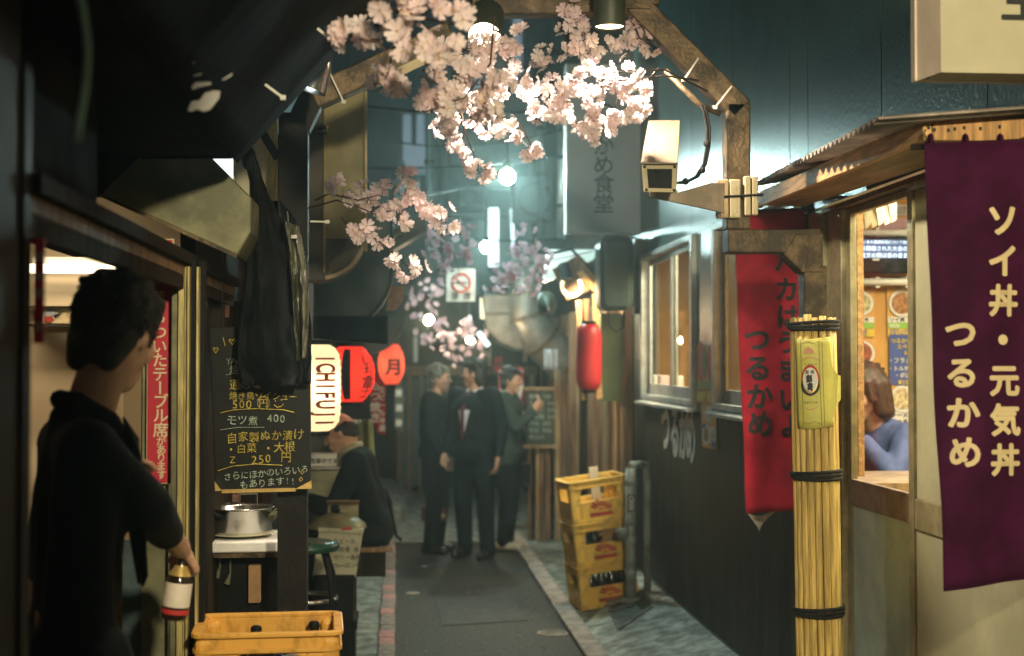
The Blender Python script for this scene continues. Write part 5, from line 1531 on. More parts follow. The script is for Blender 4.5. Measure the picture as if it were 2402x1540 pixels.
l2 = lantern('red_lantern', 'round glowing red lantern with black brush marks behind the white lantern', L2, 56 * 8.4 / F, 128 * 8.4 / F, T['lantern_r'], 8, .3)
q = MB()
def onl(L_, r_, h_, deg, z, o_=.008, fk=.3):
    t = math.radians(deg)
    f = abs(2 * z / h_)
    rr = r_ * (1 - (f ** flatk_pow(fk)) * (.42 if fk > .5 else .52)) + o_
    return L_ + Vector((rr * math.cos(t), rr * math.sin(t), z))
for ch, v in (('い', 846), ('ち', 872), ('富', 898), ('士', 922)):
    z = P(0, v, 8.4).z - L2.z
    vs, fs = split(*glyph(ch, .02))
    out = []
    for p_ in vs:
        out.append(onl(L2, 56 * 8.4 / F, 128 * 8.4 / F, -90 + 48 + (p_.x - .5) * 42, z + (p_.y - .37) * .075))
    q.add(out, fs)
obj('lettering', q, T['ink'], l2, recalc=False)
obj('dark_strip', MB().sheet(lambda u, v: onl(L2, 56 * 8.4 / F, 128 * 8.4 / F, -90 - 16 + 18 * u, (.5 - v) * 128 * 8.4 / F * .9, .03), 4, 10, .003), T['black'], l2)
L3 = P(918, 855, 11.2)
l3 = lantern('red_lantern', 'orange red lantern marked with one black character far along the left', L3, 30 * 11.2 / F, 94 * 11.2 / F, T['lantern_o'], 7, .3)
q = MB(); put(q, '月', L3 + Vector((.02, -30 * 11.2 / F - .016, -.02)), 40 * 11.2 / F, bold=.05)
obj('lettering', q, T['ink'], l3)
L4 = P(1381, 838, 10.2)
l4 = lantern('red_lantern', 'long unmarked red lantern hanging before the moss green sign', L4, 30 * 10.2 / F, 156 * 10.2 / F, mat('lacquer_red_paper', (.55, .02, .03), .35, var=.08, bump=.03, coat=.3), 14, .9)
obj('tassel', MB().tube([L4 + Vector((-.05, -.02, -.25)), L4 + Vector((-.045, -.02, -.31)), L4 + Vector((-.03, -.02, -.30))], .01, 6), T['gold'], l4)
light('POINT', L1, 3.4, (1, .80, .52), .05)
light('POINT', L2, 2.2, (1, .72, .5), .05)
light('POINT', L3, 1.3, (1, .75, .5), .05)
# black triangular flap in front of the far lantern and the noren sign
ns = thing('noren_sign', 'red strip sign with white characters below the far orange lantern', 'sign', P(885, 1022, 10.6))
a = P(866, 888, 10.6); b = P(905, 1022, 10.6)
obj('cloth', MB().prism([P(868, 880, 10.6), P(888, 880, 10.6), P(905, 905, 10.6), P(903, 1022, 10.6), P(886, 1018, 10.6), P(870, 970, 10.6)], (0, .01, 0)), T['red_cloth'], ns)
q = MB()
for k, ch in enumerate('もつ焼き'): put(q, ch, P(880, 905 + k * 25, 10.59), 24 * 10.6 / F, bold=.03)
for k, ch in enumerate('生ビール冷酒'): put(q, ch, P(896, 915 + k * 18, 10.59), 16 * 10.6 / F, bold=.03)
obj('lettering', q, T['paper'], ns)
# ---------------- hanging sign boxes with rounded lower corner
def signbox(name, lb, u0, v0, u1, v1, rad, Y, th, mf, ms, trim, n_=10):
    t_ = thing(name, lb, 'sign', P((u0 + u1) / 2, v1, Y))
    pts = [(u0, v0), (u1, v0)] + [(u1 - rad + rad * math.cos(t), v1 - rad * 1.05 + rad * 1.05 * math.sin(t)) for t in (PI / 2 * k / n_ for k in range(n_ + 1))] + [(u0, v1 - 2)]
    q4 = [P(u, v, Y) for u, v in pts]
    obj('face', MB().prism(q4, (0, .02, 0)), mf, t_)
    obj('case', MB().prism([p + Vector((0, .021, 0)) for p in q4], (0, th, 0)), ms, t_)
    if trim:
        q = MB()
        q.tube([p + Vector((0, -.004, 0)) for p in q4[1:-1]], .011, 7)
        obj('trim', q, trim, t_, smooth=True)
    return t_
sb = signbox('box_sign', 'olive brown sign box with rounded lower corner left of the small blossom spray', 716, 180, 858, 658, 118, 6.3, .25, T['olive_dark'], T['olive_dark'], None)
a = P(762, 215, 6.29); b = P(856, 560, 6.29)
obj('olive_panel', MB().b2((a.x, 6.285, b.z), (b.x, 6.299, a.z)), T['olive'], sb)
obj('pale_pole', MB().tube([P(858, 215, 6.25), P(858, 590, 6.25)], .007, 8), T['pale_trim'], sb)
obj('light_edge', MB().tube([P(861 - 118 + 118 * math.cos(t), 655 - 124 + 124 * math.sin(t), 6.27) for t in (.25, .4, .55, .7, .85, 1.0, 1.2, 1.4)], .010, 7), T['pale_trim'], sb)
obj('thin_edge', MB().tube([P(762, 215, 6.27), P(760, 640, 6.27)], .005, 6), T['jamb'], sb)
obj('bracket', MB().tube([P(742, 302, 6.25), P(768, 300, 6.22), P(766, 312, 6.22), P(748, 312, 6.25)], .01, 6), T['chrome'], sb)
s2 = signbox('box_sign', 'blue green sign box with big rounded corner behind the small blossom spray', 740, 480, 919, 765, 125, 8.2, .5, T['bluegreen'], T['teal_dark'], T['teal_dark'])
s3 = signbox('box_sign', 'dark slanting canopy box above the far orange lantern', 780, 690, 950, 830, 90, 10.4, .7, T['teal_dark'], T['black'], None)
q = thing('awning', 'dark cloth awning above the round red lantern', 'awning', P(820, 800, 7.6))
obj('cloth', MB().sheet(lambda u, v: P(735 + 175 * u, 742 + (48 + 14 * u) * v, 7.7 - .3 * v + .02 * math.sin(u * 18)), 20, 6, .01), T['tarp'], q, smooth=True)
q = thing('side_board', 'small tan board slanting out beside the blue green sign box', 'board', P(930, 700, 9.5))
obj('plank', MB().prism([P(918, 672, 9.4), P(948, 672, 9.4), P(945, 705, 9.4), P(925, 728, 9.4), P(905, 728, 9.4)], (0, .05, 0)), T['cardboard'], q)
q = thing('gutter_arm', 'dark slanting box arm reaching from the left wall above the alley', 'arm', P(950, 560, 8.6))
obj('arm', MB().prism([P(905, 548, 8.6), P(990, 505, 8.6), P(1003, 540, 8.6), P(915, 590, 8.6)], (0, .3, 0)), T['teal_dark'], q)
obj('strut', MB().tube([P(860, 600, 8.5), P(940, 545, 8.5)], .012, 6), T['alu'], q)
kb2 = thing('black_bag', 'black bag hanging from the back of the seated man in navy', 'bag', P(900, 1270, 8.6))
obj('bag_body', MB().prism([P(868, 1150, 8.55), P(905, 1145, 8.55), P(920, 1180, 8.55), P(926, 1265, 8.55), P(880, 1272, 8.55), P(862, 1240, 8.55)], (0, .16, 0)), T['black'], kb2, bevel=.03)
obj('strap', MB().tube([P(905, 1150, 8.6), P(918, 1200, 8.5), P(930, 1258, 8.5), P(942, 1268, 8.5)], .010, 6), T['black'], kb2)
# olive sheet leaning behind the seated man
ol = tag(obj('olive_sheet', MB().sheet(lambda u, v: P(842 + 34 * u + 42 * v * v, 985 + 270 * v, 8.9 + .05 * math.sin(u * 7)), 10, 16, .006), mat('olive_vinyl', (.17, .19, .06), .6, var=.3), smooth=True), 'olive vinyl sheet draped behind the seated man in navy', 'sheet')
tn = tag(obj('tan_bag', MB().sheet(lambda u, v: P(828 + 42 * u + 8 * v, 985 + 120 * v, 9.1 + .04 * math.sin(u * 5)), 8, 8, .02), T['cardboard'], smooth=True), 'tan paper sack standing behind the olive sheet', 'sack')
# no smoking sign
nsg = thing('no_smoking_sign', 'white square no smoking sign with red ring hanging over the alley', 'sign', P(1081, 708, 12))
a = P(1047, 630, 12); b = P(1115, 708, 12)
obj('plate', MB().b2((a.x, 12, b.z), (b.x, 12.02, a.z)), mat('greyed_white_plate', (.42, .45, .44), .5), nsg)
c = P(1082, 664, 11.99)
q = MB().tube([c + Vector((.076 * math.cos(t), 0, .076 * math.sin(t))) for t in (2 * PI * k / 28 for k in range(29))], .009, 6)
q.bar(c + Vector((-.053, 0, .053)), c + Vector((.053, 0, -.053)), .016, .006)
obj('red_ring', q, T['logo'], nsg)
q = MB().box(c + Vector((-.01, -.001, 0)), (.085, .003, .012)).box(c + Vector((.042, -.001, 0)), (.012, .003, .012))
obj('cigarette', q, T['ink'], nsg)
q = MB()
put(q, '禁', P(1068, 694, 11.99), .062, bold=.02); put(q, '煙', P(1096, 694, 11.99), .062, bold=.02)
obj('lettering', q, T['ink_grey'], nsg)
obj('wire', MB().tube([P(1060, 630, 12), P(1058, 560, 12.2)], .004, 5).tube([P(1102, 630, 12), P(1104, 560, 12.2)], .004, 5), T['steel_dark'], nsg)
# ================================================================== LAMPS
def bulb(name, lb, u, v, Y, r, m, cat='bulb'):
    c = P(u, v, Y)
    t_ = thing(name, lb, cat, c)
    obj('glass_bulb', MB().ball(c, r, 14), m, t_, smooth=True)
    obj('socket', MB().lathe([(r * .55, r * .92), (r * .6, r * 1.7), (r * .35, r * 2.2), (.006, r * 2.4), (.006, r * 2.4 + .35)], c, 14), T['lamp_dark'], t_, smooth=True)
    return t_
bulb('bare_bulb', 'bare bright cool bulb hanging nearest in the middle of the alley', 1190, 415, 10.9, .058, emit('bulb_a', (.68, 1.0, .96), 950))
bulb('bare_bulb', 'bare cool bulb farther off beside the upright strip of light', 1140, 580, 13.5, .05, emit('bulb_b', (.68, 1.0, .96), 850))
bulb('bare_bulb', 'warm bulb glowing in the low far blossoms at the left', 1006, 751, 13.3, .042, emit('bulb_c', (1, .74, .42), 420))
bulb('bare_bulb', 'warm starry bulb over the head of the man in the suit', 1103, 799, 14.2, .036, emit('bulb_d', (1, .76, .46), 520))
def spotlamp(name, lb, u, v, Y, r, L_, W, tilt=(0, 0, 0), cone=125, ltilt=None, c=(1, .84, .66), glow='disc_warm', taper=1.06):
    p = P(u, v, Y)
    t_ = thing(name, lb, 'lamp', p)
    M_ = Euler(tilt).to_matrix()
    obj('shade', MB().lathe([(r * .96, .012), (r * 1.02, 0), (r * taper, .004), (r * taper, L_), (r * .5, L_ + .04), (.012, L_ + .06), (.012, L_ + .3)], p, 32, M_), T['lamp_dark'], t_, smooth=True)
    obj('glowing_face', MB().lathe([(r * .955, .008), (r * .5, .005), (0, .004)], p, 32, M_), T[glow], t_, smooth=True)
    light('SPOT', p + M_ @ Vector((0, 0, -.008)), W, c, r * .8, ltilt or tilt, cone)
    return t_
spotlamp('downlight', 'dark cylindrical lamp with glowing warm face pouring light on the blossoms', 1430, 66, 4.85, .052, .25, 175, (0, 0, 0), 130, (0, -.2, 0))
spotlamp('downlight', 'half hidden lamp glowing warmly through the blossoms at the top', 1136, 88, 4.70, .055, .14, 120, (-.75, .15, 0), 110, (-.2, -.1, 0))
spotlamp('spot_bulb', 'warm tilted spot bulb shining out from beneath the lamp board', 1281, 705, 11.2, .07, .24, 90, (PI * .56, .35, 0), 140, None, (1, .70, .40))
ls = thing('light_strip', 'tall upright strip of white light behind the second bare bulb', 'strip light', P(1158, 620, 18.0))
a = P(1146, 488, 18.0); b = P(1170, 626, 18.0)
obj('diffuser', MB().b2((a.x, 18.0, b.z), (b.x, 18.06, a.z)), T['tube_light'], ls)
obj('backing', MB().b2((a.x - .02, 18.061, b.z - .03), (b.x + .02, 18.12, a.z + .03)), T['steel_dark'], ls)
l2_ = thing('light_strip', 'thin bright strip of light right of the tall one', 'strip light', P(1203, 610, 17.8))
obj('diffuser', MB().prism([P(1197, 490, 17.8), P(1203, 490, 17.8), P(1208, 560, 17.8), P(1204, 622, 17.8), P(1200, 560, 17.8)], (0, .05, 0)), emit('strip_dim', (.8, .95, 1), 1.6), l2_)
tb_ = thing('fluorescent_tube', 'short slanting bright tube under the far smoke hood', 'tube light', P(1140, 800, 15))
obj('tube', MB().tube([P(1122, 780, 15), P(1146, 812, 15)], .028, 10), T['tube_light'], tb_, smooth=True)
obj('holder', MB().bar(P(1118, 776, 15.06), P(1150, 814, 15.06), .03), T['steel_dark'], tb_)
for lb, pts in (('yellow white upright tube lamp left of the smoke hood', [(1136, 700), (1137, 748)]),):
    t_ = thing('fluorescent_tube', lb, 'tube light', P(*pts[1], 15.3))
    obj('tube', MB().tube([P(*p_, 15.3) for p_ in pts], .05, 10), emit('tube_warm', (1, .93, .66), 1.0), t_, smooth=True)
    obj('holder', MB().bar(P(1136, 700, 15.4), P(1137, 760, 15.4), .05), T['steel_dark'], t_)
# flood lamp added behind the camera, standing in for the unseen entrance lights
fl = thing('added_floodlight', 'warm flood lamp on a wall arm, added in place of the unseen entrance lights', 'added_floodlight', (.75, -.3, 2.75))
fp = Vector((.75, -.3, 2.75)); aim = (Vector((1.02, 5, 1.35)) - fp).normalized()
fm_ = (-aim).to_track_quat('Z', 'Y').to_matrix()
obj('housing', MB().lathe([(.13, .0), (.14, .01), (.14, .10), (.08, .2), (.02, .22)], fp, 28, fm_), T['lamp_dark'], fl, smooth=True)
obj('lens', MB().lathe([(.128, .012), (0, .012)], fp, 28, fm_), emit('flood_lens', (1, .82, .52), 6), fl)
obj('arm', MB().tube([fp + Vector((.05, -.12, .05)), (1.2, -.4, 2.9), (1.8, -.4, 2.9)], .015, 8), T['steel_dark'], fl)
light('SPOT', fp + aim * .02, 780, (1, .86, .56), .10, (-aim).to_track_quat('Z', 'Y').to_euler(), 45.5).data.spot_blend = .10
# ================================================================== CRATES
def crate(name, lb, W, D, H, m, loc, rot, logo=False, h1=.50, h2=.83, ow=.68):
    t_ = thing(name, lb, 'crate', local=True)
    th = .012
    def pan(w_, y, ax, inner):
        q = MB()
        def bx(x0, x1, z0, z1, y0=0., y1=th):
            if ax == 'x': q.b2((x0, y + y0, z0), (x1, y + y1, z1))
            else: q.b2((y + y0, x0, z0), (y + y1, x1, z1))
        o_ = w_ * ow / 2
        bx(-w_ / 2, w_ / 2, .012, H * h1)
        bx(-w_ / 2, -o_, H * h1 + .0005, H * h2); bx(o_, w_ / 2, H * h1 + .0005, H * h2)
        bx(-w_ / 2, w_ / 2, H * h2 + .0005, H - .012)
        for s_ in (-1, 1):      # rounded upper corners of the hand hole
            pts = [(s_ * o_, H * h2), (s_ * (o_ - .04), H * h2), (s_ * (o_ - .012), H * h2 - .012), (s_ * o_, H * h2 - .04)]
            if ax == 'x': q.prism([(a_, y, b_) for a_, b_ in pts], (0, th, 0))
            else: q.prism([(y, a_, b_) for a_, b_ in pts], (th, 0, 0))
        return q
    obj('front_panel', pan(W - .03, -D / 2 + .004, 'x', 1), m, t_, bevel=.003)
    obj('back_panel', pan(W - .03, D / 2 - .016, 'x', 1), m, t_, bevel=.003)
    obj('side_panel', pan(D - .034, -W / 2 + .004, 'y', 1), m, t_, bevel=.003)
    obj('side_panel', pan(D - .034, W / 2 - .016, 'y', 1), m, t_, bevel=.003)
    r_ = .028
    def ring(o0, o1, z0, z1):
        def loop(o_, z):
            r2 = max(.004, r_ + o_)
            pts = []
            for cx, cy, a0 in ((W / 2 - r_, D / 2 - r_, 0), (-W / 2 + r_, D / 2 - r_, 90), (-W / 2 + r_, -D / 2 + r_, 180), (W / 2 - r_, -D / 2 + r_, 270)):
                for k in range(5):
                    t = math.radians(a0 + 22.5 * k)
                    pts.append((cx + r2 * math.cos(t), cy + r2 * math.sin(t), z))
            return pts
        ls_ = [loop(o0, z0), loop(o1, z0), loop(o1, z1), loop(o0, z1)]
        n_ = len(ls_[0])
        vs = [p for l_ in ls_ for p in l_]
        fs = [(i * n_ + j, i * n_ + (j + 1) % n_, ((i + 1) % 4) * n_ + (j + 1) % n_, ((i + 1) % 4) * n_ + j) for i in range(4) for j in range(n_)]
        return MB().add(vs, fs)
    obj('rim', ring(-.016, .012, H - .0125, H), m, t_, bevel=.003)
    obj('lip', ring(.001, .008, H * .90 - .026, H * .90 - .014), m, t_, bevel=.002)
    obj('foot_band', ring(-.006, .006, .0, .022), m, t_, bevel=.003)
    obj('floor', MB().b2((-W / 2 + .017, -D / 2 + .017, .004), (W / 2 - .017, D / 2 - .017, .011)), m, t_)
    for sx in (-1, 1):
        for sy in (-1, 1):
            obj('corner_post', MB().box((sx * (W / 2 - .026), sy * (D / 2 - .026), H / 2 - .002), (.052, .052, H - .03)), m, t_, bevel=.014)
    if logo:
        q = MB()
        y = -D / 2 + .002
        z0 = H * .20
        q.b2((-.080, y, z0 - .020), (.080, y + .0015, z0 + .004))
        for k in range(7):
            a_ = math.radians(160 - k * 23.3); b_ = math.radians(160 - k * 23.3 - 17)
            R0, R1 = .034, .078 + .013 * math.sin(k * 1.1)
            cx, cz = .0, z0 + .020
            q.prism([(cx + R0 * math.cos(a_), y, cz + R0 * math.sin(a_) * .75), (cx + R1 * math.cos(a_), y, cz + R1 * math.sin(a_) * .85), (cx + R1 * 1.04 * math.cos((a_ + b_) / 2), y, cz + R1 * .92 * math.sin((a_ + b_) / 2)), (cx + R1 * math.cos(b_), y, cz + R1 * math.sin(b_) * .85), (cx + R0 * math.cos(b_), y, cz + R0 * math.sin(b_) * .75)], (0, .0015, 0))
        q.prism([(-.03, y, z0 + .014), (.0, y, z0 + .038), (.03, y, z0 + .014), (.012, y, z0 + .018), (0, y, z0 + .026), (-.012, y, z0 + .018)], (0, .0015, 0))
        obj('emblem', q, T['logo'], t_)
        obj('ridge', MB().b2((-W / 2 + .055, -D / 2 - .001, H * h1 - .012), (W / 2 - .055, -D / 2 + .0035, H * h1 - .004)), m, t_, bevel=.002)
        for sx in (-1, 1): obj('ridge', MB().b2((sx * (W / 2 - .075), -D / 2 - .001, .03), (sx * (W / 2 - .083), -D / 2 + .0035, H * h1 - .013)), m, t_, bevel=.002)
    t_.location = loc
    t_.rotation_euler = rot
    return t_
# stack leaning by the standpipe
rot = (0, math.radians(-7), math.radians(9))
RM = Euler(rot).to_matrix()
corner = PZ(1366, 1434, .004)
org = corner - RM @ Vector((-.21, -.17, 0))
HC = .292
cl_ = ['bottom mustard crate of the leaning stack with capped brown bottles showing', 'middle mustard crate of the leaning stack with dark bottles and a board inside', 'top mustard crate of the leaning stack with a paper sheet sticking out']
c0_ = crate('beer_crate', cl_[0], .42, .34, HC, T['crate_far'], org, rot, True)
c0_['group'] = 'mustard crates stacked by the standpipe'
for k in (1, 2):
    c_ = copy_tree(c0_, cl_[k])
    c_.location = org + RM @ Vector((.004 * k, 0, (HC + .001) * k))
def bottle(lb, M_, p, cap='label', grp='beer bottles standing in crates'):
    t_ = thing('beer_bottle', lb, 'bottle', local=True, group=grp)
    obj('glass_body', MB().lathe([(0, 0), (.034, 0), (.037, .01), (.037, .15), (.032, .18), (.017, .22), (.0145, .26), (.016, .268), (.0145, .275), (0, .275)], (0, 0, 0), 16), T['bottle'], t_, smooth=True)
    obj('cap', MB().lathe([(.0165, .262), (.0168, .275), (.012, .281), (0, .281)], (0, 0, 0), 14), T[cap], t_, smooth=True)
    obj('neck_label', MB().lathe([(.0166, .222), (.0152, .255), (.0148, .256)], (0, 0, 0), 14), T[cap], t_, smooth=True)
    t_.location = p
    t_.rotation_euler = M_.to_euler()
    return t_
for j, x in enumerate((-.10, -.025, .05, .125)):
    bottle(['leftmost pale capped bottle in the bottom mustard crate', 'second pale capped bottle in the bottom mustard crate', 'third pale capped bottle in the bottom mustard crate', 'rightmost bottle in the bottom mustard crate by the standpipe'][j], RM, org + RM @ Vector((x, -.085, .012)))
for j, x in enumerate((-.10, -.04)):
    bottle(['left dark bottle in the middle mustard crate', 'right dark bottle in the middle mustard crate'][j], RM, org + RM @ Vector((x, -.085, HC + .013)), 'black')
def loc_box(name, lb, cat, p0, p1, m, extra=None):
    t_ = tag(obj(name, MB().b2(p0, p1), m, bevel=.003), lb, cat)
    t_.location = org
    t_.rotation_euler = rot
    return t_
loc_box('board', 'brown board inside the middle mustard crate', 'board', (.01, -.10, HC + .05), (.12, -.09, HC + .22), T['cardboard'])
loc_box('paper_sheet', 'pinkish paper sheet standing up out of the top mustard crate', 'paper', (-.02, -.08, 2 * HC + .1), (.045, -.075, 2 * HC + .37), T['label'])
# near crate, topmost of a stack whose lower ones are below the picture
NW, ND, NH = .405, .33, .31
zr = .935
near_rot = (0, 0, math.radians(3))
npos = Vector((P(636, 0, 4.22).x, 4.25, zr - NH))
n0 = crate('beer_crate', 'orange yellow crate with rounded rim at the lower edge, nearest of all crates', NW, ND, NH, T['crate'], npos, near_rot, False, .30, .80, .60)
n0['group'] = 'orange crates stacked at the doorway'
for k in (1, 2):
    c_ = copy_tree(n0, 'orange crate under the nearest crate, second from the top' if k == 1 else 'orange crate on the ground under two others at the doorway')
    c_.location = npos - Vector((0, 0, (NH + .002) * k))
RN = Euler(near_rot).to_matrix()
for j, (x, y) in enumerate(((-.125, -.10), (-.04, -.10), (-.04, .04), (.13, .09))):
    bottle(['brown bottle in the front left corner of the nearest crate', 'brown bottle at the front of the nearest crate beside the plastic bag', 'brown bottle farther back in the nearest crate', 'brown bottle in the back right corner of the nearest crate'][j], RN, npos + RN @ Vector((x, y, .012)), 'black')
bgp = npos + RN @ Vector((.06, -.04, .012))
q = MB().ball(bgp + Vector((0, 0, .10)), (.075, .085, .11), 20)
for i_, v_ in enumerate(q.v):
    n_ = noise.noise(v_ * 28) * .022
    q.v[i_] = v_ + Vector((n_, noise.noise(v_ * 31 + Vector((3, 3, 3))) * .02, n_ * .6))
tag(obj('plastic_bag', q, thin('bag_plastic', (.52, .50, .44), .4, .35, bump=.8, bscale=60), smooth=False), 'crumpled pale plastic bag inside the nearest crate', 'bag')
tag(obj('blue_cap', MB().lathe([(.0, .0), (.012, 0), (.012, .02), (0, .02)], npos + RN @ Vector((.02, .02, .20)), 12, Matrix.Rotation(.8, 3, 'Y')), mat('blue_plastic', (.05, .10, .42), .4)), 'small blue cap on the plastic bag in the nearest crate', 'cap')
# ================================================================== STANDPIPE
spz = Vector((P(1477, 0, 9.45).x, 9.45, 0))
sp = thing('standpipe', 'grey standpipe with a tap and worn label beside the stack of mustard crates', 'standpipe', spz)
zt0 = P(0, 1108, 9.45).z; zb0 = slabz(spz.x)
pm = mat('grey_pvc', (.26, .30, .28), .45, .1, var=.3, scale=12)
obj('pipe', MB().tube([spz + Vector((0, 0, zb0 - .03)), spz + Vector((0, 0, zt0))], .036, 18), pm, sp, smooth=True)
obj('elbow', MB().tube([spz + Vector((0, 0, zt0 + .001)), spz + Vector((.015, .01, zt0 + .02)), spz + Vector((.07, .06, zt0 + .022)), spz + Vector((.13, .14, zt0 + .01)), spz + Vector((.14, .16, zt0 - .05)), spz + Vector((.14, .16, zb0))], .026, 14), pm, sp, smooth=True)
for v in (1142, 1238, 1282, 1360):
    z = P(0, v, 9.45).z
    obj('collar', MB().lathe([(.037, z - .022), (.043, z - .018), (.043, z + .018), (.037, z + .022)], (spz.x, spz.y, 0), 20), pm, sp, smooth=True)
z = P(0, 1262, 9.45).z
obj('tap', MB().tube([(spz.x - .03, 9.43, z), (spz.x - .075, 9.41, z)], .03, 12).tube([(spz.x - .075, 9.36, z), (spz.x - .075, 9.46, z)], .03, 12), T['steel_dark'] if False else pm, sp, smooth=True)
obj('base_ring', MB().lathe([(.075, zb0 + .001), (.07, zb0 + .02), (.046, zb0 + .03)], (spz.x, spz.y, 0), 20), pm, sp, smooth=True)
lbq = MB()
def onp(t, z_, r_): return Vector((spz.x + r_ * math.sin(t), 9.45 - r_ * math.cos(t), z_))
zl0, zl1 = P(0, 1212, 9.45).z, P(0, 1172, 9.45).z
lbl_ = obj('label', MB().sheet(lambda u, v: onp(-.75 + 1.5 * u, zl0 + (zl1 - zl0) * v, .0375), 10, 4, -.001), T['black'], sp)
for k, ch in enumerate('C000'):
    vs, fs = glyph(ch, .03)
    xs = [p_.x for p_ in vs]; cx = (min(xs) + max(xs)) / 2
    zc_ = zl1 - .02 - k * (zl1 - zl0 - .03) / 3.4
    lbq.add([onp((p_.y - .36) * 1.3, zc_ - (p_.x - cx) * .042, .0402) for p_ in vs], fs)
obj('lettering', lbq, T['paper'], lbl_, recalc=False)
# ================================================================== BLOSSOMS
def blossom_mesh(seed, m1):
    rnd = random.Random(seed)
    q = MB()
    np_ = 5
    for k in range(np_):
        a0 = 2 * PI * k / np_ + rnd.uniform(-.12, .12)
        lift = rnd.uniform(.05, .55)
        L_ = rnd.uniform(.88, 1.08)
        tw = rnd.uniform(-.25, .25)
        nu, nv = 4, 4
        vs = []
        for i in range(nu + 1):
            r = (.06, .32, .58, .82, 1.0)[i]
            wd = (.05, .21, .37, .43, .30)[i]
            for j in range(nv + 1):
                s_ = -1 + 2 * j / nv
                x = r * L_ * (1 - .10 * (1 - abs(s_)) * (i == nu) + .0) + (.10 * (1 - (2 * abs(s_) - 1) ** 2) - .05) * (i == nu)
                y = wd * s_
                z = lift * r * r * .62 + .16 * s_ * s_ * r + tw * s_ * r * .3
                ca, sa = math.cos(a0), math.sin(a0)
                vs.append((x * ca - y * sa, x * sa + y * ca, z))
        fs = [(i * (nv + 1) + j, (i + 1) * (nv + 1) + j, (i + 1) * (nv + 1) + j + 1, i * (nv + 1) + j + 1) for i in range(nu) for j in range(nv)]
        q.add(vs, fs, 0)
    for k in range(5):
        t = rnd.uniform(0, 6.28)
        q.tube([(0, 0, .02), (.13 * math.cos(t), .13 * math.sin(t), .26)], [.02, .03], 4, 1)
    q.lathe([(.10, .0), (.07, -.14), (.02, -.22)], (0, 0, 0), 6, mi=2)
    me = bpy.data.meshes.new('blossom')
    bm = bmesh.new()
    vv = [bm.verts.new(v * .026) for v in q.v]
    for f, mi in zip(q.f, q.m):
        ff = bm.faces.new([vv[i] for i in f]); ff.material_index = mi; ff.smooth = True
    bm.to_mesh(me); bm.free()
    for mm in (m1, T['stamen'], T['bark']): me.materials.append(mm)
    return me
BM = [blossom_mesh(s_, T['petal']) for s_ in range(6)]
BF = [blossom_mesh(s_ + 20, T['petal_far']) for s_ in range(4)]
def branch(lb, twigs, clumps, Y, size=1., meshes=BM, depth=.10, base=None, stalk=True, tw_r=.004):
    b_ = thing('cherry_branch', lb, 'blossom branch', P(*(base or twigs[0][0]), Y))
    q = MB()
    for tw in twigs:
        n_ = len(tw)
        q.tube([P(u, v, Y + .02 * math.sin(k * 2.1)) for k, (u, v) in enumerate(tw)], [tw_r * (1 - .55 * k / max(1, n_ - 1)) for k in range(n_)], 6)
    for (cu, cv, cr, cn) in clumps:
        cpt = P(cu, cv, Y + random.uniform(-.4, .4) * depth)
        R_ = cr * 1.14 * Y / F
        for k in range(round(cn * 1.2)):
            d_ = Vector((random.gauss(0, 1), random.gauss(0, 1), random.gauss(0, 1))).normalized()
            rr = R_ * random.random() ** .4
            p = cpt + Vector((d_.x * rr, d_.y * min(rr, depth), d_.z * rr))
            nrm = (d_ + Vector((0, -.75, -.25)) + Vector((random.gauss(0, .35), random.gauss(0, .35), random.gauss(0, .35)))).normalized()
            o_ = bpy.data.objects.new('blossom', random.choice(meshes))
            col.objects.link(o_)
            o_.parent = b_
            o_.location = p - BASE[b_.name]
            e = nrm.to_track_quat('Z', 'Y').to_euler()
            o_.rotation_euler = e
            o_.rotation_euler.rotate_axis('Z', random.uniform(0, 6.3))
            s_ = size * random.uniform(.82, 1.14)
            o_.scale = (s_, s_, s_)
            if stalk and k % 2 == 0:
                q.tube([p - nrm * .004 * size, (p - nrm * .02 + cpt) / 2 + Vector((0, 0, .004)), cpt], [.0011, .0012, .0014], 4)
    obj('twig', q, T['bark'], b_, smooth=True)
    return b_
random.seed(21)
branch('blurred pale pink blossoms nearest the camera at the top', [[(880, 60), (930, 90), (980, 120), (1010, 170)], [(845, 92), (890, 100), (915, 140)], [(905, 20), (980, 40), (1075, 60)]],
       [(905, 15, 38, 5), (950, 70, 45, 6), (1000, 30, 45, 6), (1010, 105, 35, 5), (1072, 40, 26, 4), (960, 130, 25, 2), (1060, 95, 22, 2)], 3.35, 1.08, depth=.06)
branch('dusky pink blossom cluster half in shade against the awning edge', [[(890, 95), (850, 92), (810, 100)]], [(815, 82, 34, 5), (850, 75, 26, 4), (795, 95, 16, 2)], 3.6, 1.0, depth=.05)
branch('single clump of pink blossoms at the left diagonal beam', [[(925, 110), (915, 150), (905, 185)]], [(900, 180, 34, 6), (925, 200, 28, 4), (890, 200, 18, 2)], 3.7, 1.02, depth=.05)
branch('shaded mauve blossoms drooping in front of the hidden lamp', [[(1160, 40), (1150, 150), (1090, 230), (1000, 262)], [(1130, 190), (1140, 240), (1120, 280)]],
       [(1022, 195, 30, 5), (1040, 228, 32, 6), (1000, 235, 22, 3), (1080, 165, 24, 3), (1120, 200, 34, 5), (1150, 250, 30, 5), (1105, 262, 30, 4), (1060, 262, 26, 4), (1178, 190, 26, 3), (1020, 165, 16, 2)], 3.95, 1.0, depth=.07)
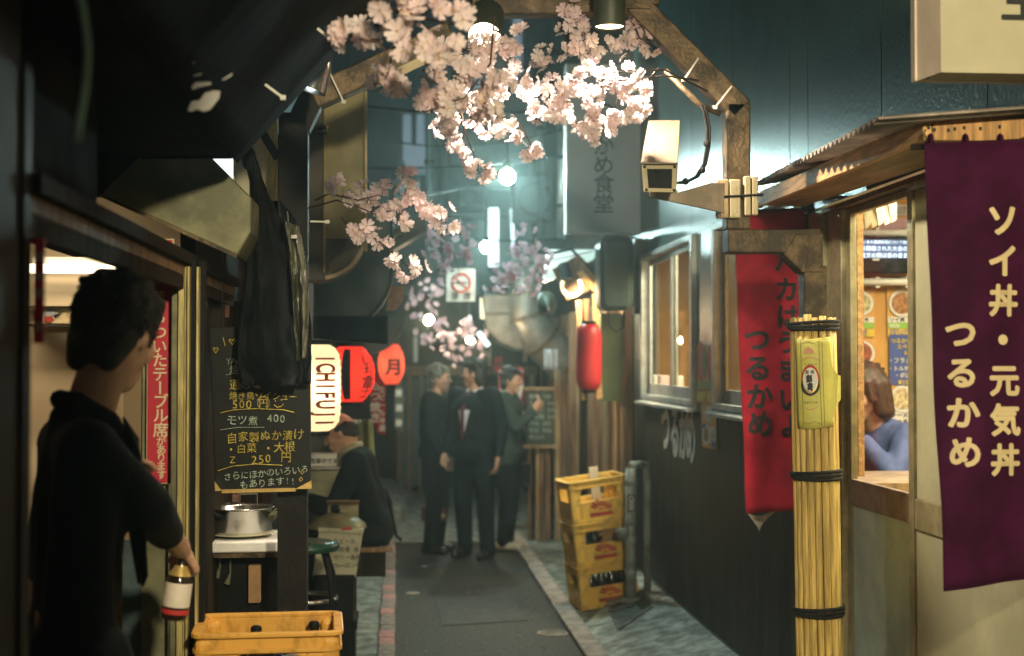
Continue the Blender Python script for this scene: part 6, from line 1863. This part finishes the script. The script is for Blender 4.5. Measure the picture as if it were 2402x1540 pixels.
branch('sunlit white blossoms crowding round the hidden lamp', [[(990, 165), (1060, 190), (1130, 120)], [(985, 180), (1060, 210), (1140, 260)], [(1160, 70), (1210, 100)]],
       [(1050, 130, 26, 5), (1090, 120, 34, 7), (1130, 112, 34, 7), (1155, 140, 28, 4), (1195, 100, 26, 5), (1220, 85, 16, 2), (1060, 265, 30, 6), (1085, 235, 30, 5), (1125, 262, 34, 6), (1170, 225, 36, 6), (1210, 165, 30, 5), (1225, 215, 30, 4), (1040, 295, 26, 4), (1055, 315, 18, 3)], 4.45, .98, depth=.08)
branch('brightest white blossoms right under the cylindrical lamp', [[(1660, 215), (1560, 165), (1480, 165), (1400, 182)], [(1640, 190), (1560, 178), (1450, 190), (1380, 215)], [(1530, 178), (1545, 160)]],
       [(1370, 185, 36, 7), (1420, 180, 30, 5), (1475, 185, 30, 5), (1510, 200, 26, 5), (1500, 245, 30, 6), (1450, 230, 40, 8), (1395, 240, 40, 8), (1340, 225, 38, 7), (1290, 205, 34, 6), (1270, 240, 34, 6), (1320, 275, 36, 6), (1375, 290, 34, 6), (1430, 275, 34, 6), (1470, 270, 28, 4), (1400, 310, 24, 4), (1260, 275, 28, 5), (1240, 245, 24, 4), (1385, 300, 20, 3)], 4.72, .98, depth=.10)
branch('mauve pink blossoms flanking the cylindrical lamp at the top', [[(1320, -20), (1340, 60), (1330, 130)], [(1480, 40), (1500, 90), (1530, 110)]],
       [(1345, 30, 26, 4), (1330, 70, 30, 6), (1365, 55, 22, 3), (1370, 95, 26, 4), (1340, 115, 26, 5), (1300, 120, 22, 3), (1270, 130, 20, 3), (1270, 155, 18, 2), (1490, 55, 26, 5), (1520, 85, 28, 6), (1480, 95, 28, 6), (1530, 110, 20, 3), (1450, 110, 26, 4), (1410, 115, 26, 4), (1385, 150, 20, 3)], 4.98, .98, depth=.08)
branch('pink blossoms trailing down beside the bare cool bulb', [[(1080, 250), (1090, 310), (1110, 360), (1125, 410)], [(1200, 270), (1230, 310), (1250, 350)]],
       [(1040, 300, 20, 3), (1075, 345, 20, 4), (1100, 380, 16, 2), (1118, 398, 22, 4), (1135, 402, 16, 2), (1170, 310, 24, 4), (1195, 315, 20, 3), (1140, 290, 24, 3), (1240, 350, 20, 4), (1255, 362, 14, 2), (1235, 325, 14, 2)], 4.6, .96, depth=.05)
branch('spray of pink blossoms alone on a thin twig before the sign boxes', [[(720, 490), (790, 470), (850, 490), (920, 520), (965, 480)], [(740, 470), (770, 455), (840, 470), (900, 455)], [(800, 510), (830, 545), (880, 560), (920, 590), (960, 630)], [(965, 480), (1010, 500), (1060, 510)]],
       [(788, 440, 20, 3), (805, 452, 12, 1), (820, 472, 18, 3), (855, 445, 16, 2), (860, 475, 20, 4), (890, 455, 18, 3), (915, 435, 18, 3), (930, 480, 24, 5), (960, 415, 16, 3), (955, 445, 20, 3), (975, 470, 24, 5), (905, 500, 22, 4), (940, 515, 22, 4), (975, 500, 14, 2), (855, 545, 22, 4), (835, 558, 20, 3), (885, 555, 20, 3), (920, 595, 22, 4), (930, 615, 14, 2), (960, 635, 26, 5), (985, 632, 14, 2), (1005, 490, 20, 4), (1030, 510, 22, 4), (1050, 525, 20, 3), (1042, 490, 14, 2), (1020, 525, 16, 2)], 5.0, .95, depth=.05)
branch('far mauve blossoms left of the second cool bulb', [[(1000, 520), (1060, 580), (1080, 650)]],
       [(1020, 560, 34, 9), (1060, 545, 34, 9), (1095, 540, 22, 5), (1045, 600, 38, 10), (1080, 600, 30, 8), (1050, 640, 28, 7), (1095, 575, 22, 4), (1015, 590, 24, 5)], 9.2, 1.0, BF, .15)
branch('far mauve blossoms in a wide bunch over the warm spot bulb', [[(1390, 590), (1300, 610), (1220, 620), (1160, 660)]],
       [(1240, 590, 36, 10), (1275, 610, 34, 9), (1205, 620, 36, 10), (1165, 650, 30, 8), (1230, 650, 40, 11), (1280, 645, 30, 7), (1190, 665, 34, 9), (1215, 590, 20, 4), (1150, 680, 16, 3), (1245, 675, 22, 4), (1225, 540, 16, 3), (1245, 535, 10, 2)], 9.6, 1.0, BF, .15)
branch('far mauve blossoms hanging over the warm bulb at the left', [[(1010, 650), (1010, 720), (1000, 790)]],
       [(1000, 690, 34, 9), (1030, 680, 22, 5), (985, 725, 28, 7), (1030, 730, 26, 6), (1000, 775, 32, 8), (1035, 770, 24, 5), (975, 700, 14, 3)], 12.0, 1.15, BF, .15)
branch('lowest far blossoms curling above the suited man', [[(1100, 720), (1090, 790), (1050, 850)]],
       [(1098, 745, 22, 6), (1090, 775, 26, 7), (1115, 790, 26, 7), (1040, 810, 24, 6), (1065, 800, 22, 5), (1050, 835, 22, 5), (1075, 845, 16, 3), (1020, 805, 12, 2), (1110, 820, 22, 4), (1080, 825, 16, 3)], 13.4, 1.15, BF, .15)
# ================================================================== WIRES, PIPES AND BOXES ABOVE THE ALLEY
random.seed(31)
wl = ['thin black wire sagging across the alley behind the grey sign', 'black wire looping over the nearest bare bulb to the left wall', 'drooping wire running along the far blossoms', 'slack wire between the sign boxes and the far block', 'wire carrying the nearest bare bulb across the alley']
for k, (a, b, sag) in enumerate((((905, 330, 13), (1335, 300, 12), 26), ((862, 250, 9), (1500, 215, 11), 34), ((935, 520, 13), (1320, 560, 13), 22), ((915, 470, 9.5), (1250, 360, 18), 30), ((860, 395, 11), (1520, 330, 11), 20))):
    pa = P(*a); pb2 = P(*b)
    pts = []
    for j in range(17):
        t = j / 16
        p = pa.lerp(pb2, t)
        p.z -= 4 * t * (1 - t) * sag * p.y / F
        pts.append(p)
    t_ = thing('overhead_wire', wl[k], 'wire', pa)
    obj('wire', MB().tube(pts, .008, 5), T['black'], t_, smooth=True)
for k, (u, v0, v1, Y, m) in enumerate(((1006, 120, 640, 15, 'bluegreen'), (1268, 230, 590, 16, 'bluegreen'), (1316, 180, 560, 15, 'alu'))):
    t_ = thing('drain_pipe', ['blue green pipe rising behind the no smoking sign at the left', 'blue green pipe rising right of the thin strip of light', 'pale pipe rising just left of the grey hanging sign'][k], 'pipe', P(u, v1, Y))
    obj('pipe', MB().tube([P(u, v1, Y), P(u + 3, v0, Y)], .045, 10), T[m], t_, smooth=True)
    for f in (.2, .5, .8):
        c = P(u + 3 * f, v1 + (v0 - v1) * f, Y)
        obj('clip', MB().lathe([(.047, -.02), (.056, -.02), (.056, .02), (.047, .02)], c, 12), T['steel_dark'], t_)
for k, (u0, v0, u1, v1, Y) in enumerate(((1205, 415, 1330, 520, 16.5), (925, 420, 985, 470, 14), (1075, 440, 1140, 486, 17))):
    a = P(u0, v0, Y); b = P(u1, v1, Y)
    t_ = thing('air_conditioner', ['large dim box unit hanging behind the left edge of the grey sign', 'box unit on the left wall above the dark slanting arm', 'box unit on the far block left of the tall strip of light'][k], 'air conditioner', Vector(((a.x + b.x) / 2, Y, b.z)))
    obj('casing', MB().b2((a.x, Y, b.z), (b.x, Y + .35, a.z)), T['far_wall2'], t_, bevel=.02)
    c = Vector(((a.x * .6 + b.x * .4), Y - .012, (a.z + b.z) / 2)); r_ = (a.z - b.z) * .36
    obj('fan_ring', MB().tube([c + Vector((r_ * math.cos(t), 0, r_ * math.sin(t))) for t in (2 * PI * j / 20 for j in range(21))], .012, 5), T['steel_dark'], t_)
    for j in range(4):
        z = c.z - r_ + 2 * r_ * (j + .5) / 4
        obj('slat', MB().b2((b.x - (b.x - a.x) * .38, Y - .01, z - .012), (b.x - .04, Y - .001, z + .012)), T['far_wall'], t_)
for k, (u0, v0, u1, v1, Y, m, tx) in enumerate(((1128, 806, 1152, 858, 17, 'label', '焼鳥'), (1160, 838, 1178, 872, 16.4, 'red_sign', '酒'), (925, 905, 946, 1010, 15, 'greenbox', '居酒屋'), (1010, 855, 1032, 880, 17, 'sign_cream', '串'))):
    a = P(u0, v0, Y); b = P(u1, v1, Y)
    t_ = thing('small_sign', ['pale narrow shop sign far off right above the suited man', 'little red sign far off beside the dull red shop sign', 'dark green upright sign far along the left by the lantern', 'small cream sign over the far lintel'][k], 'sign', Vector(((a.x + b.x) / 2, Y, b.z)))
    obj('panel', MB().b2((a.x, Y, b.z), (b.x, Y + .05, a.z)), T[m], t_, bevel=.004)
    q = MB()
    for j, ch in enumerate(tx): put(q, ch, P((u0 + u1) / 2, v0 + (v1 - v0) * (j + .5) / len(tx), Y - .006), min(u1 - u0, (v1 - v0) / len(tx)) * .8 * Y / F, bold=.02)
    obj('lettering', q, T['ink'] if m != 'greenbox' else T['paper'], t_)
# ================================================================== PEOPLE
def hand(mb, w_, d, n, side, curl=.5):
    d = d.normalized()
    n = (n - d * n.dot(d)).normalized()
    s = d.cross(n) * side
    R_ = Matrix((d, s, n)).transposed()
    mb.ball(w_ + d * .045, (.052, .040, .019), 12, R_)
    for i, L_ in enumerate((.040, .046, .043, .034)):
        b = w_ + d * .085 + s * (.029 - .0195 * i)
        k1 = b + (d + n * curl * .6).normalized() * L_
        k2 = k1 + (d * (1 - curl) + n * curl * 1.4).normalized() * L_ * .8
        mb.caps(b, k1, .0098, .009, 8)
        mb.caps(k1, k2, .009, .0075, 8)
    t0 = w_ + d * .022 + s * .030
    t1 = t0 + (d * .6 + s * .7 + n * .2).normalized() * .038
    t2 = t1 + (d * .9 + n * .5).normalized() * .030
    mb.caps(t0, t1, .0125, .011, 8)
    mb.caps(t1, t2, .011, .0085, 8)
def person(lb, loc, rz, J=None, head=(0, 0), hair='short', hairm='hair', top='suit', legs='suit', shirt=None, tie=None, coat=0., sc_=1., shoe='shoe', skin='skin', lapel=True, hn=None, curl=(.6, .6), bulk=1.0, sleeve=1.0, strands=0):
    t_ = thing('person', lb, 'person', local=True)
    V = Vector
    j = dict(pelvis=V((0, 0, .95)), waist=V((0, 0, 1.10)), chest=V((0, 0, 1.28)), neck=V((-.01, 0, 1.45)), head=V((.015, 0, 1.605)),
             shL=V((0, .175, 1.41)), elL=V((-.03, .245, 1.13)), wrL=V((.05, .255, .88)), hipL=V((0, .09, .90)), knL=V((.02, .105, .49)), anL=V((-.02, .11, .09)))
    for k in ('sh', 'el', 'wr', 'hip', 'kn', 'an'):
        a = j[k + 'L']; j[k + 'R'] = V((a.x, -a.y, a.z))
    for k in ('shL', 'shR', 'elL', 'elR', 'wrL', 'wrR'): j[k].y *= 1 + .55 * (bulk - 1)
    for k, v in (J or {}).items(): j[k] = V(v)
    Hm = Euler((0, head[1], head[0])).to_matrix()
    hc = j['head']
    def h(x, y, z): return hc + Hm @ V((x, y, z))
    # --- the body: one continuous surface
    b = MB()
    b.ball(hc, (.096, .075, .112), 18, Hm)
    b.caps(h(.025, 0, -.055), h(.052, 0, -.088), .052, .036)
    b.caps(h(.085, 0, .012), h(.106, 0, -.028), .012, .0165, 8)
    b.caps(h(.082, -.03, .026), h(.082, .03, .026), .014, .014, 8)
    b.caps(h(.087, -.020, -.066), h(.087, .020, -.066), .010, .010, 8)
    for s in (-1, 1):
        b.ball(h(-.006, s * .077, -.008), (.020, .010, .031), 10, Hm)
        b.ball(h(.060, s * .038, -.022), (.03, .026, .03), 10, Hm)
    b.caps(j['neck'] - V((0, 0, .03)), hc + Hm @ V((-.02, 0, -.06)), .058, .052)
    b.ball(j['chest'], (.085, .125, .14), 16); b.ball(j['waist'], (.08, .11, .11), 14); b.ball(j['pelvis'], (.085, .12, .10), 14)
    b.caps(j['chest'], j['pelvis'], .08, .085)
    b.caps(j['shL'], j['shR'], .040, .040)
    b.caps(j['neck'] - V((0, 0, .02)), j['chest'], .055, .09)
    for s, S in ((1, 'L'), (-1, 'R')):
        b.caps(j['sh' + S], j['el' + S], .040, .036); b.caps(j['el' + S], j['wr' + S], .040, .027)
        d = (j['wr' + S] - j['el' + S])
        nn = (hn or {}).get(S, V((.3, -s, .05)))
        hand(b, j['wr' + S], d, V(nn), s, curl[0] if s > 0 else curl[1])
        b.caps(j['hip' + S], j['kn' + S], .066, .045); b.caps(j['kn' + S], j['an' + S], .044, .034)
        b.caps(j['an' + S] + V((-.03, 0, -.03)), j['an' + S] + V((.13, .01 * s, -.055)), .034, .026)
    obj('body', b, T[skin], t_, remesh=.0075, smooth_it=4)
    for s in (-1, 1):
        obj('eye', MB().ball(h(.084, s * .030, .006), (.009, .013, .007), 10, Hm), T['hair'], t_, smooth=True)
        q = MB().caps(h(.090, s * .017, .026), h(.083, s * .046, .028), .005, .003, 6)
        obj('eyebrow', q, T['hair'], t_, smooth=True)
    # --- hair
    q = MB()
    if hair in ('short', 'bob'):
        q.ball(h(-.022, 0, .030), (.098, .086, .102), 20, Hm)
        q.ball(h(-.05, 0, -.015), (.062, .078, .085), 16, Hm)
        rnd = random.Random(lb)
        for k in range(46):
            a = rnd.uniform(0, 2 * PI); e = rnd.uniform(.15, 1.5)
            p = V((-.022 + .093 * math.cos(a) * math.cos(e), .082 * math.sin(a) * math.cos(e), .034 + .096 * math.sin(e)))
            if p.x > .052 and p.z < .085: continue
            dd = V((p.x * .12 + .012 * rnd.uniform(-1, 1), p.y * .10 + .012 * rnd.uniform(-1, 1), .003 + .007 * rnd.random()))
            q.caps(h(*p), h(*(p + dd)), .019, .012, 7)
        for k in range(7):
            y_ = -.054 + .018 * k
            q.caps(h(.055, y_, .092), h(.083 + rnd.uniform(-.005, .004), y_ + .008, .058 + rnd.uniform(-.012, .01)), .018, .008, 7)
        if hair == 'bob':
            for s in (-1, 1):
                q.caps(h(-.01, s * .072, .04), h(.0, s * .082, -.085), .034, .032)
                q.caps(h(-.05, s * .06, .03), h(-.045, s * .070, -.095), .050, .042)
                q.caps(h(.035, s * .060, .06), h(.045, s * .080, -.02), .026, .014)
            q.caps(h(-.07, 0, .03), h(-.070, 0, -.10), .060, .050)
            q.ball(h(-.02, 0, .045), (.108, .098, .098), 18, Hm)
        else:
            for s in (-1, 1):
                q.caps(h(.01, s * .076, .03), h(.012, s * .078, -.012), .014, .007, 7)
                q.caps(h(-.05, s * .045, -.03), h(-.062, s * .04, -.085), .042, .028)
    else:       # a ring of cropped hair round a bald crown
        for s in (-1, 1):
            q.caps(h(.0, s * .070, .02), h(-.05, s * .058, .015), .022, .026)
            q.caps(h(-.05, s * .055, .02), h(-.085, s * .01, .0), .030, .030)
            q.caps(h(-.03, s * .062, -.01), h(-.075, s * .03, -.04), .024, .022)
    obj('hair', q, T[hairm], t_, remesh=.007, smooth_it=3)
    if strands:
        q = MB()
        rnd = random.Random(3)
        def sf(a, e, o_):
            return V((-.022 + (.100 + o_) * math.cos(a) * math.cos(e), (.088 + o_) * math.sin(a) * math.cos(e), .032 + (.104 + o_) * math.sin(e)))
        for k in range(strands):
            a = rnd.uniform(0, 2 * PI)
            e = rnd.uniform(-.35, 1.45)
            da = rnd.uniform(-.35, .35)
            L_ = rnd.uniform(.3, .6)
            pts = [sf(a, e, -.003), sf(a + da * .4, e - L_ * .5, rnd.uniform(.0, .006)), sf(a + da, e - L_, rnd.uniform(.0, .014))]
            if pts[2].x > .045 and pts[2].z < .062: continue
            if pts[2].z < (-.15 if hair == 'bob' else -.085): continue
            q.tube([h(*p) for p in pts], [.0024, .0020, .0006], 4)
        obj('hair_strands', q, T[hairm], t_, smooth=True)
    # --- clothes
    k_ = bulk
    q = MB()
    q.ball(j['chest'] + V((.005, 0, .01)), (.128 * k_, .188 * k_, .165), 18); q.ball(j['waist'], (.122 * k_, .168 * k_, .14), 16)
    q.caps(j['chest'], j['waist'], .125 * k_, .122 * k_); q.ball(j['pelvis'] + V((0, 0, -.02)), (.132 * k_, .178 * k_, .15), 16)
    q.caps(j['shL'] + V((0, -.02, -.005)), j['shR'] + V((0, .02, -.005)), .068, .068)
    q.caps(j['neck'] + V((-.015, 0, -.035)), j['chest'], .068, .11)
    if coat:
        for s in (-1, 1):
            q.caps(j['pelvis'] + V((0, s * .075, 0)), j['pelvis'] + V((.0, s * .085, -coat)), .125, .115)
    for s, S in ((1, 'L'), (-1, 'R')):
        q.caps(j['sh' + S] - V((0, s * .05, .03)), j['pelvis'] + V((0, s * .09, .05)), .085 * k_, .10 * k_)
        e_ = j['el' + S].lerp(j['wr' + S], .88 * sleeve)
        q.caps(j['sh' + S], j['el' + S], .070 * k_, .058); q.caps(j['el' + S], e_, .058, .047 if sleeve > .5 else .056)
    nv = len(q.v)
    for i_ in range(nv):
        v_ = q.v[i_]
        q.v[i_] = v_ + V((noise.noise(v_ * 9) * .010, noise.noise(v_ * 9 + V((7, 1, 3))) * .010, 0))
    obj('jacket', q, T[top], t_, remesh=.010, smooth_it=14)
    if lapel:
        nk = j['neck']
        q = MB()
        for s in (-1, 1):
            q.tube([nk + V((-.062, 0, .018)), nk + V((-.03, s * .06, .012)), nk + V((.045, s * .055, -.03)), nk + V((.11, s * .03, -.10))], [.022, .024, .022, .012], 8)
            q.prism([nk + V((.060, s * .100, -.02)), nk + V((.108, s * .130, -.11)), nk + V((.146, s * .055, -.38)), nk + V((.142, s * .020, -.41)), nk + V((.104, s * .088, -.07))], V((.008, 0, .002)))
        for p_ in q.v: p_.x += .128 * (k_ - 1) * min(1, max(0, (nk.z - p_.z) / .16))
        obj('lapel', q, T[top], t_, smooth=False, bevel=.003)
    if shirt:
        nk = j['neck']
        def f(u, v):
            wd = .094 * (1 - v) ** .9 + .004
            y_ = (u - .5) * 2 * wd
            return nk + V((.062 + (.088 + .128 * (k_ - 1)) * min(1, v * 2.2) - 2.0 * y_ * y_, y_, -.005 - .36 * v))
        obj('shirt_front', MB().sheet(f, 8, 12, .004), T[shirt], t_, smooth=True)
        q = MB()
        for s in (-1, 1):
            q.tube([nk + V((-.052, 0, .040)), nk + V((-.02, s * .058, .030)), nk + V((.048, s * .042, -.004)), nk + V((.074, s * .012, -.03))], [.017, .018, .017, .010], 8)
        obj('collar', q, T[shirt], t_, smooth=True)
    if tie:
        nk = j['neck']
        q = MB()
        q.prism([nk + V((.078, -.016, -.012)), nk + V((.078, .016, -.012)), nk + V((.100, .011, -.045)), nk + V((.100, -.011, -.045))], V((.014, 0, .004)))
        q.prism([nk + V((.100, -.013, -.045)), nk + V((.100, .013, -.045)), nk + V((.158, .015, -.16)), nk + V((.160, .019, -.36)), nk + V((.156, 0, -.42)), nk + V((.160, -.019, -.36)), nk + V((.158, -.015, -.16))], V((.007, 0, .002)))
        for p_ in q.v: p_.x += .128 * (k_ - 1) * min(1, max(0, (nk.z - p_.z) / .16))
        obj('necktie', q, T[tie], t_, bevel=.003)
    q = MB()
    q.ball(j['pelvis'] + V((0, 0, -.03)), (.120, .165, .13), 14)
    for S in 'LR':
        q.caps(j['hip' + S], j['kn' + S], .104, .082); q.caps(j['kn' + S], j['an' + S] + V((0, 0, -.01)), .080, .066)
    for i_ in range(len(q.v)):
        v_ = q.v[i_]
        q.v[i_] = v_ + V((noise.noise(v_ * 11) * .008, noise.noise(v_ * 11 + V((2, 9, 3))) * .008, 0))
    obj('trousers', q, T[legs], t_, remesh=.010, smooth_it=5)
    for s, S in ((1, 'L'), (-1, 'R')):
        a = j['an' + S]
        q = MB().caps(a + V((-.04, 0, -.045)), a + V((.14, .014 * s, -.055)), .045, .036)
        q.ball(a + V((0, 0, -.01)), (.055, .046, .05), 12)
        for i_ in range(len(q.v)): q.v[i_].z = max(q.v[i_].z, a.z - .088)
        obj('shoe', q, T[shoe], t_, smooth=True)
    t_.location = loc
    t_.rotation_euler = (0, 0, rz)
    t_.scale = (sc_, sc_, sc_)
    return t_
R_ = math.radians
V = Vector
YM = 12.5
def gp(u, Y): return Vector((P(u, 1300, Y).x, Y, .004))
# the three men standing in the alley
person('man in a long dark coat facing right, left of the suited man', gp(1022, 12.7), R_(-18), dict(elR=(.01, -.23, 1.13), wrR=(.12, -.16, .88), head=(.035, 0, 1.60)), (R_(4), .04), 'short', 'hair_grey', 'coat', 'coat', 'beige_shirt', None, .34, .97, bulk=1.22)
person('man in a dark suit with maroon tie turning his head to the left', gp(1112, 12.35), R_(-128), dict(head=(.0, .0, 1.605), anL=(-.02, .13, .09), knL=(.01, .12, .49), wrR=(.10, -.24, .90)), (R_(-68), -.05), 'short', 'hair', 'suit', 'suit', 'shirt', 'necktie', .08, .995, bulk=1.2)
person('man in a dark green jacket raising a hand, right of the suited man', gp(1190, 12.9), R_(-14), dict(elL=(.10, .24, 1.17), wrL=(.24, .13, 1.33), elR=(.12, -.22, 1.16), wrR=(.27, -.10, 1.30), head=(.04, 0, 1.585)), (R_(-10), .06), 'short', 'hair', 'jacket_green', 'suit', 'beige_shirt', None, .10, .965, 'shoe_pale', bulk=1.2, hn={'R': (-.6, .5, .3), 'L': (-.6, -.5, .3)}, curl=(.9, .9))
# briefcase and bag
bc = thing('briefcase', 'dark red briefcase hanging beside the man in the long coat', 'briefcase', P(1008, 1222, 12.7))
a = P(988, 1190, 12.75); b = P(1046, 1222, 12.75)
obj('case', MB().b2((a.x, 12.72, b.z), (b.x, 12.80, a.z)), mat('oxblood_leather', (.16, .02, .015), .4, var=.3), bc, bevel=.01)
obj('handle', MB().tube([P(1008, 1190, 12.76), P(1009, 1178, 12.76), P(1026, 1178, 12.76), P(1027, 1190, 12.76)], .008, 6), T['black'], bc)
obj('clasp', MB().b2(P(1036, 1214, 12.70), P(1044, 1206, 12.715)), T['gold'], bc)
sbg = thing('shoulder_bag', 'black shoulder bag behind the hip of the man in the green jacket', 'bag', P(1232, 1140, 13.1))
a = P(1215, 1085, 13.1); b = P(1244, 1142, 13.1)
obj('bag_body', MB().b2((a.x, 13.05, b.z), (b.x, 13.2, a.z)), T['black'], sbg, bevel=.03)
obj('strap', MB().tube([P(1220, 1086, 13.1), P(1200, 1000, 13.05), P(1180, 930, 13.05)], .014, 6), T['black'], sbg)
# the man seated at the second stall
hp = P(799, 1014, 8.3)
sloc = Vector((hp.x + .262, 8.3, hp.z - 1.375))
sm = person('balding man in navy sitting at the second stall, head bowed', sloc, R_(172),
    dict(pelvis=(.07, 0, .84), waist=(.095, 0, .97), chest=(.15, 0, 1.12), neck=(.20, 0, 1.265), head=(.265, 0, 1.375), shL=(.16, .175, 1.22), shR=(.16, -.175, 1.22), elL=(.26, .23, .95), elR=(.26, -.23, .95), wrL=(.46, .13, 1.0), wrR=(.46, -.13, 1.0),
         hipL=(.09, .09, .81), hipR=(.09, -.09, .81), knL=(.48, .12, .79), knR=(.48, -.12, .79), anL=(.44, .12, .40), anR=(.44, -.12, .40)), (0, .38), 'bald', 'hair', 'suit', 'suit', 'beige_shirt', None, .0, 1.0, lapel=False, bulk=.86)
st2 = thing('bench', 'dark wooden bench plank under the seated balding man', 'bench', (sloc.x - .2, 8.4, 0))
zb = sloc.z + .725
obj('seat', MB().b2((sloc.x - .5, 8.16, zb - .03), (sloc.x + .04, 8.62, zb)), T['wood_mid'], st2, bevel=.006)
obj('apron_board', MB().b2((sloc.x - .48, 8.19, zb - .17), (sloc.x + .0, 8.22, zb - .031)), T['wood_dark'], st2)
for dx in (-.46, -.20):
    for dy in (8.24, 8.56): obj('leg', MB().b2((sloc.x + dx - .025, dy - .025, .007), (sloc.x + dx + .025, dy + .025, zb - .031)), T['wood_dark'], st2)
# the woman behind the glass door
wl_ = P(2085, 0, 6.75)
person('woman with a brown bob and blue top leaning on the table behind the glass', Vector((wl_.x - .03, 6.75, -.015)), R_(204),
    dict(pelvis=(-.10, 0, .92), waist=(-.06, 0, 1.06), chest=(.0, 0, 1.22), neck=(.06, 0, 1.38), head=(.13, 0, 1.505), shL=(.02, .16, 1.31), shR=(.02, -.16, 1.31), elL=(.16, .22, 1.12), elR=(.14, -.2, 1.10), wrL=(.24, .10, 1.30), wrR=(.34, .0, 1.14),
         hipL=(-.08, .09, .90), hipR=(-.08, -.09, .90), knL=(.30, .12, .88), knR=(.30, -.12, .88), anL=(.28, .12, .46), anR=(.28, -.12, .46)), (R_(6), .25), 'bob', 'hair_brown', 'blue', 'suit', None, None, .0, 1.04, lapel=False, hn={'L': (.5, -.4, .2)}, bulk=1.0, strands=600)
ch_ = thing('stool', 'dark stool under the woman in blue behind the glass', 'stool', (wl_.x + .1, 6.75, .02))
obj('seat', MB().b2((wl_.x - .08, 6.58, .74), (wl_.x + .30, 6.95, .785)), T['wood_dark'], ch_, bevel=.01)
for dx in (-.05, .27):
    for dy in (6.61, 6.92): obj('leg', MB().b2((wl_.x + dx - .016, dy - .016, .021), (wl_.x + dx + .016, dy + .016, .739)), T['wood_dark'], ch_)
# the man stepping into the doorway at the left
def w2l(p, loc, rz):
    return Matrix.Rotation(-rz, 3, 'Z') @ (Vector(p) - loc)
mloc = Vector((P(190, 0, 3.25).x, 3.25, .10))
mrz = R_(20)
ww = lambda u, v, Y: w2l(P(u, v, Y), mloc, mrz)
person('man in black seen from behind, stepping into the doorway with a bottle', mloc, mrz,
    dict(head=(.085, 0, 1.665), neck=(.02, 0, 1.50), chest=(.01, 0, 1.30), shL=(.0, .20, 1.42), shR=(.0, -.20, 1.42), elL=(-.03, .27, 1.12), wrL=ww(250, 1168, 3.45), elR=ww(345, 1190, 3.25), wrR=ww(424, 1288, 3.72), pelvis=(-.01, 0, .94)),
    (R_(46), .36), 'short', 'hair', 'coat', 'coat', None, None, .12, 1.0, bulk=.80, hn={'R': (-.2, .6, -.6)}, curl=(.5, .9), sleeve=.62, strands=900)
hb = thing('held_bottle', 'brown beer bottle with pale label held by the man in black', 'bottle', P(415, 1380, 3.74))
p0, p1 = P(428, 1312, 3.74), P(408, 1452, 3.74)
dq = (p0 - p1).normalized().to_track_quat('Z', 'Y').to_matrix()
Lb = (p0 - p1).length
obj('glass_body', MB().lathe([(0, 0), (.030, 0), (.034, .012), (.034, Lb * .62), (.028, Lb * .74), (.014, Lb * .9), (.013, Lb * 1.2), (0, Lb * 1.2)], p1, 20, dq), T['bottle'], hb, smooth=True)
obj('label', MB().lathe([(.0346, Lb * .22), (.0348, Lb * .25), (.0348, Lb * .60), (.0346, Lb * .62)], p1, 20, dq), T['label'], hb, smooth=True)
obj('red_band', MB().lathe([(.0350, Lb * .10), (.0352, Lb * .11), (.0352, Lb * .17), (.0350, Lb * .18)], p1, 20, dq), T['logo'], hb, smooth=True)
obj('neck_label', MB().lathe([(.0290, Lb * .735), (.0150, Lb * .90)], p1, 20, dq), T['gold'], hb, smooth=True)
